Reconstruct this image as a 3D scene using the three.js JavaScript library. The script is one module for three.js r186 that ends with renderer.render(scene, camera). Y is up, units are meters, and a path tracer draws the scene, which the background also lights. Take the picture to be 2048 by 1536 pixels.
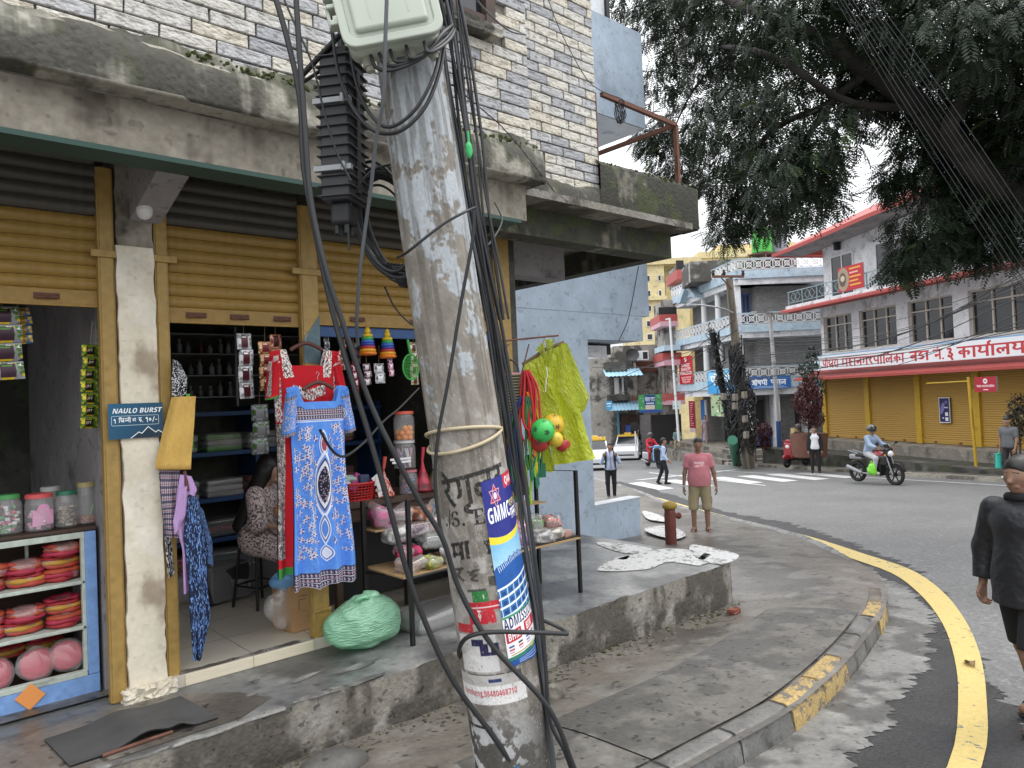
import * as THREE from 'three';
import { mergeGeometries, mergeVertices, toCreasedNormals } from 'three/addons/utils/BufferGeometryUtils.js';
import { RoundedBoxGeometry } from 'three/addons/geometries/RoundedBoxGeometry.js';

// ---------------------------------------------------------------- camera, sky, sun, exposure
const DEG = Math.PI / 180;
const scene = new THREE.Scene();
const camera = new THREE.PerspectiveCamera(2 * Math.atan(768 / 1464.07) / DEG, 4 / 3, 0.05, 900);
camera.position.set(0, 2.25, 0);
camera.rotation.order = 'YXZ';
camera.rotation.set(1.18824 * DEG, -41.6557 * DEG, -2.38154 * DEG);
const renderer = new THREE.WebGLRenderer({ antialias: true });
renderer.toneMapping = THREE.LinearToneMapping;
renderer.toneMappingExposure = 1.15;
renderer.shadowMap.enabled = true;
const SKY_HORIZON = 0.76, SKY_ZENITH = 2.9;

// ---------------------------------------------------------------- noise and random
let _s = 1;
const seed = (n) => { _s = n >>> 0; };
const rnd = () => { _s = (_s + 0x6D2B79F5) >>> 0; let t = _s; t = Math.imul(t ^ (t >>> 15), t | 1); t ^= t + Math.imul(t ^ (t >>> 7), t | 61); return ((t ^ (t >>> 14)) >>> 0) / 4294967296; };
const rr = (a, b) => a + (b - a) * rnd();
const pick = (a) => a[Math.floor(rnd() * a.length)];
const clamp = (x, a = 0, b = 1) => Math.min(b, Math.max(a, x));
const lerp = (a, b, t) => a + (b - a) * t;
const sstep = (a, b, x) => { const t = clamp((x - a) / (b - a)); return t * t * (3 - 2 * t); };
const _h = (x, y, z) => { let n = Math.imul(x, 374761393) + Math.imul(y, 668265263) + Math.imul(z, 2147483647 ^ 0x5bd1e995); n = Math.imul(n ^ (n >>> 13), 1274126177); return ((n ^ (n >>> 16)) >>> 0) / 4294967296; };
// value noise that repeats after px, py cells
function vn(x, y, px, py, s = 0) {
const xi = Math.floor(x), yi = Math.floor(y), fx = x - xi, fy = y - yi;
const u = fx * fx * (3 - 2 * fx), v = fy * fy * (3 - 2 * fy), m = (a, b) => ((a % b) + b) % b;
const x0 = m(xi, px), x1 = m(xi + 1, px), y0 = m(yi, py), y1 = m(yi + 1, py);
return lerp(lerp(_h(x0, y0, s), _h(x1, y0, s), u), lerp(_h(x0, y1, s), _h(x1, y1, s), u), v);
}
// fractal noise over u, v in 0..1 that tiles
function fbm(u, v, fx, fy, oct = 5, s = 0, gain = 0.5) {
let a = 1, t = 0, n = 0;
for (let i = 0; i < oct; i++) { t += a * vn(u * fx, v * fy, fx, fy, s + i * 17); n += a; a *= gain; fx *= 2; fy *= 2; }
return t / n;
}
const toS = (x) => (x <= 0.0031308 ? 12.92 * x : 1.055 * Math.pow(x, 1 / 2.4) - 0.055);
// colour texture from a function returning linear r, g, b
function ctex(w, h, fn, rep = 1) {
const d = new Uint8Array(w * h * 4);
for (let y = 0, i = 0; y < h; y++) for (let x = 0; x < w; x++, i += 4) {
const c = fn((x + 0.5) / w, (y + 0.5) / h);
d[i] = 255 * toS(clamp(c[0])); d[i + 1] = 255 * toS(clamp(c[1])); d[i + 2] = 255 * toS(clamp(c[2])); d[i + 3] = 255;
}
const t = new THREE.DataTexture(d, w, h); t.wrapS = t.wrapT = THREE.RepeatWrapping; t.magFilter = THREE.LinearFilter; t.colorSpace = THREE.SRGBColorSpace;
t.repeat.set(rep, rep); t.needsUpdate = true; return t;
}
// grey texture (bump, roughness)
function gtex(w, h, fn, rep = 1) {
const d = new Uint8Array(w * h * 4);
for (let y = 0, i = 0; y < h; y++) for (let x = 0; x < w; x++, i += 4) { const c = 255 * clamp(fn((x + 0.5) / w, (y + 0.5) / h)); d[i] = d[i + 1] = d[i + 2] = c; d[i + 3] = 255; }
const t = new THREE.DataTexture(d, w, h); t.wrapS = t.wrapT = THREE.RepeatWrapping; t.magFilter = THREE.LinearFilter; t.repeat.set(rep, rep); t.needsUpdate = true; return t;
}
function canvasTex(w, h, draw) {
const c = document.createElement('canvas'); c.width = w; c.height = h;
const g = c.getContext('2d'); draw(g, w, h);
const t = new THREE.CanvasTexture(c); t.colorSpace = THREE.SRGBColorSpace; t.wrapS = t.wrapT = THREE.RepeatWrapping; return t;
}
const C = (r, g, b) => new THREE.Color().setRGB(r, g, b);
const mix3 = (a, b, t) => [lerp(a[0], b[0], t), lerp(a[1], b[1], t), lerp(a[2], b[2], t)];
const M = (o) => { const q = { roughness: 0.8, ...o }; if (Array.isArray(q.color)) q.color = C(...q.color); q.side ??= THREE.DoubleSide; return new THREE.MeshPhysicalMaterial(q); };

// overcast sky: brighter overhead, soft cloud folds, a thin grey tint near the horizon
{
const w = 512, h = 256, d = new Float32Array(w * h * 4);
for (let y = 0, i = 0; y < h; y++) for (let x = 0; x < w; x++, i += 4) {
const el = ((y + 0.5) / h - 0.5) * Math.PI, s = Math.max(0, Math.sin(el));
const n = fbm((x + 0.5) / w, (y + 0.5) / h, 8, 8, 5, 3) - 0.5;
const L = lerp(SKY_HORIZON, SKY_ZENITH, Math.pow(s, 0.9)) * (1 + n * 0.3 * (0.4 + s));
const below = el < 0 ? 0.25 : 1;
d[i] = L * 0.965 * below; d[i + 1] = L * 0.985 * below; d[i + 2] = L * 1.02 * below; d[i + 3] = 1;
}
const t = new THREE.DataTexture(d, w, h, THREE.RGBAFormat, THREE.FloatType);
t.mapping = THREE.EquirectangularReflectionMapping; t.magFilter = t.minFilter = THREE.LinearFilter; t.needsUpdate = true;
scene.background = t; scene.environment = t;
}
const sun = new THREE.DirectionalLight(0xfff4e6, 0.9);
sun.position.set(30, 60, 12); sun.castShadow = true; sun.shadow.radius = 40;
Object.assign(sun.shadow.camera, { left: -60, right: 60, top: 60, bottom: -60, near: 1, far: 200 });
scene.add(sun); scene.add(sun.target);

// ---------------------------------------------------------------- object helpers
const used = {};
const numbered = (n) => { used[n] = (used[n] ?? -1) + 1; return used[n] ? n + '_' + String(used[n]).padStart(3, '0') : n; };
function tag(o, label, category, group) { o.userData.label = label; o.userData.category = category; if (group) o.userData.group = group; return o; }
function thing(name, label, category, pos = [0, 0, 0], turn = 0, group) {
const o = new THREE.Group(); o.name = numbered(name); o.position.set(...pos); o.rotation.y = turn; tag(o, label, category, group); scene.add(o); return o;
}
function addMesh(parent, name, geo, mat, label) {
const m = new THREE.Mesh(geo, mat); m.name = name; m.castShadow = m.receiveShadow = true; if (label) m.userData.label = label; parent.add(m); return m;
}
// a part whose geometry is given in the thing's own axes
const part = (t, name, geo, mat, label) => addMesh(t, name, Array.isArray(geo) ? mg(geo) : geo, mat, label);
// a part whose geometry is given in world axes (things that are not turned)
function wpart(t, name, geo, mat, label) {
let g = Array.isArray(geo) ? mg(geo) : geo; const p = t.isMesh ? t.userData._o ?? t.parent.position : t.position;
g.translate(-p.x, -p.y, -p.z); const m = addMesh(t, name, g, mat, label); return m;
}
function struct(name, geo, mat, parent) {
const m = addMesh(parent ?? scene, parent ? name : numbered(name), Array.isArray(geo) ? mg(geo) : geo, mat); if (!parent) m.userData.kind = 'structure'; return m;
}
function copyOf(root, pos, turn, label) { const r = root.clone(); r.name = numbered(root.name.replace(/_\d{3}$/, '')); r.userData = { ...root.userData }; if (label) r.userData.label = label; r.position.set(...pos); r.rotation.y = turn; scene.add(r); return r; }

// ---------------------------------------------------------------- geometry helpers
function clean(g) { if (g.index) g = g.toNonIndexed(); for (const k of Object.keys(g.attributes)) if (!['position', 'normal', 'uv'].includes(k)) g.deleteAttribute(k); if (!g.attributes.normal) g.computeVertexNormals(); if (!g.attributes.uv) g.setAttribute('uv', new THREE.BufferAttribute(new Float32Array(g.attributes.position.count * 2), 2)); return g; }
const mg = (l) => (l.length === 1 ? l[0] : mergeGeometries(l.map(clean)));
// uv in metres from the main direction of each face
function uvm(g, s = 1, ox = 0, oy = 0) {
g = g.index ? g.toNonIndexed() : g; const p = g.attributes.position, n = p.count, uv = new Float32Array(n * 2);
for (let i = 0; i < n; i += 3) {
const ax = p.getX(i + 1) - p.getX(i), ay = p.getY(i + 1) - p.getY(i), az = p.getZ(i + 1) - p.getZ(i), bx = p.getX(i + 2) - p.getX(i), by = p.getY(i + 2) - p.getY(i), bz = p.getZ(i + 2) - p.getZ(i);
const nx = Math.abs(ay * bz - az * by), ny = Math.abs(az * bx - ax * bz), nz = Math.abs(ax * by - ay * bx);
for (let k = i; k < i + 3; k++) { const x = p.getX(k), y = p.getY(k), z = p.getZ(k); uv[k * 2] = ((ny >= nx && ny >= nz ? x : nx >= nz ? z : x) + ox) * s; uv[k * 2 + 1] = ((ny >= nx && ny >= nz ? z : y) + oy) * s; }
}
g.setAttribute('uv', new THREE.BufferAttribute(uv, 2)); return g;
}
const bx = (x0, x1, y0, y1, z0, z1) => { const g = new THREE.BoxGeometry(Math.abs(x1 - x0), Math.abs(y1 - y0), Math.abs(z1 - z0)); g.translate((x0 + x1) / 2, (y0 + y1) / 2, (z0 + z1) / 2); return g; };
const rbx = (x0, x1, y0, y1, z0, z1, r = 0.01, seg = 2) => { const g = new RoundedBoxGeometry(Math.abs(x1 - x0), Math.abs(y1 - y0), Math.abs(z1 - z0), seg, Math.min(r, Math.abs(x1 - x0) / 2.01, Math.abs(y1 - y0) / 2.01, Math.abs(z1 - z0) / 2.01)); g.translate((x0 + x1) / 2, (y0 + y1) / 2, (z0 + z1) / 2); return g; };
const V = (x, y, z) => new THREE.Vector3(x, y, z);
const vs = (a) => { const o = []; for (let i = 0; i < a.length; i += 3) o.push(V(a[i], a[i + 1], a[i + 2])); return o; };
function tube(pts, r, seg = 0, rad = 6, closed = false, tension = 0.5) { const c = new THREE.CatmullRomCurve3(pts, closed, 'catmullrom', tension); return new THREE.TubeGeometry(c, seg || Math.max(4, pts.length * 5), r, rad, closed); }
function rod(a, b, r, r2 = r, n = 8) { const d = b.clone().sub(a), g = new THREE.CylinderGeometry(r2, r, d.length(), n); g.applyQuaternion(new THREE.Quaternion().setFromUnitVectors(V(0, 1, 0), d.clone().normalize())); g.translate((a.x + b.x) / 2, (a.y + b.y) / 2, (a.z + b.z) / 2); return g; }
function bar(a, b, w, h) { const d = b.clone().sub(a), g = new THREE.BoxGeometry(w, h, d.length()); const m = new THREE.Matrix4().lookAt(b, a, Math.abs(d.y) > 0.95 * d.length() ? V(1, 0, 0) : V(0, 1, 0)); g.applyMatrix4(m); g.translate((a.x + b.x) / 2, (a.y + b.y) / 2, (a.z + b.z) / 2); return g; }
const lathe = (pts, n = 20) => new THREE.LatheGeometry(pts.map((p) => new THREE.Vector2(p[0], p[1])), n);
const sph = (x, y, z, r, w = 12, h = 8) => { const g = new THREE.SphereGeometry(r, w, h); g.translate(x, y, z); return g; };
const cyl = (x, y, z, r1, r2, h, n = 16) => { const g = new THREE.CylinderGeometry(r2, r1, h, n); g.translate(x, y + h / 2, z); return g; };
const tr = (g, x, y, z) => { g.translate(x, y, z); return g; };
// grid surface fn(u, v) -> [x, y, z]
function grid(nu, nv, fn) {
const g = new THREE.PlaneGeometry(1, 1, nu, nv), p = g.attributes.position, uv = g.attributes.uv;
for (let i = 0; i < p.count; i++) { const q = fn(uv.getX(i), uv.getY(i)); p.setXYZ(i, q[0], q[1], q[2]); }
g.computeVertexNormals(); return g;
}
// polygon [x, z, ...] laid at height fn(x, z)
function flat(poly, hfn, s = 1) {
const sh = new THREE.Shape(); for (let i = 0; i < poly.length; i += 2) i ? sh.lineTo(poly[i], -poly[i + 1]) : sh.moveTo(poly[0], -poly[1]);
const g = new THREE.ShapeGeometry(sh); const p = g.attributes.position;
for (let i = 0; i < p.count; i++) { const x = p.getX(i), z = -p.getY(i); p.setXYZ(i, x, hfn(x, z), z); }
g.computeVertexNormals(); return uvm(g, s);
}
// band between two polylines with as many points, [x, z, ...]
function band(a, b, ha, hb = ha, s = 1, sub = 4) {
const n = a.length / 2, ca = new THREE.CatmullRomCurve3(vsXZ(a)), cb = new THREE.CatmullRomCurve3(vsXZ(b));
const g = grid((n - 1) * sub, 1, (u, v) => { const k = u * (n - 1), P = ca.getPoint(k / (n - 1)), Q = cb.getPoint(k / (n - 1)); const x = lerp(P.x, Q.x, v), z = lerp(P.z, Q.z, v); return [x, lerp(ha(x, z), hb(x, z), v), z]; });
return uvm(g, s);
}
const vsXZ = (a) => { const o = []; for (let i = 0; i < a.length; i += 2) o.push(V(a[i], 0, a[i + 1])); return o; };
const jitter = (g, a, s = 3) => { const p = g.attributes.position; for (let i = 0; i < p.count; i++) { const x = p.getX(i), y = p.getY(i), z = p.getZ(i), k = (q) => (_h(Math.round(x * 997), Math.round(y * 991), Math.round(z * 983) + q + s) - 0.5) * 2 * a; p.setXYZ(i, x + k(0), y + k(1), z + k(2)); } g.computeVertexNormals(); return g; };
// soft random relief along the normal directions of a closed shape
function lumpy(g, a, f, s = 1) { g = mergeVertices((() => { g.deleteAttribute('uv'); g.deleteAttribute('normal'); return g; })()); const p = g.attributes.position; g.computeVertexNormals(); const nn = g.attributes.normal;
for (let i = 0; i < p.count; i++) { const x = p.getX(i), y = p.getY(i), z = p.getZ(i); const n = vn(x * f + 31, y * f + z * f * 0.7 + 17, 4096, 4096, s) + vn(z * f + 11, x * f * 0.8 + y * f + 5, 4096, 4096, s + 5) - 1; p.setXYZ(i, x + nn.getX(i) * a * n, y + nn.getY(i) * a * n, z + nn.getZ(i) * a * n); }
g.computeVertexNormals(); return g; }
// ground height: the street falls away to the back and the right
const G = (x, z) => 0.18 - 0.022 * x + 0.04 * z;
const GO = (o) => (x, z) => G(x, z) + o;

// ---------------------------------------------------------------- materials
const streak = (u, v, s) => fbm(u, v * 0.25 + 0.1, 24, 3, 4, s);
const sharedBump = gtex(512, 512, (u, v) => 0.5 + (fbm(u, v, 70, 70, 3, 190) - 0.5) * 0.6 + (fbm(u, v, 10, 10, 4, 140) - 0.5) * 0.5 - 0.15 * sstep(0.45, 0.35, fbm(u, v, 5, 5, 5, 145)));
function weather(base, dark, light, o = {}) {
const { s = 1, size = 512, metres = 2.4, mold = 0.45, moss = 0, grain = 0.12, rough = 0.85, bump = 0.004, streaks = 0.5, speck = 0.3 } = o;
const f = (u, v) => {
const big = fbm(u, v, 3, 3, 5, s), mid = fbm(u, v, 10, 10, 4, s + 40), fine = fbm(u, v, 70, 70, 3, s + 90), st = streak(u, v, s + 60);
const m = sstep(mold + 0.02, mold - 0.1, big * 0.55 + mid * 0.3 + st * streaks * 0.3 - streaks * 0.1);
return { big, mid, fine, m, l: sstep(0.55, 0.7, fbm(u, v, 6, 6, 5, s + 77)) };
};
const map = ctex(size, size, (u, v) => {
const q = f(u, v); let c = mix3(base, light, q.l * 0.75); c = mix3(c, dark, q.m * 0.85);
if (moss) c = mix3(c, [0.05, 0.065, 0.02], q.m * sstep(0.5, 0.62, q.mid) * moss);
const k = 1 + (q.fine - 0.5) * grain * 4 + (q.mid - 0.5) * 0.35 - speck * sstep(0.74, 0.8, fbm(u, v, 40, 40, 2, s + 5)); return [c[0] * k, c[1] * k, c[2] * k];
}, 1 / metres);
const bmp = sharedBump.clone(); bmp.repeat.set(1 / metres, 1 / metres);
return M({ map, bumpMap: bmp, bumpScale: bump, roughness: rough });
}
const MT = {};
MT.beam = weather([0.25, 0.225, 0.18], [0.075, 0.062, 0.045], [0.36, 0.33, 0.275], { s: 11, mold: 0.4, metres: 2.2 });
MT.ledge = weather([0.33, 0.31, 0.26], [0.03, 0.03, 0.022], [0.42, 0.4, 0.35], { s: 23, mold: 0.49, moss: 0.45, metres: 1.9, bump: 0.012 });
MT.mossy = weather([0.16, 0.15, 0.12], [0.022, 0.023, 0.016], [0.28, 0.265, 0.22], { s: 37, mold: 0.56, moss: 0.7, metres: 1.5, bump: 0.014 });
MT.platTop = weather([0.155, 0.158, 0.156], [0.075, 0.075, 0.075], [0.25, 0.25, 0.24], { s: 51, mold: 0.46, metres: 2.6, rough: 0.36, bump: 0.003, streaks: 0 });
MT.platSide = weather([0.21, 0.195, 0.165], [0.06, 0.052, 0.042], [0.28, 0.27, 0.24], { s: 63, mold: 0.41, metres: 1.7, bump: 0.012, speck: 0.55 });
MT.walk = weather([0.155, 0.14, 0.12], [0.085, 0.076, 0.066], [0.21, 0.2, 0.18], { s: 71, mold: 0.47, metres: 2.2, rough: 0.34, bump: 0.004, streaks: 0, speck: 0.6 });
MT.walkGrey = weather([0.135, 0.127, 0.113], [0.075, 0.072, 0.066], [0.18, 0.178, 0.17], { s: 83, mold: 0.45, metres: 1.8, rough: 0.55, bump: 0.004, streaks: 0, speck: 0.6 });
MT.gutter = weather([0.2, 0.198, 0.188], [0.08, 0.078, 0.074], [0.27, 0.268, 0.255], { s: 97, mold: 0.46, metres: 1.6, rough: 0.55, streaks: 0, speck: 0.5 });
MT.cream = weather([0.72, 0.655, 0.52], [0.36, 0.28, 0.2], [0.78, 0.73, 0.62], { s: 101, mold: 0.33, metres: 1.6, grain: 0.04, speck: 0.12, bump: 0.003 });
MT.greyPlaster = weather([0.27, 0.255, 0.26], [0.13, 0.12, 0.12], [0.33, 0.31, 0.31], { s: 111, mold: 0.36, metres: 1.8, grain: 0.05 });
MT.blueWall = weather([0.38, 0.46, 0.55], [0.28, 0.34, 0.42], [0.42, 0.5, 0.59], { s: 121, mold: 0.3, metres: 3, grain: 0.04, speck: 0.22, bump: 0.003, rough: 0.7 });
MT.paleBlue = weather([0.44, 0.55, 0.63], [0.22, 0.3, 0.36], [0.44, 0.58, 0.67], { s: 131, mold: 0.34, metres: 2.5, size: 256, grain: 0.04 });
MT.whiteWall = weather([0.68, 0.69, 0.71], [0.4, 0.4, 0.4], [0.74, 0.75, 0.76], { s: 141, mold: 0.34, metres: 3, size: 256, grain: 0.04 });
MT.greyOld = weather([0.33, 0.31, 0.28], [0.045, 0.042, 0.036], [0.45, 0.43, 0.4], { s: 151, mold: 0.5, metres: 4, size: 512, bump: 0.01 });
MT.yellowWall = weather([0.66, 0.55, 0.3], [0.4, 0.33, 0.2], [0.7, 0.6, 0.36], { s: 161, mold: 0.35, metres: 6, size: 256, grain: 0.03 });
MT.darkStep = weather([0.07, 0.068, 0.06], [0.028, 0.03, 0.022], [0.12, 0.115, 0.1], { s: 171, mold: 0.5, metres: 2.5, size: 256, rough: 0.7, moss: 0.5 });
MT.plinth = weather([0.2, 0.18, 0.15], [0.08, 0.072, 0.06], [0.26, 0.24, 0.2], { s: 181, mold: 0.43, metres: 2.5, size: 256 });
// street asphalt: light worn aggregate, faint long patches
MT.asphalt = M({
map: ctex(1024, 1024, (u, v) => { const big = fbm(u, v, 4, 4, 4, 201), f = fbm(u, v, 200, 200, 2, 205), p = sstep(0.66, 0.8, fbm(u, v, 120, 120, 2, 209)); const k = (0.15 + (big - 0.5) * 0.06) * (0.7 + f * 0.6) + p * 0.06; return [k * 1.0, k * 1.0, k * 0.985]; }, 1 / 4.5),
bumpMap: gtex(512, 512, (u, v) => fbm(u, v, 100, 100, 3, 211), 1 / 2.2), bumpScale: 0.006,
roughnessMap: gtex(256, 256, (u, v) => 0.5 + 0.3 * fbm(u, v, 5, 5, 4, 215), 1 / 6), roughness: 1,
});
MT.asphaltDark = M({
map: ctex(512, 512, (u, v) => { const f = fbm(u, v, 128, 128, 2, 221), b = fbm(u, v, 6, 6, 4, 223); const k = 0.032 * (0.5 + f) * (0.6 + b * 0.8); return [k, k, k * 1.02]; }, 1 / 1.6),
bumpMap: gtex(512, 512, (u, v) => fbm(u, v, 110, 110, 3, 225), 1 / 1.6), bumpScale: 0.008, roughness: 0.62,
});
const paint = (c, s, wear, rough = 0.55) => M({ map: ctex(512, 512, (u, v) => { const n = fbm(u, v, 40, 40, 4, s), b = fbm(u, v, 6, 6, 4, s + 9), w = sstep(wear, wear - 0.08, n * 0.6 + b * 0.4); const k = 0.86 + 0.28 * fbm(u, v, 90, 90, 2, s + 3); return mix3([c[0] * k, c[1] * k, c[2] * k], [0.17, 0.166, 0.15], w); }, 1 / 1.5), roughness: rough });
MT.yellowLine = paint([0.6, 0.46, 0.17], 231, 0.335);
MT.whiteLine = paint([0.6, 0.6, 0.59], 237, 0.37);
MT.whitewash = paint([0.56, 0.56, 0.55], 243, 0.44);
// painted sheet steel with dull grime and scratches
const grime = ctex(512, 512, (u, v) => { const b = fbm(u, v, 5, 5, 5, 251), n = fbm(u, v, 40, 40, 3, 255), k = 0.66 + 0.34 * n; return mix3([k, k, k], [0.24, 0.21, 0.22], sstep(0.36, 0.22, b) * 0.6); }, 0.7), grimeBump = gtex(128, 128, (u, v) => fbm(u, v, 24, 24, 3, 259), 0.9);
const enamel = (c, s, dirt = 0.42, rough = 0.5) => M({ color: c.map((q) => q * 1.2), map: grime, roughness: rough, bumpMap: grimeBump, bumpScale: 0.0015 });
MT.shutter = enamel([0.3, 0.18, 0.04], 251, 0.44);
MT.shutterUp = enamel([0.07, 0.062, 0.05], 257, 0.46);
MT.shutterRail = enamel([0.36, 0.23, 0.065], 263, 0.42);
MT.officeShutter = M({ color: [0.4, 0.235, 0.045], roughness: 0.6 });
MT.officePost = enamel([0.5, 0.31, 0.02], 271, 0.36, 0.55);
MT.redPaint = enamel([0.37, 0.06, 0.05], 273, 0.36, 0.6);
MT.rust = enamel([0.14, 0.06, 0.038], 277, 0.5, 0.75);
MT.blueSteel = enamel([0.2, 0.36, 0.68], 281, 0.34, 0.45);
MT.paleSteel = enamel([0.5, 0.56, 0.49], 283, 0.42, 0.45);
MT.teal = enamel([0.09, 0.15, 0.17], 287, 0.36, 0.5);
MT.blueShelf = enamel([0.02, 0.07, 0.2], 293, 0.4, 0.5);
MT.brownWood = M({ map: ctex(256, 256, (u, v) => { const g = fbm(u, v, 4, 60, 4, 301); const k = 0.6 + 0.8 * g; return [0.055 * k, 0.03 * k, 0.02 * k]; }, 1.2), roughness: 0.6 });
MT.paleWood = M({ map: ctex(256, 256, (u, v) => { const g = fbm(u, v, 4, 60, 4, 307); const k = 0.6 + 0.8 * g; return [0.36 * k, 0.24 * k, 0.12 * k]; }, 1.2), roughness: 0.7 });
const flatM = (c, rough = 0.7, o = {}) => M({ color: c, roughness: rough, ...o });
MT.black = flatM([0.012, 0.012, 0.013], 0.5);
MT.blackSteel = flatM([0.016, 0.016, 0.017], 0.38, { metalness: 0.3 });
MT.rubber = flatM([0.016, 0.016, 0.016], 0.75);
MT.cable = flatM([0.022, 0.023, 0.025], 0.5);
MT.cableGrey = flatM([0.075, 0.08, 0.088], 0.5);
MT.steel = flatM([0.45, 0.46, 0.47], 0.35, { metalness: 0.9 });
MT.greySteel = flatM([0.3, 0.31, 0.32], 0.5, { metalness: 0.3 });
MT.white = flatM([0.72, 0.72, 0.72], 0.5);
MT.glassDark = flatM([0.012, 0.014, 0.018], 0.12, { clearcoat: 0.4 });
MT.pane = M({ color: [0.9, 0.93, 0.95], transmission: 1, thickness: 0, roughness: 0.03, ior: 1.45 });
MT.plastic = M({ color: [0.97, 0.97, 0.97], transmission: 0.86, thickness: 0, roughness: 0.12, ior: 1.45 });
MT.tile = M({ map: ctex(256, 256, (u, v) => { const n = fbm(u, v, 5, 5, 5, 311); return [0.52 + n * 0.1, 0.48 + n * 0.09, 0.4 + n * 0.08]; }, 0.8), roughness: 0.25, clearcoat: 0.2 });
MT.cardboard = M({ map: ctex(256, 256, (u, v) => { const n = fbm(u, v, 3, 50, 4, 313); return [0.34 + n * 0.1, 0.2 + n * 0.07, 0.09 + n * 0.04]; }, 1), roughness: 0.85 });
MT.skin = [flatM([0.3, 0.17, 0.11], 0.55), flatM([0.23, 0.125, 0.08], 0.55), flatM([0.36, 0.21, 0.14], 0.55)];
MT.hair = flatM([0.012, 0.01, 0.009], 0.5, { sheen: 0.3 });
MT.chrome = flatM([0.6, 0.6, 0.62], 0.15, { metalness: 1 });
MT.headlamp = flatM([0.75, 0.78, 0.8], 0.08, { clearcoat: 1 });
MT.redLamp = flatM([0.4, 0.02, 0.02], 0.2, { clearcoat: 1 });
// woven cloth: base colour with a fine weave and soft folds
const weave = ctex(256, 256, (u, v) => { const k = 0.66 + 0.26 * fbm(u, v, 90, 90, 2, 321) + 0.14 * fbm(u, v, 4, 4, 4, 324); return [k, k, k]; }, 2), weaveBump = gtex(256, 256, (u, v) => fbm(u, v, 12, 12, 4, 326), 1.6);
const cloth = (c, s = 1, o = {}) => M({ color: c.map((q) => q * 1.15), map: weave, bumpMap: weaveBump, bumpScale: 0.006, roughness: 0.9, sheen: 0.2, ...o });
const blotch = ctex(128, 128, (u, v) => { const n = fbm(u, v, 4, 6, 4, 331); const k = n > 0.58 ? 1 : n < 0.42 ? 0.3 : 0.6; return [k, k, k]; }, 3);

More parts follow.
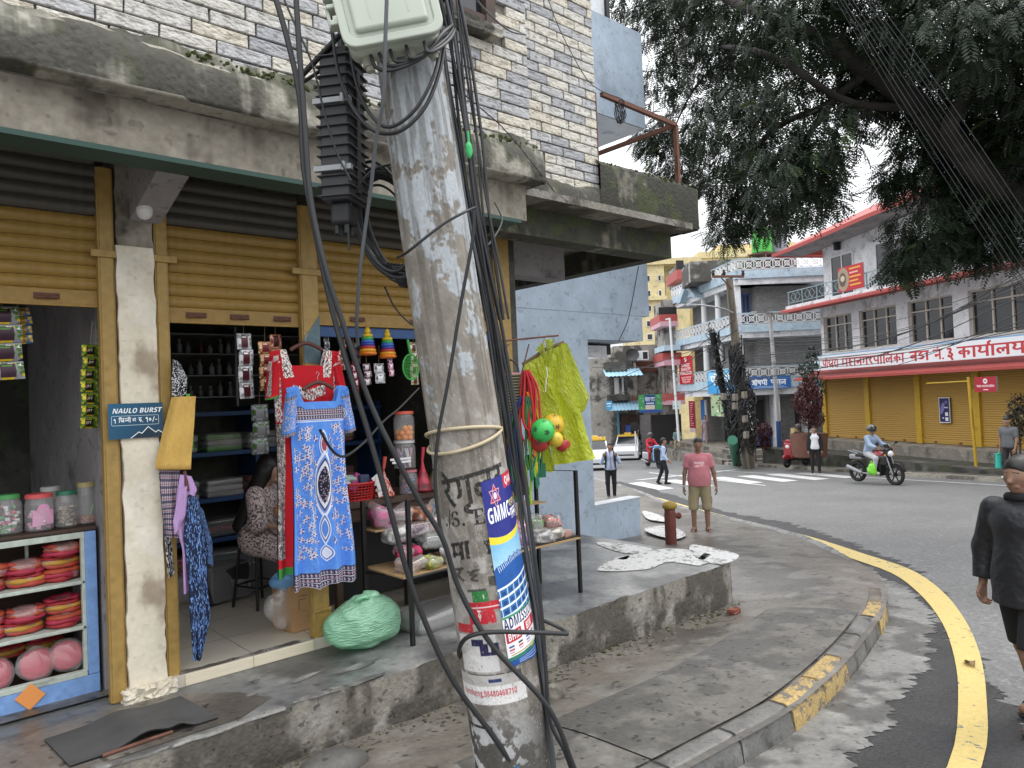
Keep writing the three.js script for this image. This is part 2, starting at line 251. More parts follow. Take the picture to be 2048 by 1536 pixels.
// ---------------------------------------------------------------- Devanagari drawn stroke by stroke (unit = height of a letter under its head line)
// each letter: width and strokes; a stroke is a list of x, y points, drawn smooth
const DV = {
'प': [0.72, [[0.14, 0, 0.14, 0.42, 0.3, 0.6, 0.52, 0.52]], [[0.56, 0, 0.56, 1]]],
'ा': [0.3, [[0.15, 0, 0.15, 1]]],
'ो': [0.3, [[0.15, 0, 0.15, 1]], [[0.15, 0, 0.08, -0.18, -0.16, -0.3]]],
'ख': [1.0, [[0.3, 0, 0.34, 0.2, 0.2, 0.34, 0.08, 0.26]], [[0.2, 0.34, 0.3, 0.7, 0.48, 0.92]], [[0.82, 0.5, 0.6, 0.4, 0.5, 0.58, 0.62, 0.74, 0.8, 0.66]], [[0.84, 0, 0.84, 1]], [[0.3, 0.62, 0.44, 0.56, 0.52, 0.6]]],
'र': [0.56, [[0.3, 0, 0.38, 0.22, 0.2, 0.38, 0.1, 0.3]], [[0.18, 0.38, 0.3, 0.7, 0.5, 0.96]]],
'म': [0.78, [[0.16, 0, 0.16, 0.62]], [[0.06, 0.64, 0.16, 0.74, 0.24, 0.62, 0.14, 0.54, 0.06, 0.64]], [[0.18, 0.6, 0.6, 0.6]], [[0.62, 0, 0.62, 1]]],
'ह': [0.66, [[0.34, 0, 0.34, 0.14, 0.16, 0.2, 0.18, 0.36, 0.42, 0.34, 0.44, 0.5, 0.26, 0.56, 0.16, 0.68, 0.3, 0.84, 0.5, 0.98]]],
'न': [0.7, [[0.08, 0.54, 0.22, 0.46, 0.3, 0.58, 0.2, 0.68, 0.1, 0.58]], [[0.24, 0.5, 0.54, 0.5]], [[0.56, 0, 0.56, 1]]],
'ग': [0.72, [[0.2, 0, 0.24, 0.4, 0.2, 0.66, 0.08, 0.62]], [[0.56, 0, 0.56, 1]]],
'ल': [0.82, [[0.66, 0, 0.66, 1]], [[0.64, 0.44, 0.5, 0.34, 0.38, 0.46, 0.42, 0.7]], [[0.38, 0.46, 0.22, 0.34, 0.1, 0.5, 0.16, 0.74, 0.3, 0.82]]],
'ि': [0.3, [[0.18, 0, 0.18, 1]], [[0.18, 0, 0.2, -0.26, 0.5, -0.3, 0.72, -0.02]]],
'क': [0.86, [[0.42, 0, 0.42, 1]], [[0.42, 0.36, 0.22, 0.3, 0.12, 0.48, 0.24, 0.62, 0.42, 0.52]], [[0.42, 0.44, 0.62, 0.34, 0.74, 0.5, 0.64, 0.72]]],
'व': [0.7, [[0.54, 0, 0.54, 1]], [[0.54, 0.4, 0.3, 0.32, 0.12, 0.48, 0.26, 0.68, 0.54, 0.52]]],
'ड': [0.62, [[0.34, 0, 0.34, 0.14, 0.14, 0.24, 0.16, 0.42, 0.4, 0.44, 0.5, 0.62, 0.36, 0.82, 0.14, 0.74]]],
'ं': [0, [[-0.32, -0.22, -0.3, -0.24]]],
'.': [0.3, [[0.12, 0.92, 0.16, 0.94]]],
'३': [0.66, [[0.1, 0.12, 0.34, 0.04, 0.42, 0.26, 0.22, 0.42]], [[0.22, 0.42, 0.46, 0.46, 0.48, 0.7, 0.2, 0.74, 0.2, 0.6, 0.44, 0.84, 0.5, 1.04]]],
'य': [0.76, [[0.08, 0.06, 0.26, 0.1, 0.2, 0.36, 0.12, 0.5, 0.34, 0.66, 0.58, 0.52]], [[0.6, 0, 0.6, 1]]],
'र्य': [0.76, [[0.08, 0.06, 0.26, 0.1, 0.2, 0.36, 0.12, 0.5, 0.34, 0.66, 0.58, 0.52]], [[0.6, 0, 0.6, 1]], [[0.72, -0.02, 0.6, -0.3, 0.84, -0.36]]],
'औ': [1.0, [[0.1, 0.1, 0.36, 0.06, 0.4, 0.3, 0.22, 0.42, 0.42, 0.5, 0.42, 0.78, 0.1, 0.74]], [[0.42, 0.44, 0.6, 0.44]], [[0.62, 0, 0.62, 1]], [[0.86, 0, 0.86, 1]], [[0.86, 0, 0.76, -0.22, 0.5, -0.34]], [[0.86, 0, 0.92, -0.24, 0.74, -0.38]]],
'ष': [0.74, [[0.14, 0, 0.14, 0.42, 0.3, 0.6, 0.54, 0.52]], [[0.14, 0.1, 0.54, 0.42]], [[0.58, 0, 0.58, 1]]],
'ध': [0.78, [[0.28, 0.08, 0.1, 0.12, 0.14, 0.3, 0.3, 0.28, 0.14, 0.42, 0.24, 0.66, 0.6, 0.54]], [[0.62, 0, 0.62, 1]]],
'ी': [0.3, [[0.14, 0, 0.14, 1]], [[0.14, 0, 0.06, -0.26, -0.24, -0.3, -0.4, -0.02]]],
'स': [0.9, [[0.24, 0, 0.3, 0.22, 0.16, 0.38, 0.06, 0.28]], [[0.14, 0.38, 0.24, 0.7, 0.42, 0.94]], [[0.26, 0.46, 0.7, 0.46]], [[0.74, 0, 0.74, 1]]],
'ल्ल': [1.2, [[1.04, 0, 1.04, 1]], [[1.0, 0.44, 0.86, 0.34, 0.76, 0.46, 0.8, 0.7]], [[0.76, 0.46, 0.58, 0.34, 0.5, 0.5, 0.56, 0.74]], [[0.5, 0.46, 0.34, 0.34, 0.2, 0.46, 0.26, 0.74]]],
'रु': [0.66, [[0.3, 0, 0.38, 0.22, 0.2, 0.38, 0.1, 0.3]], [[0.18, 0.38, 0.3, 0.7, 0.5, 0.96]], [[0.3, 0.62, 0.5, 0.42, 0.62, 0.6, 0.5, 0.72]]],
'रे': [0.56, [[0.3, 0, 0.38, 0.22, 0.2, 0.38, 0.1, 0.3]], [[0.18, 0.38, 0.3, 0.7, 0.5, 0.96]], [[0.32, 0, 0.2, -0.24, 0.02, -0.34]]],
'गु': [0.72, [[0.2, 0, 0.24, 0.4, 0.2, 0.66, 0.08, 0.62]], [[0.56, 0, 0.56, 1]], [[0.54, 1.02, 0.3, 1.06, 0.36, 1.24, 0.6, 1.3]]],
'भ': [0.84, [[0.1, 0.06, 0.26, 0.1, 0.26, 0.6]], [[0.14, 0.62, 0.26, 0.72, 0.34, 0.6, 0.2, 0.54]], [[0.26, 0.58, 0.64, 0.58]], [[0.68, 0, 0.68, 1]]],
'ब': [0.72, [[0.56, 0, 0.56, 1]], [[0.56, 0.4, 0.3, 0.32, 0.12, 0.48, 0.26, 0.68, 0.56, 0.52]], [[0.2, 0.38, 0.5, 0.6]]],
'ट': [0.6, [[0.34, 0, 0.34, 0.18, 0.12, 0.34, 0.14, 0.66, 0.4, 0.78, 0.52, 0.66]]],
'१': [0.5, [[0.34, 0.1, 0.12, 0.12, 0.14, 0.38, 0.32, 0.3, 0.3, 0.12, 0.38, 0.5, 0.34, 1]]],
'०': [0.6, [[0.3, 0.24, 0.1, 0.5, 0.3, 0.78, 0.5, 0.5, 0.3, 0.24]]],
'/': [0.5, [[0.4, 0, 0.1, 1]]], '-': [0.4, [[0.06, 0.56, 0.34, 0.56]]], ' ': [0.42],
};
const DKEYS = Object.keys(DV).sort((a, b) => b.length - a.length);
function dvSplit(s) { const o = []; let i = 0; while (i < s.length) { const k = DKEYS.find((q) => s.startsWith(q, i)); if (k) { if (k === 'ि') o.splice(o.length - 1, 0, k); else o.push(k); i += k.length; } else i++; } return o; }
const dvWidth = (s) => dvSplit(s).reduce((a, k) => a + DV[k][0], 0);
// writes s with its head line at (x, y), letters h high, squeezed to width w when given
function dvText(g, s, x, y, h, color, weight = 0.13, w) {
const ks = dvSplit(s), k = w ? w / (dvWidth(s) * h) : 1; let cx = 0, run = null;
g.save(); g.translate(x, y); g.scale(h * k, h); g.strokeStyle = g.fillStyle = color; g.lineWidth = weight; g.lineCap = 'butt'; g.lineJoin = 'round';
const head = () => { if (run !== null && cx > run) { g.beginPath(); g.moveTo(run - 0.02, 0); g.lineTo(cx + 0.02, 0); g.stroke(); } run = null; };
for (const q of ks) {
const digit = '१०३./- '.includes(q); if (digit) head(); else run ??= cx;
for (const st of DV[q].slice(1)) { const p = st[0]; g.lineCap = p.length === 4 && Math.abs(p[0] - p[2]) < 0.06 && Math.abs(p[1] - p[3]) < 0.06 ? 'round' : 'butt'; g.beginPath(); g.moveTo(cx + p[0], p[1]);
if (p.length === 4) g.lineTo(cx + p[2], p[3]); else { for (let i = 2; i < p.length - 2; i += 2) { const mx = i + 2 >= p.length - 2 ? p[i + 2] : (p[i] + p[i + 2]) / 2, my = i + 2 >= p.length - 2 ? p[i + 3] : (p[i + 1] + p[i + 3]) / 2; g.quadraticCurveTo(cx + p[i], p[i + 1], cx + mx, my); } }
g.stroke(); }
cx += DV[q][0];
}
head(); g.restore();
}

// ---------------------------------------------------------------- the ground
struct('road', uvm(grid(2, 2, (u, v) => { const x = lerp(-160, 260, u), z = lerp(60, -260, v); return [x, G(x, z), z]; })), MT.asphalt);
const KX = [-6, -2.75, -2, -2.66, 2.4, -2.5, 3.88, -2.46, 4.55, -2.46, 5.6, -2.6, 6.58, -2.8, 7.63, -3.08, 8.54, -3.46, 9.3, -3.92, 10.45, -4.76, 11.55, -5.73, 12.35, -6.72, 13.02, -7.77, 13.75, -8.98, 15.37, -11.41, 17.75, -14.24, 22, -20, 27, -27.5];
const kerbCurve = new THREE.CatmullRomCurve3(vsXZ(KX));
// offsets of the kerb line: positive towards the road
const ofs = (t, d) => { const p = kerbCurve.getPoint(t), q = kerbCurve.getTangent(t); return [p.x - q.z * d, p.z + q.x * d]; };
const strip = (t0, t1, da, db, h, n = 70) => uvm(grid(n, 1, (u, v) => { const t = lerp(t0, t1, u), d = lerp(typeof da === 'function' ? da(u) : da, typeof db === 'function' ? db(u) : db, v), [x, z] = ofs(t, d); return [x, G(x, z) + h, z]; }));
const wob = (u, f, s, a) => (vn(u * f, s, 512, 512, s) - 0.5) * a;
// cement gutter beside the kerb, then a ribbon of new dark asphalt under the yellow line
struct('asphalt_ribbon', strip(0.02, 0.93, (u) => 0.1, (u) => lerp(1.4, 0.55, sstep(0.2, 0.42, u)) + wob(u, 60, 5, 0.14) + wob(u, 14, 6, 0.3) + wob(u, 260, 11, 0.16) + wob(u, 700, 12, 0.12), 0.004, 700), MT.asphaltDark);
struct('gutter', strip(0.02, 0.66, 0.0, (u) => lerp(0.44, 0.06, sstep(0.5, 0.95, u)) + wob(u, 50, 7, 0.14) + wob(u, 160, 8, 0.08) + wob(u, 500, 13, 0.08), 0.008, 600), MT.gutter);
const YO = [0.6, -1.22, 2.6, -1.28, 4.79, -1.45, 5.92, -1.74, 6.97, -2.08, 8.05, -2.52, 9.24, -3.13, 10.2, -3.8, 10.98, -4.7, 12.13, -6.1, 13.36, -7.96, 14.77, -10.1, 17.13, -13.4, 19.3, -16.6, 24.5, -24];
const YI = [0.6, -1.37, 2.6, -1.42, 4.67, -1.59, 5.79, -1.88, 6.74, -2.2, 7.8, -2.64, 8.93, -3.25, 9.85, -3.9, 10.62, -4.79, 11.8, -6.14, 13.06, -7.98, 14.5, -10.12, 16.9, -13.42, 19.1, -16.66, 24.3, -24.1];
struct('yellow_edge_line', band(YO, YI, GO(0.012)), MT.yellowLine);
// pedestrian crossing: each stripe a piece of it
const crossing = new THREE.Group(); crossing.name = 'pedestrian_crossing'; crossing.userData.kind = 'structure'; scene.add(crossing);
const stripeAt = [[19.15, -17.08, 19.77, -16.96, 17.94, -14.27, 17.41, -14.42], [20.57, -17.07, 21.23, -16.96, 19.33, -14.15, 18.76, -14.33], [21.9, -16.6, 22.4, -16.3, 20.45, -13.4, 19.9, -13.6], [23.3, -15.6, 23.85, -15.2, 21.93, -12.53, 21.35, -12.7], [24.2, -14.9, 24.7, -14.5, 22.75, -11.75, 22.2, -12.0], [25.0, -14.2, 25.5, -13.85, 23.6, -11.1, 23.05, -11.35], [25.75, -13.5, 26.2, -13.1, 24.4, -10.5, 23.9, -10.75]];
for (const s of stripeAt) { const g = flat(s, GO(0.006)); struct('stripe', g, MT.whiteLine, crossing); }
struct('white_edge_line', band([28.6, -20.5, 26.0, -15.5, 24.75, -11.4, 23.65, -8.73, 22.19, -5.57, 20.3, -1.8, 17, 4.5], [28.5, -20.4, 25.88, -15.45, 24.63, -11.4, 23.53, -8.73, 22.07, -5.57, 20.2, -1.8, 16.9, 4.5], GO(0.008)), MT.whiteLine);
struct('white_centre_line', flat([25.27, -19.81, 25.5, -19.9, 20.95, -11.9, 20.75, -11.8], GO(0.0095)), MT.whiteLine);
struct('white_lane_line', flat([21.6, -20.6, 21.75, -20.7, 24.5, -23.9, 24.3, -23.9], GO(0.006)), MT.whiteLine);
struct('white_stop_line', flat([27.2, -17.1, 27.5, -16.7, 22.1, -17.6, 21.9, -17.9], GO(0.0035)), MT.whiteLine);

// pavement in front of the shops: from the kerb top down to the foot of the platform
const inner = [-6, -4.6, -2, -4.6, 2.4, -4.6, 3.88, -4.6, 4.7, -4.6, 5.9, -4.6, 7.0, -4.6, 7.45, -4.75, 7.52, -5.2, 7.52, -6.2, 8.6, -8.8, 10.2, -8.8, 10.95, -8.8, 11.0, -9.1, 11.4, -10.4, 13.2, -12.6, 15.6, -15.6, 19.6, -21.2, 24.6, -28.6];
const innerCurve = new THREE.CatmullRomCurve3(vsXZ(inner), false, 'catmullrom', 0.1);
const walkH = (x, z, v) => G(x, z) + 0.145 * (1 - sstep(0.3, 1, v)) * (1 - 0.72 * sstep(8.6, 11, x)) + 0.014;
struct('pavement', uvm(grid(120, 12, (u, v) => { const k = kerbCurve.getPoint(u), q = innerCurve.getPoint(u); const x = lerp(k.x, q.x, v), z = lerp(k.z, q.z, v); return [x, walkH(x, z, v) + 0.006 * (vn(x * 3, z * 3, 512, 512, 4) - 0.5) * 2, z]; })), MT.walk);
// later cast slabs along the kerb, a shade greyer, with their own edges
{
const slabs = new THREE.Group(); slabs.name = 'kerbside_slabs'; slabs.userData.kind = 'structure'; scene.add(slabs);
const tK = (x) => { let lo = 0, hi = 1; for (let i = 0; i < 40; i++) { const m = (lo + hi) / 2; kerbCurve.getPoint(m).x < x ? (lo = m) : (hi = m); } return lo; };
const hw = (x, z) => { const t = clamp((z + 2.5 + 0.09 * (x - 4)) / -2.1); return walkH(x, z, t) + 0.012; };
for (const [a, b, w0, w1] of [[0.6, 3.3, 0.85, 0.9], [3.315, 7.2, 0.9, 0.86]]) {
const g = grid(24, 5, (u, v) => { const [x, z] = ofs(lerp(tK(a), tK(b), u), -0.2 - v * lerp(w0, w1, u)); return [x, hw(x, z) + 0.004, z]; });
struct('paving_slab', uvm(g), MT.walkGrey, slabs);
}
}
// kerb stones with a sloping face, some still painted yellow
{
const kerb = new THREE.Group(); kerb.name = 'kerb'; kerb.userData.kind = 'structure'; scene.add(kerb);
const sy = M({ map: ctex(256, 256, (u, v) => { const n = fbm(u, v, 8, 8, 5, 411), f = fbm(u, v, 50, 50, 3, 412), w = sstep(0.5, 0.36, n * 0.7 + f * 0.3); return mix3([0.36 * (0.6 + f), 0.255 * (0.6 + f), 0.1 * (0.6 + f)], [0.14, 0.125, 0.1], w); }, 1.6), roughness: 0.6, bumpMap: MT.platSide.bumpMap, bumpScale: 0.006 });
const sg = weather([0.14, 0.138, 0.13], [0.06, 0.058, 0.054], [0.2, 0.198, 0.19], { s: 421, metres: 0.9, size: 256, rough: 0.45, streaks: 0 });
const sb = weather([0.17, 0.145, 0.11], [0.08, 0.07, 0.055], [0.24, 0.2, 0.13], { s: 431, metres: 0.9, size: 256, rough: 0.45, streaks: 0 });
const L = kerbCurve.getLength(), tOf = (x) => { let lo = 0, hi = 1; for (let i = 0; i < 40; i++) { const m = (lo + hi) / 2; kerbCurve.getPoint(m).x < x ? (lo = m) : (hi = m); } return lo; };
const ends = [1.5, 2.1, 2.7, 3.3, 3.93, 4.55, 5.14, 5.73, 6.41, 7.06, 7.66, 8.24, 8.74, 9.16];
const cols = [sg, sy, sg, sg, sg, sy, sy, sg, sg, sy, sb, sb, sb];
for (let i = 0; i < ends.length - 1; i++) {
const t0 = tOf(ends[i] + 0.006), t1 = tOf(ends[i + 1] - 0.006), h = 0.175 - 0.11 * sstep(7.4, 9.2, ends[i]), tilt = (_h(i, 3, 3) - 0.5) * 0.016;
const prof = [[0, -0.06], [0.0, 0.02], [-0.012, h * 0.72], [-0.055, h - 0.008], [-0.075, h], [-0.165, h + 0.004], [-0.18, h - 0.01], [-0.18, -0.06]];
const g = grid(4, prof.length - 1, (u, v) => { const k = Math.round(v * (prof.length - 1)), [d, y] = prof[k], e = u === 0 || u === 1 ? 0.008 : 0, [x, z] = ofs(lerp(t0, t1, u), d + tilt + (k > 1 && k < 7 ? -e * 0.5 : 0)); return [x, G(x, z) + y - (k > 1 && k < 7 ? e : 0) + (_h(i, k, Math.round(u * 9)) - 0.5) * 0.004, z]; });
const cap = (u) => { const sh = prof.map(([d, y]) => { const [x, z] = ofs(u ? t1 : t0, d + tilt); return V(x, G(x, z) + y, z); }); const q = []; for (let k = 1; k < sh.length - 1; k++) { for (const p of [sh[0], sh[k], sh[k + 1]]) q.push(p.x, p.y, p.z); } const b = new THREE.BufferGeometry(); b.setAttribute('position', new THREE.Float32BufferAttribute(q, 3)); b.computeVertexNormals(); return b; };
struct('kerb_stone', uvm(mg([g, cap(0), cap(1)])), cols[i], kerb);
}
// beyond, the edge is only a worn cement lip
struct('kerb_lip', uvm(grid(120, 3, (u, v) => { const [x, z] = ofs(lerp(tOf(9.17), 0.97, u), [0.02, 0, -0.06, -0.16][Math.round(v * 3)] + wob(u, 90, 9, 0.05)); return [x, G(x, z) + [-0.03, 0.065, 0.09, 0.04][Math.round(v * 3)], z]; })), MT.gutter, kerb);
}
// broken rubble, moss and grit in the seam along the platform foot
seed(77);
{
const moss = [], grit = [];
for (let i = 0; i < 620; i++) { const x = rr(-1, 7.6), d = Math.pow(rnd(), 2) * 0.3, z = -4.57 + d + (x > 7.4 ? 0.1 : 0), r = rr(0.006, 0.022) * (x > 3.5 ? 1 : 0.7); const g = new THREE.IcosahedronGeometry(r, 0); jitter(g, r * 0.35, i); g.scale(1, 0.6, 1); g.translate(x, walkH(x, z, clamp((z + 2.5) / -2.1)) + r * 0.3, z); (rnd() < 0.3 ? moss : grit).push(g); }
const a = addMesh(scene, 'gravel', mg(grit), MT.platSide); tag(a, 'loose cement grit and crumbs along the foot of the shop platform', 'gravel'); a.userData.kind = 'stuff';
const b = addMesh(scene, 'moss', mg(moss), flatM([0.045, 0.055, 0.018], 0.95)); tag(b, 'dark green moss in the seam below the shop platform', 'moss'); b.userData.kind = 'stuff';
const st = thing('boulder', 'rounded grey stone half sunk beside the platform at the bottom edge', 'stone', [2.153,0.014,-4.216]);
const bg = lumpy(new THREE.SphereGeometry(0.2, 24, 16), 0.05, 6, 3); bg.scale(1.15, 0.55, 0.75); part(st, 'stone', uvm(bg), MT.walkGrey);
const rb = thing('rubble_chunk', 'broken pale cement lump against the platform foot right of the concrete pole', 'rubble', [3.846,0.015,-4.012]);
part(rb, 'chunk', uvm(lumpy(new THREE.IcosahedronGeometry(0.085, 3), 0.05, 14, 9)), MT.platSide);
const br = thing('brick_chunk', 'small piece of red brick lying at the platform corner', 'brick', [6.835,-0.083,-4.315]);
part(br, 'brick', jitter(rbx(-0.07, 0.07, -0.02, 0.03, -0.04, 0.04, 0.015), 0.01, 2), flatM([0.22, 0.07, 0.05], 0.9));
const lf = thing('dead_leaf', 'curled dry leaf lying across the yellow edge line', 'leaf', [6.63,-0.032,-2.053]);
part(lf, 'leaf_blade', grid(8, 3, (u, v) => { const x = (u - 0.5) * 0.2, w = Math.sin(u * Math.PI) * 0.035; return [x, 0.02 * Math.abs(v - 0.5) * 2 + 0.02 * Math.sin(u * 5), (v - 0.5) * 2 * w]; }), flatM([0.24, 0.17, 0.1], 0.8));
lf.rotation.y = 0.6;
}

// ---------------------------------------------------------------- the raised platform before the shops
const PT = 0.315, FL = 0.4, ZF = -5.55;
{
const p = thing('shop_platform', 'raised cracked cement platform in front of the corner shop', 'platform', [2, 0, -4.6]); p.userData.kind = 'structure'; delete p.userData.category;
const ez = (x) => -4.6 + wob(x, 2.3, 31, 0.035) + wob(x, 11, 32, 0.02) + (x > 6.9 ? -Math.pow((x - 6.9) / 0.6, 2) * 0.16 : 0), ey = (x) => PT + wob(x, 5, 33, 0.02) + wob(x, 17, 34, 0.012);
const X0 = -6, X1 = 7.5;
wpart(p, 'top', uvm(grid(260, 12, (u, v) => { const x = lerp(X0, X1, u), z = lerp(ez(x), -9.4, v * v); return [x, lerp(ey(x), PT, sstep(0, 0.02, v)) - 0.0, z]; })), MT.platTop);
wpart(p, 'front_face', uvm(grid(260, 6, (u, v) => { const x = lerp(X0, X1, u); return [x, lerp(G(x, -4.6) - 0.06, ey(x), v), ez(x) + (v < 0.95 ? wob(x + v * 1.7, 7, 35, 0.02) : 0) + 0.012 * Math.sin(v * 3.1)]; })), MT.platSide);
wpart(p, 'end_face', uvm(grid(30, 4, (u, v) => { const z = lerp(ez(X1), -9.4, u); return [X1 + wob(z, 5, 36, 0.02), lerp(G(X1, z) - 0.06, u < 0.02 ? ey(X1) : PT, v), z]; })), MT.platSide);
// paler worn cement nosing on the left stretch, and the broken lighter patches further on
wpart(p, 'nosing', uvm(grid(60, 2, (u, v) => { const x = lerp(-3, 2.02, u); return [x, ey(x) + [0.004, 0.006, -0.012][Math.round(v * 2)], ez(x) + [-0.045, 0.004, 0.006][Math.round(v * 2)]]; })), MT.gutter);
wpart(p, 'apron', flat([-4, -4.63, 1.75, -4.66, 2.02, -4.83, 1.9, -5.1, 1.55, -5.42, -4, -5.8], () => PT + 0.004), MT.walk);
for (const [x, z, a, b, r] of [[2.28, -4.64, 0.2, 0.05, 0.1], [2.62, -4.63, 0.16, 0.04, 0.3], [2.35, -5.0, 0.12, 0.04, 0.5], [2.05, -5.2, 0.05, 0.03, 0.2], [2.7, -4.9, 0.18, 0.05, 0.3], [1.95, -4.98, 0.05, 0.02, 0]]) { const q = []; for (let i = 0; i < 14; i++) { const t = i / 14 * 6.283, k = 0.7 + 0.6 * _h(i, Math.round(x * 99), 3); q.push(x + Math.cos(t + r) * a * k, z + Math.sin(t) * b * k); } wpart(p, 'worn_patch', flat(q, () => PT + 0.005), MT.gutter); }
wpart(p, 'sill_step', uvm(grid(40, 1, (u, v) => [lerp(-3, 1.33, u), v ? 0.335 : 0.345, v ? -5.69 : -5.95])), MT.walk);
}
// whitewash spilled over the open end of the platform and the pavement beyond it
{
const spl = (pts, h, name) => { const c = new THREE.CatmullRomCurve3(vsXZ(pts), true), q = []; for (let i = 0; i < 90; i++) { const p = c.getPoint(i / 90), k = 0.014; q.push(p.x + (_h(i, 3, pts.length) - 0.5) * k, p.z + (_h(i, 4, pts.length) - 0.5) * k); } struct(name, flat(q, h), MT.whitewash); };
const top = () => PT + 0.007;
spl([7.223,-6.555,7.35,-6.111,7.278,-5.698,6.941,-5.762,7.018,-6.245], top, 'whitewash_stain');
spl([6.633,-5.715,7.109,-5.681,7.471,-5.539,7.456,-4.993,6.919,-4.769,6.858,-5.128,6.4,-5.126,6.043,-5.503,6.349,-5.66], top, 'whitewash_stain');
spl([7.815,-5.484,7.762,-5.053,7.609,-4.703,7.092,-4.626,7.193,-4.987], top, 'whitewash_stain');
spl([6.608,-5.747,6.84,-5.711,6.646,-5.611], top, 'whitewash_stain');
const gh = (x, z) => G(x, z) + 0.075;
spl([13.59,-10.84,13.12,-10.05,12.26,-9.17,12.36,-9.7], gh, 'whitewash_stain');
spl([11.36,-9.03,11.75,-8.87,10.97,-7.83,10.51,-7.71,10.64,-8.19], gh, 'whitewash_stain');
}

// ---------------------------------------------------------------- the corner building
const shop = thing('shop_building', 'old corner building with grey stone-tiled upper wall and yellow roller shutters', 'building', [2.4, 0.3, -5.6]);
const W = (n, g, m, l) => wpart(shop, n, g, m, l);
const ub = (...a) => uvm(bx(...a));
// shell behind the face
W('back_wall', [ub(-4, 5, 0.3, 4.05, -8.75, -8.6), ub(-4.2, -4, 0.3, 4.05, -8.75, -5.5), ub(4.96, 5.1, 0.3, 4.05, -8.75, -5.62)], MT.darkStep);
W('partition', ub(1.24, 1.56, 0.3, 4.05, -8.6, -5.8), MT.greyPlaster);
W('upper_block', [ub(-4, 4.42, 4.1, 9, -12, -4.62), ub(4.42, 5.62, 4.1, 9, -12, -4.93)], MT.platSide);
W('floor_slab', [ub(-4, 6.98, 4.06, 4.13, -12, -4.7)], MT.platSide);
W('shop_floor', ub(1.3, 5.0, 0.3, FL, -8.6, -5.5), MT.tile);
for (const x of [1.67, 2.19, 2.71, 3.3, 3.9, 4.5]) W('floor_joint', bx(x - 0.003, x + 0.003, FL, FL + 0.002, -8.6, -5.52), MT.greyPlaster);
for (const z of [-6.1, -6.7, -7.3]) W('floor_joint', bx(1.6, 4.9, FL, FL + 0.0015, z - 0.003, z + 0.003), MT.greyPlaster);
for (const [a, b] of [[1.68, 2.17], [2.175, 2.66], [2.84, 3.3], [3.305, 3.9]]) W('sill_tile', rbx(a, b, 0.316, 0.395, -5.515, -5.49, 0.004), M({ map: MT.tile.map, roughness: 0.35, color: [1.25, 1.22, 1.1] }));
W('sill', jitter(uvm(new THREE.BoxGeometry(3.3, 0.09, 0.05, 60, 2, 2)).translate(3.3, 0.36, -5.535), 0.008, 4), MT.platSide);
// columns
function column(x0, x1, z0, z1, y0, y1, mat, n) { const g = new THREE.BoxGeometry(x1 - x0, y1 - y0, z1 - z0, 6, 60, 4); g.translate((x0 + x1) / 2, (y0 + y1) / 2, (z0 + z1) / 2); const p = g.attributes.position; for (let i = 0; i < p.count; i++) { const x = p.getX(i), y = p.getY(i), e = Math.min(Math.abs(x - x0), Math.abs(x - x1)) < 0.005 ? 1 : 0.25; p.setX(i, x + wob(y, 14, n, 0.016) * e + wob(y, 45, n + 1, 0.008) * e); p.setZ(i, p.getZ(i) + wob(y + x * 3, 9, n + 2, 0.008)); } g.computeVertexNormals(); return uvm(g); }
W('column', column(1.325, 1.565, -5.8, -5.51, 0.3, 3.42, MT.cream, 41), MT.cream);
W('column_head', column(1.33, 1.56, -5.8, -5.52, 3.42, 4.06, MT.beam, 45), MT.beam);
W('column_foot', jitter(uvm(new THREE.BoxGeometry(0.34, 0.1, 0.16, 16, 5, 5)).translate(1.45, 0.345, -5.52), 0.018, 5), MT.cream);
W('bracket', uvm((() => { const s = new THREE.Shape(); s.moveTo(-5.55, 3.6); s.lineTo(-5.55, 4.08); s.lineTo(-4.7, 4.08); s.lineTo(-4.7, 3.84); s.closePath(); const g = new THREE.ExtrudeGeometry(s, { depth: 0.2, bevelEnabled: false }); g.rotateY(-Math.PI / 2); g.scale(1, 1, 1); return g; })().translate(1.62, 0, 0)), MT.greyPlaster);
// shutter rails and posts
const rail = (x0, x1, y0, y1) => W('shutter_rail', [uvm(rbx(x0, x1, y0, y1, -5.6, -5.535, 0.006)), uvm(rbx(x0 + 0.012, x1 - 0.012, y0, y1, -5.535, -5.527, 0.003))], MT.shutterRail);
rail(1.215, 1.318, 0.32, 3.95); rail(1.572, 1.664, 0.36, 3.95); rail(2.675, 2.83, 0.395, 3.9); rail(4.74, 4.95, 0.32, 3.9);
W('post_foot', [uvm(rbx(2.67, 2.835, 0.39, 0.62, -5.53, -5.515, 0.004)), uvm(rbx(2.67, 2.835, 0.6, 0.625, -5.53, -5.505, 0.004))], MT.shutterRail);
for (const [x0, x1] of [[1.17, 1.34], [1.55, 1.72], [2.6, 2.9]]) W('rail_cleat', uvm(rbx(x0, x1, 3.33, 3.38, -5.535, -5.51, 0.004)), MT.shutterRail);
W('teal_panel', uvm((() => { const s = new THREE.Shape(); s.moveTo(2.678, 2.62); s.lineTo(2.678, 2.8); s.lineTo(2.826, 3.0); s.lineTo(2.826, 2.6); s.closePath(); const g = new THREE.ExtrudeGeometry(s, { depth: 0.004, bevelEnabled: false }); g.translate(0, 0, -5.526); return g; })()), MT.teal);
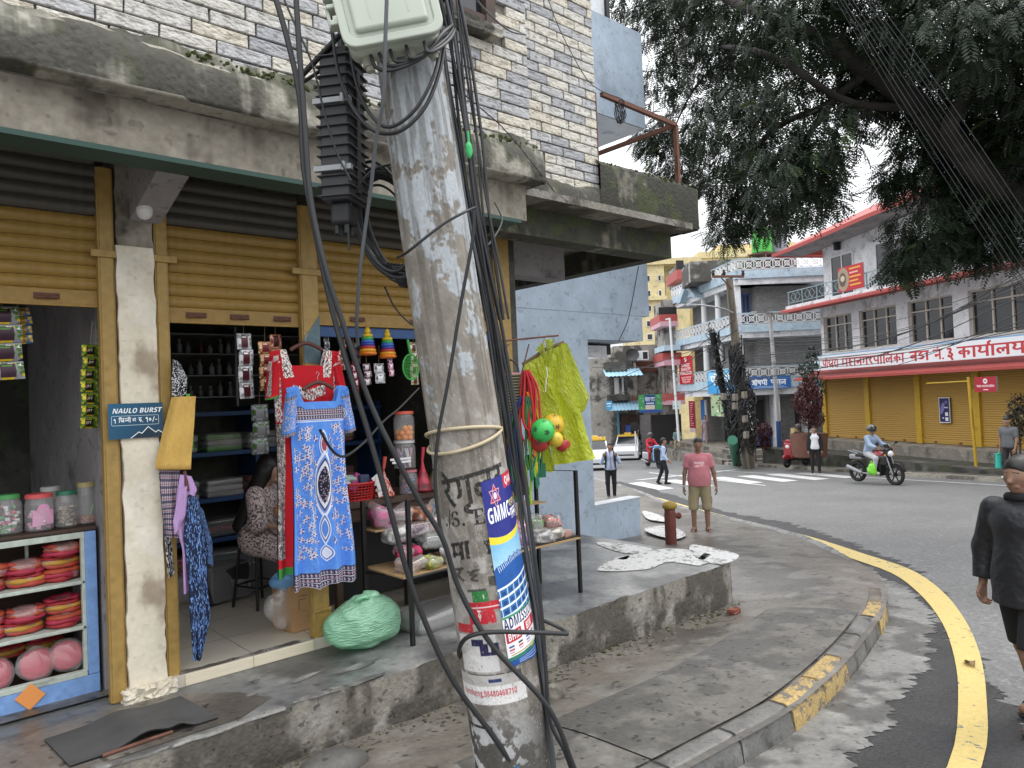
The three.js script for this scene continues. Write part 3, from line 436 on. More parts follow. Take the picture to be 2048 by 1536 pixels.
// roller shutters drawn up: every slat a curved strip of its own
function slatGeo(w, h) { return uvm(grid(1, 7, (u, v) => { const a = v * Math.PI; return [(u - 0.5) * w, (v - 0.5) * h, Math.sin(a) * 0.017 - (v < 0.1 ? 0.006 : 0)]; })); }
function shutter(x0, x1, yb, ytop, label) {
const g = new THREE.Group(); g.name = 'roller_shutter'; g.position.set((x0 + x1) / 2 - 2.4, yb - 0.3, 0); shop.add(g); if (label) g.userData.label = label;
const w = x1 - x0, hb = 0.115, z = 0.005;
part(g, 'bottom_bar', [uvm(rbx(-w / 2, w / 2, 0, hb, z - 0.012, z + 0.012, 0.005)), uvm(rbx(-w / 2, w / 2, 0, 0.018, z - 0.012, z + 0.022, 0.004))], MT.shutter);
for (const k of [-0.3, 0.02, 0.36]) { const hx = k * w; part(g, 'handle', [rbx(hx - 0.075, hx + 0.075, 0.045, 0.085, z + 0.01, z + 0.016, 0.003), rod(V(hx - 0.07, 0.05, z + 0.03), V(hx + 0.06, 0.056, z + 0.034), 0.009), rod(V(hx - 0.03, 0.064, z + 0.02), V(hx + 0.01, 0.05, z + 0.045), 0.008)], MT.rust); }
const geo = slatGeo(w, 0.083);
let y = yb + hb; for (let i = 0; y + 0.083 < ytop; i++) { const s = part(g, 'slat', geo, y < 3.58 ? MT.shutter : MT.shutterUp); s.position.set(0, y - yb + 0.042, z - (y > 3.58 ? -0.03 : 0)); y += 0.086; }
return g;
}
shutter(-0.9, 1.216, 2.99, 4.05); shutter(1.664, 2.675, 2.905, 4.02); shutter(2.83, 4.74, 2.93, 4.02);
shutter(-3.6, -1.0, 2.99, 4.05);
W('lintel_frame', [uvm(bx(2.83, 4.74, 2.84, 2.925, -5.66, -5.6))], MT.blueShelf);
// beam and ledge over the shops, left stretch
function profileRun(x0, x1, prof, nx, amp, s) { return uvm(grid(nx, prof.length - 1, (u, v) => { const k = Math.round(v * (prof.length - 1)), x = lerp(x0, x1, u), [z, y, a] = prof[k], e = a * amp; return [x, y + wob(x, 3.1, s + k, e * 2) + wob(x, 13, s + 20 + k, e), z + wob(x, 4.3, s + 40 + k, e * 0.8)]; })); }
W('ledge', profileRun(-4, 4.47, [[-4.56, 4.47, 1.5], [-4.54, 4.42, 1.2], [-4.5, 4.38, 1], [-4.475, 4.31, 0.6], [-4.47, 4.22, 0.5], [-4.47, 4.13, 0.25], [-4.49, 4.112, 0.1], [-4.66, 4.105, 0]], 200, 0.022, 61), MT.ledge);
W('ledge_end', uvm(grid(8, 6, (u, v) => [4.47 + wob(u + v * 3, 4, 66, 0.02), lerp(4.108, 4.4, v) - (u > 0.9 ? 0.02 : 0), lerp(-4.95, -4.47, u)])), MT.mossy);
W('beam', [ub(-4, 4.37, 3.8, 4.106, -4.85, -4.63)], MT.beam);
W('drip_edge', [ub(-4, 4.3, 3.772, 3.803, -4.85, -4.624)], flatM([0.03, 0.075, 0.06], 0.6));
// right stretch, set back, with the parapet of the small balcony
W('ledge', profileRun(4.36, 5.66, [[-4.9, 4.34, 1.5], [-4.86, 4.31, 1.4], [-4.835, 4.26, 0.8], [-4.83, 4.13, 0.25], [-4.85, 4.115, 0.1], [-5.05, 4.11, 0]], 60, 0.022, 81), MT.ledge);
W('parapet', [profileRun(5.6, 7.3, [[-5.0, 4.2, 0], [-5.0, 4.6, 0.5], [-4.94, 4.635, 0.7], [-4.86, 4.625, 0.8], [-4.825, 4.58, 0.4], [-4.825, 4.4, 0.2], [-4.825, 4.13, 0.15], [-4.85, 4.115, 0.1], [-5.05, 4.11, 0]], 60, 0.016, 91),
uvm(grid(40, 6, (u, v) => { const z = lerp(-4.83, -8.4, u); return [7.3 - [0.02, 0, 0, 0, 0.03, 0.09, 0.17][Math.round(v * 6)] + wob(z, 6, 95 + Math.round(v * 6), 0.012), [4.11, 4.13, 4.3, 4.5, 4.6, 4.63, 4.6][Math.round(v * 6)], z]; })), uvm(bx(7.13, 7.14, 4.1, 4.6, -8.4, -4.95))], MT.mossy);
W('beam', [ub(4.36, 6.98, 3.79, 4.112, -5.25, -5.0), ub(6.78, 6.98, 3.79, 4.112, -8.6, -5.25)], MT.mossy);
W('cross_beam', ub(5.0, 6.1, 3.6, 4.06, -6.12, -5.86), MT.greyPlaster);
// moss cushions along the top of the parapet
{ seed(5); const q = []; for (let i = 0; i < 260; i++) { const side = rnd() < 0.35, x = side ? 7.22 + rr(-0.06, 0.06) : rr(5.7, 7.28), z = side ? rr(-7.5, -4.85) : -4.88 + rr(-0.06, 0.04); const r = rr(0.012, 0.03) * (x > 6.6 ? 1.2 : 0.8), g = new THREE.IcosahedronGeometry(r, 0); jitter(g, r * 0.4, i); g.scale(1, 0.55, 1); g.translate(x, 4.62 + rr(-0.01, 0.01) - (rnd() < 0.25 ? rr(0, 0.1) : 0), z + 0.0); q.push(g); }
for (let i = 0; i < 160; i++) { const x = rr(1.5, 4.5), r = rr(0.008, 0.02), g = new THREE.IcosahedronGeometry(r, 0); jitter(g, r * 0.4, i); g.translate(x, 4.41 + rr(-0.03, 0.02), -4.51 + rr(-0.02, 0.015)); q.push(g); }
const m = W('moss', q, flatM([0.05, 0.062, 0.015], 0.95)); m.userData.kind = 'stuff'; }
// stone tiles of the upper wall, one mesh each
{
const tones = [[0.58, 0.56, 0.51], [0.46, 0.46, 0.465], [0.62, 0.59, 0.52], [0.36, 0.365, 0.38], [0.54, 0.53, 0.5], [0.6, 0.56, 0.47], [0.42, 0.424, 0.435]];
const stoneMaps = [0, 1, 2].map((i) => ctex(512, 512, (u, v) => { const n = fbm(u, v, 7, 12, 5, 500 + i * 7), st = fbm(u + v * 0.25, v, 40, 9, 4, 503 + i * 7), k = 0.62 + 0.36 * n + 0.34 * (st - 0.5), d = sstep(0.42, 0.28, fbm(u, v, 11, 16, 4, 507 + i)) * 0.6; return mix3([k, k, k], [0.26, 0.23, 0.19], d); })), stoneBump = gtex(256, 256, (u, v) => fbm(u, v, 14, 18, 5, 509));
const mats = tones.map((c, i) => M({ color: c.map((q) => q * 1.25), map: stoneMaps[i % 3], bumpMap: stoneBump, bumpScale: 0.012, roughness: 0.82 }));
const H = 0.094, geos = {};
const tileGeo = (w) => { const k = w.toFixed(3); if (!geos[k]) geos[k] = [0, 1, 2].map((s) => { const g = new RoundedBoxGeometry(w - 0.012, H - 0.012, 0.04, 1, 0.006); const p = g.attributes.position, uv = g.attributes.uv; for (let i = 0; i < p.count; i++) { const x = p.getX(i), y = p.getY(i); uv.setXY(i, x / 0.5 + 0.37 * s, y / 0.3 + 0.21 * s); p.setXYZ(i, x + (_h(Math.round(x * 90), Math.round(y * 90), s) - 0.5) * 0.006, y + (_h(Math.round(x * 80), Math.round(y * 80), s + 9) - 0.5) * 0.005, p.getZ(i)); } g.computeVertexNormals(); return g; }); return geos[k]; };
seed(12); let count = 0;
const wall = (x0, x1, y0, ytop, z, holes, widths) => { let row = 0; for (let y = y0; y < ytop(x1); y += H, row++) { let x = x0, first = true; while (x < x1 - 0.03) { let w = first && row % 2 ? pick(widths) * 0.5 : pick(widths); first = false; w = Math.round(Math.min(w, x1 - x) * 1000) / 1000; if (x1 - x - w < 0.06) w = Math.round((x1 - x) * 1000) / 1000; const cx = x + w / 2, cy = y + H / 2; x += w;
if (cy > ytop(cx) || w < 0.03 || holes.some((h) => cx > h[0] && cx < h[1] && cy > h[2] && cy < h[3])) continue;
const m = new THREE.Mesh(tileGeo(w)[Math.floor(rnd() * 3)], mats[Math.floor(rnd() * mats.length)]); m.name = 'stone_tile'; m.castShadow = m.receiveShadow = true; m.position.set(cx - 2.4, cy - 0.3, z + rr(-0.004, 0.004) + 5.6); m.rotation.z = rr(-0.008, 0.008); shop.add(m); count++; } } };
wall(-0.6, 4.42, 4.4, (x) => 4.72 + 0.3 * Math.max(0, x), -4.6, [[3.0, 4.0, 5.24, 9]], [0.34, 0.36, 0.3, 0.38]);
wall(4.42, 5.65, 4.3, (x) => 6.62, -4.905, [], [0.27, 0.3, 0.24, 0.32]);
}
// the one window that shows in the upper wall
{ const g = new THREE.Group(); g.name = 'window'; g.position.set(3.5 - 2.4, 5.3 - 0.3, -4.56 + 5.6); shop.add(g);
part(g, 'sill', jitter(uvm(new THREE.BoxGeometry(1.08, 0.09, 0.14, 20, 3, 3)).translate(0, 0, 0.02), 0.008, 3), MT.ledge);
part(g, 'frame', [ub(-0.5, -0.42, 0.05, 1.2, -0.04, 0.05), ub(0.4, 0.5, 0.05, 1.2, -0.04, 0.05), ub(-0.04, 0.04, 0.05, 1.2, -0.03, 0.04), ub(-0.42, 0.4, 0.05, 0.12, -0.03, 0.04)], MT.brownWood);
part(g, 'pane', [bx(-0.42, -0.04, 0.12, 1.2, -0.02, -0.015), bx(0.04, 0.4, 0.12, 1.2, -0.02, -0.015)], MT.glassDark); }
// rusty angle-iron frame on the balcony
{ const A = V(5.76,5.357,-4.9), B = V(7.032,5.314,-4.9), D = V(B.x, 4.6, B.z), E = V(B.x, B.y, -7.6), F = V(A.x, A.y, A.z);
W('balcony_frame', [bar(F, B, 0.045, 0.045), bar(B, D, 0.045, 0.045), bar(B, E, 0.045, 0.045), bar(V(5.68, A.y, -4.92), V(5.68, 4.4, -4.92), 0.02, 0.02)].map((g) => uvm(g)), MT.rust);
const k = thing('cable_coil', 'small coil of black wire hung from the rusty balcony rail', 'cable coil', [6.047,5.247,-4.9]);
const q = []; for (let i = 0; i < 9; i++) { const a = []; for (let j = 0; j < 14; j++) { const t = j / 14 * 6.283; a.push(V(Math.cos(t) * (0.055 + rr(-0.012, 0.012)), Math.sin(t) * (0.12 + rr(-0.02, 0.02)), (i - 4) * 0.008 + rr(-0.01, 0.01))); } q.push(tube(a, 0.004, 30, 5, true)); }
part(k, 'coil', q, MT.cable); }
// bare bulb by the column head
{ const b = thing('light_bulb', 'unlit white light bulb hanging from the bracket above the cream column', 'bulb', [1.47, 3.68, -5.36]);
part(b, 'glass_bulb', lathe([[0, -0.1], [0.028, -0.094], [0.048, -0.07], [0.055, -0.04], [0.05, -0.01], [0.036, 0.03], [0.027, 0.06], [0, 0.06]], 24), flatM([0.72, 0.72, 0.7], 0.25, { clearcoat: 0.5 }));
part(b, 'holder', [cyl(0, 0.058, 0, 0.022, 0.022, 0.05), rod(V(0, 0.1, 0), V(0.005, 0.24, -0.02), 0.005)], MT.black); }

// ---------------------------------------------------------------- leaning concrete pole with its papers
const poleBase = V(2.351, 0.0, -2.655), poleAxis = V(-0.093, 0.994, -0.056).normalize();
const toRoad = V(-0.663, 0, 0.749); // the side the bills are pasted on
const poleX = new THREE.Vector3().crossVectors(poleAxis, toRoad).normalize(), poleZ = new THREE.Vector3().crossVectors(poleX, poleAxis).normalize();
const poleQ = new THREE.Quaternion().setFromRotationMatrix(new THREE.Matrix4().makeBasis(poleX, poleAxis, poleZ));
const poleR = (h) => 0.193 - 0.0092 * h;
const poleAt = (h, ang, lift = 0) => poleBase.clone().addScaledVector(poleAxis, h).addScaledVector(poleX, Math.sin(ang) * (poleR(h) + lift)).addScaledVector(poleZ, Math.cos(ang) * (poleR(h) + lift));
const PH = 5.6;
const pole = thing('utility_pole', 'leaning concrete utility pole pasted with torn bills beside the kerb', 'utility pole', poleBase.toArray()); pole.quaternion.copy(poleQ);
{
const hOf = (v) => v * PH, TW = 1024, TH = 2048;
const ty = (h) => (1 - h / PH) * TH, tx = (ang) => (0.5 + ang / 6.2832) * TW; // canvas place of a height and an angle on the shaft
const kx = TW / (6.2832 * 0.18), ky = TH / PH; // canvas pixels per metre
const bumpD = new Float32Array(TW * TH);
const tex = canvasTex(TW, TH, (g) => {
const im = g.createImageData(TW, TH);
for (let y = 0, i = 0; y < TH; y++) for (let x = 0; x < TW; x++, i += 4) {
const u = x / TW, v = 1 - y / TH, h = hOf(v);
const big = fbm(u, v, 4, 14, 5, 601), mid = fbm(u, v, 14, 60, 5, 605), fine = fbm(u, v, 90, 400, 2, 609), vst = fbm(u, v, 40, 14, 4, 613);
const cement = [0.27 * (0.6 + 0.8 * mid), 0.245 * (0.6 + 0.8 * mid), 0.21 * (0.6 + 0.8 * mid)];
const paintC = [0.4, 0.43, 0.45];
// pale flaking limewash on the upper shaft, thinning downwards
const pl = sstep(0.5, 0.56, big * 0.55 + mid * 0.45 + 0.16 * sstep(2.4, 3.6, h) - 0.05 + 0.1 * (fine - 0.5));
let c = mix3(cement, paintC, pl * sstep(1.8, 2.3, h));
// stains
c = mix3(c, [0.1, 0.088, 0.07], sstep(0.5, 0.36, vst) * 0.5);
// skin of old paper between 0.75 and 2.2 m, torn
const ang = (u - 0.5) * 6.283, paper = sstep(0.44, 0.49, mid * 0.5 + big * 0.5) * sstep(0.62, 0.7, h) * sstep(2.3, 2.1, h);
const pc = mix3([0.42, 0.4, 0.375], [0.3, 0.28, 0.255], sstep(0.45, 0.6, fbm(u, v, 30, 120, 4, 617)));
c = mix3(c, pc, paper * 0.85);
// dark dirty foot with white scraps
const foot = sstep(0.95, 0.7, h + 0.12 * (big - 0.5)); c = mix3(c, [0.05, 0.048, 0.044], foot * 0.82);
const scrap = sstep(0.56, 0.585, mid * 0.6 + fbm(u, v, 8, 30, 4, 621) * 0.4) * foot * sstep(1.2, -0.6, ang) * sstep(0.05, 0.2, h); c = mix3(c, [0.55, 0.555, 0.56], scrap * 0.9);
const sp = sstep(0.8, 0.83, fbm(u, v, 160, 700, 2, 625)); c = mix3(c, [0.6, 0.6, 0.6], sp * 0.35 * foot);
const k = 0.86 + 0.28 * fine;
im.data[i] = 255 * toS(clamp(c[0] * k)); im.data[i + 1] = 255 * toS(clamp(c[1] * k)); im.data[i + 2] = 255 * toS(clamp(c[2] * k)); im.data[i + 3] = 255;
bumpD[y * TW + x] = 0.4 + 0.3 * pl * (h > 1.9 ? 1 : 0) + 0.2 * paper + 0.25 * scrap + 0.25 * (fine - 0.5) + 0.2 * (mid - 0.5);
}
g.putImageData(im, 0, 0);
const ink = 'rgba(38,36,34,0.9)', inkS = 'rgba(48,46,43,0.72)';
const at = (ang, h) => [tx(ang), ty(h)];
const dv = (s, ang, h, size, w, weight, col = ink) => { const [x, y] = at(ang, h); g.save(); g.translate(x, y); g.rotate(-0.05); dvText(g, s, 0, 0, size * ky, col, weight, w * kx); g.restore(); };
dv('रेगुलर', -0.86, 1.905, 0.125, 0.34, 0.16);
dv('मा', -0.84, 1.615, 0.075, 0.105, 0.2); dv('भट', 0.12, 1.615, 0.075, 0.1, 0.2);
dv('र', -0.86, 1.5, 0.06, 0.06, 0.2, inkS); dv('स', 0.22, 1.5, 0.06, 0.08, 0.2, inkS); dv('ह', -0.42, 1.49, 0.05, 0.06, 0.2, inkS);
g.fillStyle = ink; g.font = 'bold ' + Math.round(0.098 * ky) + 'px serif';
const wr = (s, ang, h, sc = 1) => { const [x, y] = at(ang, h); g.save(); g.translate(x, y); g.scale(kx / ky * sc, 1); g.fillText(s, 0, 0); g.restore(); };
wr('./S.', -0.98, 1.7, 0.9); wr('E..', -0.06, 1.7, 0.9);
g.fillStyle = inkS; for (const [a, h, w, hh] of [[0.1, 1.46, 0.085, 0.045], [-0.5, 1.41, 0.09, 0.012], [0.28, 1.2, 0.06, 0.05], [-0.9, 1.02, 0.19, 0.03], [-0.9, 0.955, 0.2, 0.012], [0.2, 1.02, 0.07, 0.03], [-1.05, 1.09, 0.1, 0.02]]) { const [x, y] = at(a, h); g.fillRect(x, y, w * kx, hh * ky); }
// scraps of coloured handbills
let [x, y] = at(-0.55, 1.365); g.fillStyle = '#2f7a3c'; g.fillRect(x + 0.03 * kx, y - 0.035 * ky, 0.075 * kx, 0.05 * ky); g.fillStyle = '#c02a35'; g.fillRect(x, y + 0.015 * ky, 0.125 * kx, 0.1 * ky); g.fillRect(x + 0.125 * kx, y + 0.015 * ky, 0.05 * kx, 0.04 * ky); g.fillStyle = '#e8e4e0'; g.fillRect(x, y + 0.037 * ky, 0.18 * kx, 0.006 * ky);
g.fillStyle = '#e9e6e0'; g.font = 'bold ' + Math.round(0.03 * ky) + 'px sans-serif'; g.fillText('9', x + 0.08 * kx, y + 0.005 * ky); dvText(g, 'क', x + 0.045 * kx, y + 0.055 * ky, 0.045 * ky, '#f0ece8', 0.2);
[x, y] = at(-1.05, 1.25); g.fillStyle = '#b83038'; g.fillRect(x, y, 0.1 * kx, 0.04 * ky); g.fillStyle = '#d9d7d5'; g.fillRect(x, y + 0.05 * ky, 0.2 * kx, 0.17 * ky); g.fillStyle = '#2c2b52'; g.fillRect(x + 0.08 * kx, y + 0.07 * ky, 0.06 * kx, 0.03 * ky); g.fillRect(x + 0.12 * kx, y + 0.09 * ky, 0.09 * kx, 0.055 * ky); g.fillStyle = '#d9d7d5'; g.fillRect(x + 0.16 * kx, y + 0.09 * ky, 0.012 * kx, 0.04 * ky);
// strip with red letters low on the shaft
[x, y] = at(-1.5, 0.985); g.fillStyle = '#bdbab6'; g.fillRect(x, y - 0.03 * ky, 0.36 * kx, 0.055 * ky); g.fillStyle = '#e2e0de'; g.fillRect(x, y + 0.02 * ky, 0.39 * kx, 0.085 * ky); g.fillStyle = '#b8454e'; g.font = 'bold ' + Math.round(0.042 * ky) + 'px sans-serif'; g.save(); g.translate(x + 0.06 * kx, y + 0.065 * ky); g.scale(0.62 * kx / ky, 1); g.fillText('ramsheng,98480468710', 0, 0); g.restore(); g.fillStyle = '#2d3a66'; g.fillRect(x + 0.22 * kx, y - 0.012 * ky, 0.06 * kx, 0.015 * ky);
[x, y] = at(-1.3, 0.78); g.fillStyle = '#2b2a2a'; g.fillRect(x, y, 0.17 * kx, 0.012 * ky); g.font = 'bold ' + Math.round(0.035 * ky) + 'px sans-serif'; g.fillStyle = '#55504c'; g.fillText('r . r s', x + 0.02 * kx, y - 0.01 * ky);
g.fillStyle = 'rgba(60,120,170,0.55)'; [x, y] = at(0.1, 0.55); g.beginPath(); g.ellipse(x, y, 0.02 * kx, 0.05 * ky, 0, 0, 7); g.fill();
// wear: nibble the print
for (let i = 0; i < 5200; i++) { const xx = TW * (0.25 + 0.5 * _h(i, 1, 8)), hh = 0.7 + 1.45 * _h(i, 2, 8), yy = ty(hh), r = 0.5 + 3.5 * Math.pow(_h(i, 3, 8), 3); const q = 150 + 40 * _h(i, 4, 8); g.fillStyle = `rgba(${q},${q - 4},${q - 10},${0.25 + 0.5 * _h(i, 5, 8)})`; g.fillRect(xx, yy, r * 1.6, r); }
});
const bmp = gtex(512, 1024, (u, v) => bumpD[Math.min(TH - 1, Math.floor((1 - v) * TH)) * TW + Math.min(TW - 1, Math.floor(u * TW))]);
const pts = []; for (let i = 0; i <= 56; i++) { const h = -0.15 + (PH + 0.15) * i / 56; pts.push(new THREE.Vector2(poleR(h), h)); }
const g = new THREE.LatheGeometry(pts, 64, Math.PI, Math.PI * 2), uv = g.attributes.uv, p = g.attributes.position;
for (let i = 0; i < p.count; i++) uv.setY(i, clamp(p.getY(i) / PH, 0.001, 0.999));
part(pole, 'shaft', g, M({ map: tex, bumpMap: bmp, bumpScale: 0.008, roughness: 0.85 }));
part(pole, 'pole_cap', tr(new THREE.CylinderGeometry(poleR(PH), poleR(PH), 0.04, 32), 0, PH, 0), MT.beam);
// college bill, pasted round the right side
const bill = canvasTex(512, 1280, (g, w, h) => {
const R = (c, x, y, ww, hh) => { g.fillStyle = c; g.fillRect(x, y, ww, hh); };
R('#f2f0f2', 0, 0, w, h); R('#2a2f86', 0, 0, w, 330); R('#c8374a', 300, 0, 212, 100);
g.fillStyle = '#fff'; g.font = 'bold 76px sans-serif'; g.fillText('QAA C', 330, 78);
// emblem: a star of red petals round a small disc
g.save(); g.translate(150, 118); for (let i = 0; i < 6; i++) { g.rotate(Math.PI / 3); g.strokeStyle = '#e8a0a8'; g.lineWidth = 7; g.fillStyle = i % 2 ? '#b03040' : '#2a2f86'; g.beginPath(); g.moveTo(0, -78); g.lineTo(26, -36); g.lineTo(-26, -36); g.closePath(); g.fill(); g.stroke(); } g.fillStyle = '#e9d8e4'; g.beginPath(); g.arc(0, 0, 24, 0, 7); g.fill(); g.restore();
g.fillStyle = '#fff'; g.save(); g.translate(20, 292); g.scale(0.95, 1.35); g.font = 'bold 108px sans-serif'; g.fillText('GMMC', 0, 0); g.restore();
dvText(g, 'महानगर', 350, 196, 44, '#e8d860', 0.16, 150); dvText(g, 'गुरुकल', 350, 258, 56, '#ffffff', 0.2, 150); g.fillStyle = '#c9cbe4'; g.font = 'bold 26px sans-serif'; g.fillText('Pokhara', 370, 330);
g.fillStyle = '#2a2f86'; g.beginPath(); g.moveTo(0, 320); g.lineTo(0, 400); g.quadraticCurveTo(230, 420, w, 380); g.lineTo(w, 320); g.fill();
g.fillStyle = '#f1dc3c'; g.beginPath(); g.moveTo(0, 372); g.quadraticCurveTo(250, 440, w, 372); g.lineTo(w, 410); g.quadraticCurveTo(250, 480, 0, 425); g.fill();
const sk = g.createLinearGradient(0, 430, 0, 680); sk.addColorStop(0, '#7fc0e4'); sk.addColorStop(1, '#c4e2ee'); g.fillStyle = sk; g.beginPath(); g.moveTo(0, 425); g.quadraticCurveTo(250, 480, w, 410); g.lineTo(w, 700); g.lineTo(0, 700); g.fill();
g.fillStyle = '#1f5aa6'; g.beginPath(); g.moveTo(0, 640); for (let i = 0; i <= 24; i++) g.lineTo(i * 22, 618 - 60 * Math.sin(i / 24 * 2.6) - 26 * _h(i, 2, 6)); g.lineTo(w, 900); g.lineTo(0, 900); g.fill();
g.strokeStyle = '#e9f2f6'; g.lineWidth = 6; for (let i = 2; i < 23; i++) { g.beginPath(); g.moveTo(i * 22, 622 - 60 * Math.sin(i / 24 * 2.6) - 26 * _h(i, 2, 6)); g.lineTo(i * 22 + 14, 640 - 56 * Math.sin(i / 24 * 2.6)); g.stroke(); }
R('#2c6dae', 0, 740, w, 200); for (let f = 0; f < 4; f++) { const y = 712 + f * 64; g.strokeStyle = '#eef4f6'; g.lineWidth = 15; g.beginPath(); g.moveTo(0, y + 26); g.quadraticCurveTo(250, y + 16, w, y - 22); g.stroke(); g.lineWidth = 7; for (let i = 0; i < 6; i++) { g.beginPath(); g.moveTo(20 + i * 92, y + 24 - i * 7); g.lineTo(22 + i * 92, y + 82 - i * 7); g.stroke(); } g.fillStyle = '#17457f'; for (let i = 0; i < 5; i++) g.fillRect(44 + i * 92, y + 46 - i * 7, 48, 26); }
R('#3f9a72', 0, 925, w, 24); R('#f4f3f5', 0, 940, w, 260);
g.fillStyle = '#1c2360'; g.save(); g.translate(8, 1016); g.rotate(-0.03); g.scale(0.86, 1); g.font = 'bold 104px sans-serif'; g.fillText('ADMISSION', 0, 0); g.restore();
g.fillStyle = '#c42b40'; g.beginPath(); g.roundRect(14, 1030, 200, 76, 12); g.fill(); g.beginPath(); g.roundRect(262, 1018, 240, 76, 12); g.fill();
g.fillStyle = '#fff'; g.font = 'bold 70px sans-serif'; g.fillText('BHM', 34, 1094); g.fillText('BIM', 290, 1082);
const F = [['#3b4a8c', '#c95a68'], ['#2a2a2a', '#c04a50'], ['#5560a0', '#8890c0'], ['#3a3f70', '#c04a58']]; F.forEach((c, i) => { const x = 30 + i * 118, y = 1128 - i * 5; R(c[0], x, y, 62, 12); R('#eee', x, y + 12, 62, 10); R(c[1], x, y + 22, 62, 12); R('#c9a0a8', x + 4, y + 42, 54, 8); });
R('#b8a25a', 40, 1186, 380, 8); R('#2f7f63', 0, 1200, w, 80); R('#1f4f9a', 0, 1222, w, 58);
g.fillStyle = '#d8e24a'; g.font = 'bold 36px sans-serif'; g.fillText('9846', 330, 1216); g.fillStyle = '#9fb8dc'; for (let i = 0; i < 3; i++) g.fillRect(120, 1234 + i * 15, 340, 6);
});
const a0 = 0.26, a1 = 1.42, h0 = 1.04, h1 = 1.9;
const bg = grid(18, 24, (u, v) => { const h = lerp(h0, h1, v) + (u - 0.5) * 0.03 + (v < 0.02 ? 0.012 * Math.sin(u * 6) : 0), a = lerp(a0 + 0.03 * (1 - v), a1 + 0.05 * (1 - v), u), r = poleR(h) + 0.0035 + 0.004 * vn(u * 5, v * 7, 64, 64, 3) + (v < 0.06 && u < 0.4 ? 0.006 : 0); return [Math.sin(a) * r, h, Math.cos(a) * r]; });
part(pole, 'poster', bg, M({ map: bill, roughness: 0.5, bumpMap: gtex(128, 256, (u, v) => fbm(u, v, 6, 12, 4, 641)), bumpScale: 0.006 }), 'blue and white college admission bill wrapped round the pole');
// twisted straw-coloured tie
const tie = (hs) => { const q = []; for (let i = 0; i <= 18; i++) { const t = i / 18; const a = lerp(-2.2, 1.25, t), k = hs(t); q.push(V(Math.sin(a) * (poleR(k) + 0.012), k, Math.cos(a) * (poleR(k) + 0.012))); } return tube(q, 0.0085, 60, 7); };
part(pole, 'cable_tie', [tie((t) => 2.1 + 0.045 * Math.sin(t * 3.0) + 0.005 * t), tie((t) => 2.1 - 0.075 * Math.sin(t * 2.6 + 0.2) + 0.03 * t)], flatM([0.5, 0.42, 0.28], 0.6));
}
// ---------------------------------------------------------------- pale junction box at the top
{
const c = V(1.732,4.056,-2.693);
const b = thing('junction_box', 'pale green plastic junction box strapped high on the concrete pole', 'junction box', c.toArray());
b.quaternion.copy(poleQ).multiply(new THREE.Quaternion().setFromEuler(new THREE.Euler(0.0, 0.12, 0.1)));
const pm = flatM([0.5, 0.545, 0.46], 0.42, { clearcoat: 0.15 }), pd = flatM([0.36, 0.36, 0.3], 0.5);
part(b, 'lid', [rbx(-0.21, 0.21, -0.24, 0.3, -0.02, 0.06, 0.05, 5), rbx(-0.16, 0.16, -0.195, 0.26, 0.05, 0.085, 0.03, 4), bx(-0.085, -0.08, -0.15, 0.25, 0.084, 0.087), bx(0.08, 0.085, -0.15, 0.25, 0.084, 0.087)], pm);
part(b, 'housing', rbx(-0.2, 0.2, -0.25, 0.3, -0.14, 0.0, 0.05, 4), pm);
part(b, 'lid_rim', (() => { const s = new THREE.Shape(); const rrct = (S, x, y, w, h, r) => { S.moveTo(x + r, y); S.lineTo(x + w - r, y); S.quadraticCurveTo(x + w, y, x + w, y + r); S.lineTo(x + w, y + h - r); S.quadraticCurveTo(x + w, y + h, x + w - r, y + h); S.lineTo(x + r, y + h); S.quadraticCurveTo(x, y + h, x, y + h - r); S.lineTo(x, y + r); S.quadraticCurveTo(x, y, x + r, y); return S; }; rrct(s, -0.215, -0.245, 0.43, 0.55, 0.06); s.holes.push(rrct(new THREE.Path(), -0.19, -0.22, 0.38, 0.5, 0.045)); return new THREE.ExtrudeGeometry(s, { depth: 0.012, bevelSize: 0.006, bevelThickness: 0.006, bevelSegments: 2, curveSegments: 6 }).translate(0, 0, 0.05); })(), pm);
for (const y of [-0.12, 0.0]) part(b, 'latch', [rbx(-0.255, -0.2, y - 0.012, y + 0.012, -0.02, 0.05, 0.006), rbx(-0.255, -0.2, y + 0.06, y + 0.08, -0.02, 0.05, 0.006), rbx(-0.262, -0.245, y - 0.012, y + 0.08, 0, 0.03, 0.005)], pm);
for (const x of [-0.13, -0.035, 0.06, 0.16]) part(b, 'cable_gland', [cyl(x, -0.29, -0.06, 0.03, 0.026, 0.05, 12), cyl(x, -0.31, -0.06, 0.02, 0.024, 0.03, 10)], pd);
part(b, 'strap', bx(-0.03, 0.03, -0.2, 0.25, -0.17, -0.13), MT.steel);
}
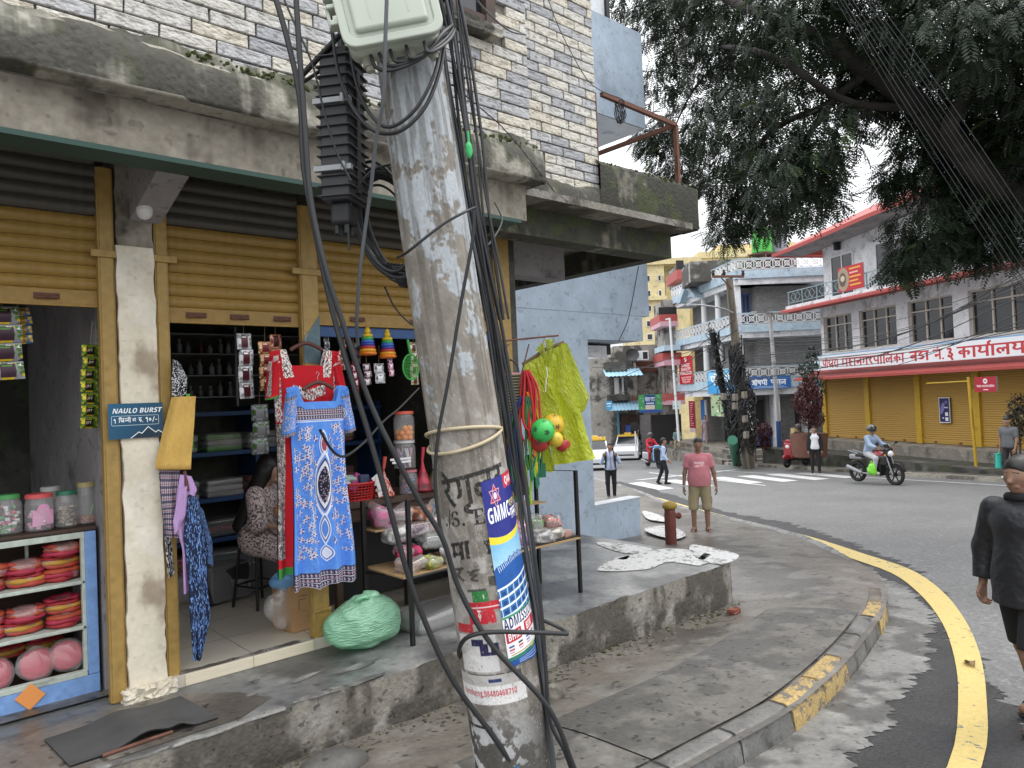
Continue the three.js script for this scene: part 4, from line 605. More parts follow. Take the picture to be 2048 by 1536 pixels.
// ---------------------------------------------------------------- ribbed black splice closure hanging beside the pole
{
const c = V(1.768,3.569,-3.143);
const b = thing('splice_closure', 'ribbed black cable splice closure hanging left of the concrete pole', 'cable closure', c.toArray(), -0.95);
const mm = flatM([0.03, 0.031, 0.034], 0.55), m2 = flatM([0.018, 0.0185, 0.02], 0.6);
b.rotation.z = -0.02;
part(b, 'body', [rbx(-0.072, 0.072, -0.345, 0.34, -0.1, 0.1, 0.012, 3)], mm);
for (let i = 0; i < 15; i++) { const y = -0.33 + i * 0.0475; part(b, 'rib', rbx(-0.086, 0.086, y, y + 0.008, -0.114, 0.114, 0.004, 1), mm); }
part(b, 'end_cap', [rbx(-0.05, 0.05, -0.45, -0.34, -0.06, 0.06, 0.02, 3), ...[-0.025, 0.025].flatMap((x) => [-0.03, 0.03].map((z) => cyl(x, -0.49, z, 0.014, 0.014, 0.06, 8)))], m2);
part(b, 'end_cap', [rbx(-0.07, 0.07, 0.34, 0.39, -0.09, 0.09, 0.015, 3), cyl(0, 0.39, 0, 0.02, 0.016, 0.12, 10)], m2);
for (const y of [-0.2, 0.12]) part(b, 'clamp', [bx(-0.095, 0.095, y - 0.012, y + 0.012, 0.1, 0.125), cyl(0.06, y - 0.02, 0.13, 0.012, 0.012, 0.04, 8)], MT.greySteel);
part(b, 'side_rib', rbx(0.07, 0.085, -0.3, 0.3, -0.02, 0.02, 0.004), m2);
const k = thing('bracket_arm', 'black steel bracket holding the splice closure off the pole', 'bracket', [1.667,3.908,-3.157]);
const o = k.position.toArray(), L = (a, b2, r) => rod(V(...a).sub(V(...o)), V(...b2).sub(V(...o)), r);
part(k, 'arm', [L([1.585,3.817,-3.232], [1.715,3.998,-3.044], 0.014)], MT.blackSteel); part(k, 'arm', [L([1.61,3.811,-3.237], [1.782,3.956,-3.12], 0.009)], MT.blackSteel); part(k, 'arm', [L([1.715,3.998,-3.044], [1.955,4.036,-2.897], 0.012)], MT.blackSteel);
}
// ---------------------------------------------------------------- cables: every run is a thing
function cable(label, a, r = 0.006, mat = MT.cable, group) {
const p = vs(a), o = thing('cable', label, 'cable', p[0].toArray(), 0, group); part(o, 'cable_run', tube(p.map((q) => q.clone().sub(p[0])), r, p.length * 8, 7), mat); return o;
}
cable('thick grey cable hanging straight in front of the splice closure down to the pavement', [1.324,4.066,-2.922, 1.375,3.809,-2.884, 1.41,3.553,-2.859, 1.416,3.277,-2.861, 1.445,3.022,-2.843, 1.49,2.702,-2.812, 1.537,2.445,-2.778, 1.61,2.144,-2.748, 1.684,1.839,-2.73, 1.788,1.433,-2.716, 1.93,1.041,-2.667, 2.1,0.741,-2.592, 2.256,0.46,-2.528], 0.0125, MT.cable);
cable('second thick grey cable sagging just right of the first beside the hanging dresses', [1.38,4.032,-2.806, 1.388,3.761,-2.806, 1.401,3.406,-2.805, 1.414,3.114,-2.801, 1.456,2.82,-2.772, 1.526,2.57,-2.757, 1.617,2.272,-2.738, 1.712,2.031,-2.7, 1.814,1.827,-2.682, 1.911,1.647,-2.654, 1.983,1.406,-2.637, 2.091,1.154,-2.561, 2.286,0.862,-2.423, 2.393,0.587,-2.389, 2.45,0.398,-2.37], 0.012, MT.cable);
cable('thin grey cable dropping from the junction box in front of the pole', [1.652,3.999,-2.525, 1.641,3.752,-2.541, 1.646,3.518,-2.584, 1.648,3.37,-2.653, 1.654,3.181,-2.719, 1.651,3.039,-2.766, 1.639,2.84,-2.81, 1.65,2.63,-2.872, 1.677,2.523,-2.918], 0.0085, MT.cableGrey);
cable('black cable slanting down the left face of the pole', [2.041,3.093,-2.499, 2.04,2.963,-2.517, 2.005,2.701,-2.568, 1.961,2.347,-2.63, 1.932,2.126,-2.676, 1.921,1.924,-2.705, 1.935,1.731,-2.711, 1.949,1.608,-2.689, 1.993,1.394,-2.642], 0.008);
cable('black cable wrapped diagonally across the upper pole', [1.9,2.94,-2.909, 1.846,2.928,-2.757, 1.888,2.983,-2.664, 1.962,3.049,-2.61, 2.06,3.107,-2.588, 2.177,3.16,-2.657], 0.0065);
cable('black cable loop tied round the pole below the college bill', [2.432,1.15,-2.419, 2.207,1.209,-2.43, 2.107,1.217,-2.518, 2.039,1.209,-2.593, 2.011,1.175,-2.658, 2.054,1.085,-2.757, 2.126,1.014,-2.828], 0.0105);
cable('free end of the black loop sticking out right of the pole', [2.432,1.15,-2.419, 2.442,1.163,-2.477, 2.415,1.189,-2.566, 2.42,1.192,-2.696], 0.009);
cable('thin wire swinging from the closure to the shop jar', [1.636,2.141,-3.233, 1.725,2.037,-3.29, 1.871,1.991,-3.43, 2.151,2.037,-3.715, 2.558,2.142,-4.153, 2.858,2.224,-4.419, 3.189,2.365,-4.656], 0.007, MT.cable);
cable('short black wire from the left edge to the bracket', [1.651,4.207,-3.028, 1.663,3.998,-3.024, 1.684,3.788,-3.011, 1.723,3.614,-2.954, 1.772,3.498,-2.86, 1.808,3.46,-2.709, 1.886,3.556,-2.623, 1.975,3.746,-2.619, 2.055,3.953,-2.676], 0.009);
cable('looped black wire just inside the larger loop under the box', [1.712,4.204,-2.974, 1.721,3.822,-2.95, 1.754,3.615,-2.9, 1.783,3.491,-2.771, 1.844,3.538,-2.648, 1.919,3.698,-2.59, 2.016,3.928,-2.645], 0.008);
for (let i = 0; i < 5; i++) cable(['first','second','third','fourth','fifth'][i] + ' black lead from the left under the junction box, bending behind the pole', [[1.689,3.779,-2.739, 1.706,3.723,-2.725, 1.749,3.7,-2.661, 1.851,3.752,-2.596, 1.974,3.872,-2.617, 2.133,4.002,-2.739], [1.717,3.786,-2.714, 1.736,3.737,-2.698, 1.774,3.72,-2.638, 1.861,3.774,-2.586, 1.977,3.89,-2.613, 2.137,4.025,-2.735], [1.753,3.797,-2.681, 1.758,3.739,-2.652, 1.803,3.74,-2.612, 1.892,3.8,-2.584, 1.988,3.912,-2.603, 2.143,4.049,-2.729], [1.806,3.812,-2.634, 1.798,3.739,-2.589, 1.856,3.764,-2.564, 1.953,3.843,-2.583, 2.069,3.952,-2.664, 2.144,4.03,-2.728], [1.865,3.826,-2.581, 1.854,3.762,-2.539, 1.91,3.793,-2.542, 2.001,3.871,-2.593, 2.079,3.947,-2.655, 2.151,4.025,-2.722]][i], 0.008);
// the bundle down the right side
seed(31);
{
const mid = [[888, -30, 3.55], [902, 60, 3.55], [916, 170, 3.55], [932, 290, 3.55], [947, 410, 3.55], [968, 520, 3.55], [992, 640, 3.55], [1012, 760, 3.55], [1030, 880, 3.55], [1045, 990, 3.52], [1060, 1110, 3.5], [1072, 1220, 3.5], [1084, 1320, 3.46], [1094, 1420, 3.44], [1104, 1500, 3.42], [1112, 1580, 3.42]];
const W0 = [[2.146,4.27,-2.787], [2.168,4.051,-2.774], [2.188,3.783,-2.763], [2.212,3.491,-2.75], [2.235,3.198,-2.738], [2.268,2.93,-2.716], [2.306,2.637,-2.69], [2.338,2.344,-2.67], [2.365,2.052,-2.654], [2.368,1.788,-2.619], [2.376,1.502,-2.593], [2.393,1.238,-2.585], [2.383,1.013,-2.547], [2.382,0.784,-2.527], [2.383,0.605,-2.504], [2.393,0.418,-2.5]];
for (let i = 0; i < 14; i++) {
const end = i < 4 ? 16 : i < 7 ? 13 : i < 10 ? 10 : 7, a = [], ph = rr(0, 6), s = (i - 7) * 0.0075 + rr(-0.008, 0.008);
for (let k = 0; k < end; k++) { const t = k / 15, spread = (1.5 - t * 1.1) * (k > 10 ? 0.55 : 1), b = W0[k], dx = s * spread + 0.012 * Math.sin(ph + k * 0.8) * (1 - t * 0.6), dz = 0.02 * Math.cos(ph + k * 0.6 + i); a.push(b[0] + dx * 0.75, b[1], b[2] + dx * 0.66 + dz); }
cable('black cable in the bundle hanging down the right side of the concrete pole', a, rr(0.0055, 0.0095), rnd() < 0.2 ? MT.cableGrey : MT.cable, 'bundled black cables down the right side of the pole');
}
const dn = [[1050, 950], [1060, 1060], [1068, 1150], [1086, 1260], [1094, 1360], [1098, 1470], [1102, 1580]];
cable('black cable running lowest and furthest right of the bundle to the pavement', [2.31,2.104,-2.568, 2.333,1.82,-2.555, 2.34,1.563,-2.529, 2.356,1.261,-2.51, 2.353,1.01,-2.493, 2.35,0.763,-2.475, 2.396,0.622,-2.438, 2.432,0.482,-2.411], 0.0095);
}
// coil of spare cable tucked behind the pole
{
const c = thing('cable_coil', 'big coil of spare black cable tied behind the left side of the pole', 'cable coil', [2.03,3.168,-3.189]);
seed(9); const X = poleX, Y = V(0, 1, 0), Z = poleZ;
for (let i = 0; i < 16; i++) { const q = [], rx = 0.15 + rr(-0.03, 0.035), ry = 0.27 + rr(-0.04, 0.04), dz = rr(-0.09, 0.09), cx = rr(-0.02, 0.03), cy = rr(-0.02, 0.03); for (let j = 0; j < 16; j++) { const t = j / 16 * 6.283; const tw = 0.3; q.push(new THREE.Vector3().addScaledVector(X, cx + Math.cos(t) * rx + Math.sin(t) * -0.06).addScaledVector(Y, cy + Math.sin(t) * ry).addScaledVector(Z, dz + Math.cos(t) * tw * 0.1)); } part(c, 'cable_loop', tube(q, rr(0.006, 0.0095), 60, 7, true), rnd() < 0.25 ? MT.cableGrey : MT.cable); }
for (let i = 0; i < 5; i++) { const o = c.position; part(c, 'cable_tail', tube([V(-0.02 + i * 0.02, -0.2, 0.02), V(0.06 + i * 0.012, -0.32, 0.02), V(2.101,2.869,-3.134).sub(o).add(V(i * 0.012, 0, 0)), V(2.175,2.706,-3.14).sub(o), V(2.287,2.476,-3.18).sub(o)], 0.009, 24, 7), MT.cable); }
}
for (const [l, a, r] of [
['thin wire crossing the stone tiles from the pole to the wall corner', [2.199,3.806,-2.82, 2.681,3.929,-3.191, 3.317,4.089,-3.692, 4.129,4.202,-4.305, 4.705,4.095,-4.599], 0.004],
['thin wire looping from the window to the stone wall', [2.343,4.299,-2.812, 2.928,4.615,-3.353, 3.689,5.014,-4.004, 4.328,5.376,-4.497], 0.006],
['thin wire running up the stone wall to its right corner', [4.669,5.923,-4.58, 4.764,5.557,-4.505, 4.919,5.143,-4.379, 5.1,5.043,-4.355, 5.314,5.003,-4.299], 0.004],
['thin black wire dangling from the closure down its left side', [1.464,4.165,-3.129, 1.513,4.002,-3.09, 1.569,3.816,-3.045, 1.603,3.581,-3.008, 1.639,3.393,-2.968, 1.682,3.272,-2.934], 0.005],
['thin grey wire looping out of the closure clamp behind the coil', [1.755,2.995,-3.104, 1.756,3.162,-3.098, 1.785,3.28,-3.069, 1.845,3.372,-3.013, 1.944,3.413,-2.99], 0.0055],
['pair of thin wires slanting over the shutter handles left of the pole', [1.988,2.841,-3.169, 2.184,2.785,-3.397, 2.455,2.752,-3.693, 2.75,2.728,-3.966], 0.005],
['thin black wire curving from the bundle up to the balcony beam', [2.29,2.989,-2.762, 2.527,3.102,-2.949, 2.962,3.353,-3.359, 3.192,3.57,-3.683], 0.006],
['dark drop wire hanging in front of the blue wall', [11.08,4.67,-8.7, 10.89,4.2,-8.68, 10.77,3.87,-8.68, 10.64,3.58,-8.68, 10.28,3.22,-8.6], 0.009],
]) cable(l, a, r);
{ const t = thing('rag', 'small bright green net rag caught among the pole cables', 'rag', [2.192,3.449,-2.703]); part(t, 'net', lumpy(new THREE.SphereGeometry(0.03, 14, 14).scale(0.5, 1.5, 0.5), 0.012, 40, 2), flatM([0.06, 0.5, 0.16], 0.6)); part(t, 'neck', rod(V(0, 0.03, 0), V(-0.003, 0.09, 0), 0.006), flatM([0.06, 0.5, 0.16], 0.6)); }

// ---------------------------------------------------------------- goods of the shop
// a hanging piece of cloth between a left and a right edge, [x, y] pairs from top to bottom, with folds, a front and a back
function drape(L, R, z, o = {}) {
const { amp = 0.02, n = 3, thick = 0.02, s = 1, nu = 28, nv = 30, lean = 0, dir = V(1, 0, 0), org = null } = o;
const at = (P, t) => { const k = t * (P.length - 1), i = Math.min(P.length - 2, Math.floor(k)), f = k - i; return [lerp(P[i][0], P[i + 1][0], f), lerp(P[i][1], P[i + 1][1], f)]; };
const side = (sg) => grid(nu, nv, (u, v) => { const t = 1 - v, a = at(L, t), b = at(R, t), e = Math.pow(Math.sin(Math.PI * clamp(u, 0.001, 0.999)), 0.4); const x = lerp(a[0], b[0], u), y = lerp(a[1], b[1], u); const f = amp * (0.25 + t) * (Math.sin(u * n * 6.283 + s + 1.2 * Math.sin(t * 3 + s)) + 0.7 * (vn(u * n * 2 + s * 9, t * 3, 512, 512, s) - 0.5)); const zz = z + f + sg * thick * e + lean * t; return org ? [org.x + dir.x * (x - org.x) + dir.z * 0 - dir.z * (zz - z) * 0 , y, 0] : [x, y, zz]; });
return [side(1), side(-1)];
}
const fabricMat = (draw, w = 512, h = 1024, o = {}) => M({ map: canvasTex(w, h, draw), roughness: 0.88, sheen: 0.25, bumpMap: weaveBump, bumpScale: 0.004, ...o });
const bg = (g, w, h, c) => { g.fillStyle = c; g.fillRect(0, 0, w, h); };
function motif(g, x, y, r, cols) { for (let i = 0; i < 8; i++) { const a = i * 0.785; g.fillStyle = cols[i % cols.length]; g.beginPath(); g.ellipse(x + Math.cos(a) * r * 0.6, y + Math.sin(a) * r * 0.6, r * 0.38, r * 0.18, a, 0, 7); g.fill(); } g.fillStyle = cols[0]; g.beginPath(); g.arc(x, y, r * 0.22, 0, 7); g.fill(); }
const blueDress = fabricMat((g, w, h) => {
bg(g, w, h, '#5a92e4');
for (let i = 0; i < 900; i++) { const x = w * _h(i, 1, 5), y = h * _h(i, 2, 5); g.strokeStyle = _h(i, 3, 5) < 0.5 ? 'rgba(130,176,240,0.8)' : 'rgba(70,120,214,0.6)'; g.lineWidth = 2.4; g.beginPath(); g.arc(x, y, 4 + 9 * _h(i, 4, 5), 0, 4.4); g.stroke(); }
const P = ['#e8e6ee', '#7a3f52', '#b9c4e4'];
for (let i = 0; i < 300; i++) { const x = w * (i % 2 ? 0.04 + 0.3 * _h(i, 6, 5) : 0.66 + 0.3 * _h(i, 6, 5)), y = h * (0.2 + 0.66 * _h(i, 7, 5)); motif(g, x, y, 9 + 9 * _h(i, 8, 5), P); }
// central column of white-lined almonds
const alm = (cy, rx, ry, fill) => { for (const [k, c] of [[1.5, '#f0eff5'], [1.3, '#7aa2e0'], [1.16, '#4a3a4e'], [1.05, '#eeeef4'], [0.82, fill]]) { g.fillStyle = c; g.beginPath(); g.moveTo(w / 2, cy - ry * k); g.quadraticCurveTo(w / 2 + rx * 1.9 * k, cy, w / 2, cy + ry * k); g.quadraticCurveTo(w / 2 - rx * 1.9 * k, cy, w / 2, cy - ry * k); g.fill(); } };
alm(0.3 * h, 22, 52, '#a9506a'); alm(0.5 * h, 50, 118, '#1f1e2c'); alm(0.72 * h, 24, 56, '#5f8fd8'); alm(0.84 * h, 30, 30, '#e6e6ee');
for (let i = 0; i < 60; i++) motif(g, w / 2 + 60 * (_h(i, 2, 7) - 0.5), 0.5 * h + 170 * (_h(i, 3, 7) - 0.5), 5, ['#d8d8e0', '#8a4a5c']);
for (const y of [0.27, 0.4, 0.6, 0.66, 0.78]) for (const s of [-1, 1]) motif(g, w / 2 + s * 62, y * h, 22, ['#eceaf2', '#8c4458', '#2b2c46']);
// bands at the bosom and the hem
const bandAt = (y, hh) => { bg2(g, 0, y, w, hh, '#3b3148'); for (let r = 0; r < 3; r++) { const yy = y + hh * (0.17 + r * 0.33); for (let x = 0; x < w; x += 22) { motif(g, x + 11, yy, 9, r % 2 ? ['#e4dfe8', '#a05468'] : ['#cfd4ea', '#5a2a3a', '#e8e4ec']); } bg2(g, 0, yy + hh * 0.14, w, 3, '#e9e5ec'); } };
bandAt(0.105 * h, 0.07 * h); bandAt(0.925 * h, 0.075 * h);
bg2(g, 0, 0.18 * h, w, 5, '#e8e4ec');
});
function bg2(g, x, y, w, h, c) { g.fillStyle = c; g.fillRect(x, y, w, h); }
const bluePat = fabricMat((g, w, h) => { bg(g, w, h, '#18233f'); for (let i = 0; i < 700; i++) { g.fillStyle = _h(i, 1, 3) < 0.6 ? '#7fa6de' : '#5c86cc'; g.save(); g.translate(w * _h(i, 2, 3), h * _h(i, 3, 3)); g.rotate(6 * _h(i, 4, 3)); g.fillRect(0, 0, 10 + 22 * _h(i, 5, 3), 6 + 9 * _h(i, 6, 3)); g.restore(); } });
const redDress = fabricMat((g, w, h) => {
bg(g, w, h, '#c20f20');
const lace = (x, y, ww, hh, seedN) => { for (let i = 0; i < ww * hh / 22; i++) { const px = x + ww * _h(i, seedN, 1), py = y + hh * _h(i, seedN, 2); g.fillStyle = ['#efece8', '#e2ded8', '#4a4440', '#f4f2ee', '#8d867e'][Math.floor(5 * _h(i, seedN, 3))]; g.beginPath(); g.arc(px, py, 2 + 4 * _h(i, seedN, 4), 0, 7); g.fill(); } };
lace(70, 0, 70, 130, 1); lace(w - 140, 0, 70, 130, 2); lace(0, 100, 46, 230, 3); lace(w - 46, 100, 46, 230, 4);
g.save(); g.transform(1, 0.22, 0, 1, 0, 0); lace(130, 135, 130, 46, 5); g.restore(); g.save(); g.transform(1, -0.22, 0, 1, 0, 112); lace(256, 135, 130, 46, 6); g.restore();
bg2(g, 0, 340, 60, h - 420, '#ece9e4'); for (let i = 0; i < 900; i++) { g.strokeStyle = _h(i, 1, 9) < 0.6 ? '#34302e' : '#9a948c'; g.lineWidth = 2; g.beginPath(); g.arc(60 * _h(i, 2, 9), 340 + (h - 420) * _h(i, 3, 9), 3 + 3 * _h(i, 4, 9), 0, 5); g.stroke(); }
bg2(g, 0, h - 80, w, 40, '#c81a28'); bg2(g, 0, h - 40, w, 40, '#3d8f3f');
g.strokeStyle = 'rgba(110,4,14,0.9)'; g.lineWidth = 3; for (const x of [0.3, 0.42, 0.5, 0.58, 0.72]) { g.beginPath(); g.moveTo(w * x, 190); g.lineTo(w * x, h); g.stroke(); }
});
const hangerMat = flatM([0.1, 0.028, 0.022], 0.5);
const HG = (w, d) => { const q = []; for (let i = 0; i <= 10; i++) { const t = i / 10 - 0.5; q.push(V(t * w, 0.055 * (1 - Math.pow(Math.abs(t) * 2, 1.6)) - 0.02, 0)); } const g = tube(q, 0.016, 30, 8); g.scale(1, 1, 0.7); return [g, tube([V(0, 0.045, 0), V(0, 0.08, 0), V(0.014, 0.1, 0), V(0.0, 0.118, 0), V(-0.012, 0.104, 0)], 0.0025, 16, 6)]; };
function dress(name, label, cx, top, bot, z, hw, mat, neckW, neckD, sl) {
const t = thing(name, label, 'dress', [cx, top, z]);
const H = top - bot;
const body = (sg) => grid(48, 60, (u, v) => {
const q = 1 - v, s = (u - 0.5) * 2; const w = hw * (q < 0.16 ? lerp(1.0, 0.93, q / 0.16) : lerp(0.93, 1.02, (q - 0.16) / 0.84));
let y = -q * H; if (q < 0.13) { const k = 1 - q / 0.13, nx = Math.abs(s) * hw; if (nx < neckW) y -= sg * 0 + neckD * k * sstep(1, 0.72, nx / neckW); y -= 0.02 * Math.pow(Math.abs(s), 3) * k; }
const e = Math.sqrt(Math.max(0, 1 - s * s * 0.98)), f = sstep(0.12, 0.4, q) * 0.036 * Math.sin(s * 10 + 0.6 * Math.sin(q * 5)) + 0.008 * Math.sin(s * 23 + q * 4) * q;
return [s * w + 0.01 * Math.sin(q * 7 + s * 2), y + (q > 0.97 ? 0.014 * Math.sin(s * 7) : 0), sg * (0.035 + 0.045 * q) * e + f];
});
part(t, 'bodice_and_skirt', [body(1), body(-1)], mat);
for (const s of [-1, 1]) part(t, 'sleeve', grid(20, 12, (u, v) => { const q = 1 - v, a = u * 6.283; const cx2 = s * (hw - 0.03 + sl[0] * q), r = lerp(0.1, 0.13, q); return [cx2 + s * 0.35 * r * Math.cos(a) + s * 0.035 * q, -0.05 - q * sl[1] + Math.cos(a) * s * 0.015, Math.sin(a) * r * 0.6 + 0.012 * Math.sin(a * 5 + q * 4)]; }), mat);
return t;
}
dress('dress', 'long blue dress with white almond and flower print hanging on the yellow post', 2.675, 2.425, 0.875, -5.3, 0.25, blueDress, 0.17, 0.13, [0.0, 0.33]);
dress('dress', 'red dress with white lace trim hanging behind the blue dress', 2.65, 2.715, 0.96, -5.44, 0.285, redDress, 0.17, 0.13, [0.0, 0.33]);
{ const a = thing('clothes_hanger', 'brown hanger of the blue dress', 'hanger', [2.67, 2.41, -5.28]); a.userData.label = 'brown plastic hanger holding the long blue dress'; part(a, 'hanger_bar', HG(0.26)[0], hangerMat); part(a, 'hook', HG(0.26)[1], MT.steel); a.rotation.z = 0.02;
const b = copyOf(a, [2.66, 2.73, -5.44], 0, 'dark red plastic hanger at the neck of the red dress'); b.scale.set(1.05, 1, 1); }
// clothes and cloths on the left shutter rail
{
const bw = fabricMat((g, w, h) => { bg(g, w, h, '#141416'); for (let i = 0; i < 420; i++) { g.fillStyle = _h(i, 1, 2) < 0.5 ? '#e8e8ea' : '#aeb0b4'; g.beginPath(); g.ellipse(w * _h(i, 2, 2), h * _h(i, 3, 2), 10, 5, 6 * _h(i, 4, 2), 0, 7); g.fill(); } }, 256, 512);
const a = thing('scarf', 'black and white patterned cloth bunched on the shutter rail above the yellow sheet', 'cloth', [1.69, 2.62, -5.46]);
wpart(a, 'cloth', drape([[1.655, 2.63], [1.64, 2.5], [1.645, 2.33]], [[1.70, 2.6], [1.745, 2.5], [1.74, 2.34]], -5.46, { n: 2, amp: 0.012, thick: 0.03, s: 4 }), bw);
const y = thing('cloth', 'plain mustard yellow sheet folded over the rail beside the cream column', 'cloth', [1.65, 2.36, -5.42]);
wpart(y, 'sheet', [grid(20, 24, (u, v) => { const q = 1 - v, x0 = lerp(1.64, 1.515, q), x1 = lerp(1.785, 1.735, q); return [lerp(x0, x1, u), lerp(2.365, 1.9, q) - 0.02 * u * q, -5.42 + 0.03 * Math.sin(u * 2.4) + (u < 0.12 ? -0.05 * (0.12 - u) / 0.12 : 0) + 0.004 * Math.sin(q * 9 + u * 4)]; }), grid(20, 6, (u, v) => { const a = v * Math.PI; const x = lerp(1.515, 1.735, u); return [x, 1.9 - 0.02 * u - 0.035 * Math.sin(a), -5.42 + 0.03 * Math.sin(u * 2.4) - 0.03 * (1 - Math.cos(a)) * 0.5]; })], cloth([0.62, 0.39, 0.1], 31));
const gr = thing('cloth', 'bright green sheet edge showing behind the yellow sheet', 'cloth', [1.76, 2.37, -5.47]); wpart(gr, 'sheet', drape([[1.66, 2.38], [1.66, 2.1], [1.7, 1.98]], [[1.765, 2.385], [1.78, 2.1], [1.775, 1.985]], -5.47, { n: 1, amp: 0.006, thick: 0.006, s: 2 }), cloth([0.13, 0.5, 0.06], 33));
const pl = fabricMat((g, w, h) => { bg(g, w, h, '#cfc9cc'); for (let i = 0; i < 12; i++) { bg2(g, i * 44, 0, 18, h, 'rgba(40,40,70,0.75)'); bg2(g, 0, i * 88, w, 34, 'rgba(40,40,70,0.6)'); bg2(g, i * 44 + 28, 0, 4, h, 'rgba(160,50,70,0.7)'); bg2(g, 0, i * 88 + 60, w, 8, 'rgba(160,50,70,0.6)'); } });
const p = thing('shirt', 'plaid shirt hanging under the yellow sheet against the column edge', 'shirt', [1.6, 1.88, -5.47]); wpart(p, 'cloth', drape([[1.545, 1.9], [1.55, 1.6], [1.56, 1.39]], [[1.68, 1.88], [1.68, 1.6], [1.66, 1.37]], -5.47, { n: 2, amp: 0.012, thick: 0.012, s: 3 }), pl);
const k = thing('scarf', 'black and white lattice scarf tail hanging lowest beside the column', 'cloth', [1.56, 1.4, -5.5]); wpart(k, 'cloth', drape([[1.545, 1.86], [1.56, 1.5], [1.585, 1.1]], [[1.575, 1.85], [1.6, 1.5], [1.63, 1.12]], -5.49, { n: 1, amp: 0.008, thick: 0.01, s: 7 }), bw);
const q = thing('t_shirt', 'lilac t-shirt hanging on a dark hanger below the yellow sheet', 't-shirt', [1.67, 1.82, -5.4]);
wpart(q, 'cloth', drape([[1.66, 1.82], [1.63, 1.68], [1.61, 1.5], [1.655, 1.3], [1.655, 0.99]], [[1.735, 1.8], [1.77, 1.7], [1.72, 1.6], [1.715, 1.3], [1.705, 1.0]], -5.4, { n: 1, amp: 0.012, thick: 0.018, s: 2 }), cloth([0.52, 0.33, 0.62], 35));
wpart(q, 'sleeve', drape([[1.64, 1.72], [1.595, 1.5], [1.6, 1.41]], [[1.7, 1.74], [1.69, 1.55], [1.66, 1.49]], -5.38, { n: 1, amp: 0.006, thick: 0.012, s: 1 }), cloth([0.52, 0.33, 0.62], 35)); wpart(q, 'hanger', rod(V(1.69, 1.84, -5.4), V(1.7, 1.7, -5.38), 0.014), hangerMat);
const b = thing('blouse', 'blue and navy patterned garment hanging lowest on the shutter rail', 'garment', [1.72, 1.66, -5.36]);
wpart(b, 'cloth', drape([[1.70, 1.68], [1.655, 1.4], [1.675, 1.1], [1.68, 0.8], [1.69, 0.53]], [[1.765, 1.64], [1.815, 1.35], [1.80, 1.05], [1.815, 0.8], [1.745, 0.52]], -5.36, { n: 2, amp: 0.016, thick: 0.03, s: 6 }), bluePat);
wpart(b, 'sleeve', drape([[1.75, 1.6], [1.8, 1.35], [1.81, 1.18]], [[1.79, 1.56], [1.845, 1.32], [1.845, 1.15]], -5.35, { n: 1, amp: 0.006, thick: 0.02, s: 2 }), bluePat);
}
// printed price sign on the column
{
const s = thing('price_sign', 'teal price sign with white lettering on the cream column', 'sign', [1.41, 2.21, -5.488]);
const t = canvasTex(1024, 712, (g, w, h) => { const l = g.createLinearGradient(0, 0, w, h); l.addColorStop(0, '#1c5f82'); l.addColorStop(1, '#123c56'); g.fillStyle = l; g.fillRect(0, 0, w, h); g.fillStyle = '#f2f5f6'; g.font = 'italic bold 138px sans-serif'; g.save(); g.translate(66, 196); g.scale(0.99, 1); g.fillText('NAULO BURST', 0, 0); g.restore(); g.strokeStyle = '#e6eef0'; g.lineWidth = 7; g.beginPath(); g.roundRect(60, 252, 880, 190, 22); g.stroke();
dvText(g, '१', 92, 300, 96, '#f2f5f6', 0.15); dvText(g, 'खिल्ली', 186, 300, 84, '#f2f5f6', 0.16, 230); dvText(g, 'को', 442, 312, 60, '#f2f5f6', 0.17, 72); dvText(g, 'रु.', 556, 300, 88, '#f2f5f6', 0.16, 100); dvText(g, '१०/-', 690, 284, 112, '#f2f5f6', 0.14, 230);
g.fillStyle = '#0f2d40'; g.beginPath(); g.moveTo(400, 712); g.lineTo(560, 590); g.lineTo(620, 620); g.lineTo(740, 488); g.lineTo(880, 610); g.lineTo(930, 570); g.lineTo(1024, 640); g.lineTo(1024, 712); g.fill(); g.strokeStyle = '#f2f5f6'; g.lineWidth = 15; g.beginPath(); g.moveTo(400, 712); g.lineTo(560, 590); g.lineTo(620, 620); g.lineTo(740, 488); g.lineTo(880, 610); g.lineTo(930, 570); g.lineTo(1024, 640); g.stroke(); });
const fg = grid(12, 8, (u, v) => [(u - 0.5) * 0.345, (v - 0.5) * 0.24, 0.004 * Math.sin(u * 7) + 0.006 * (u > 0.85 ? (u - 0.85) * 6 : 0)]);
part(s, 'sign_face', fg, M({ map: t, roughness: 0.42 }));
}
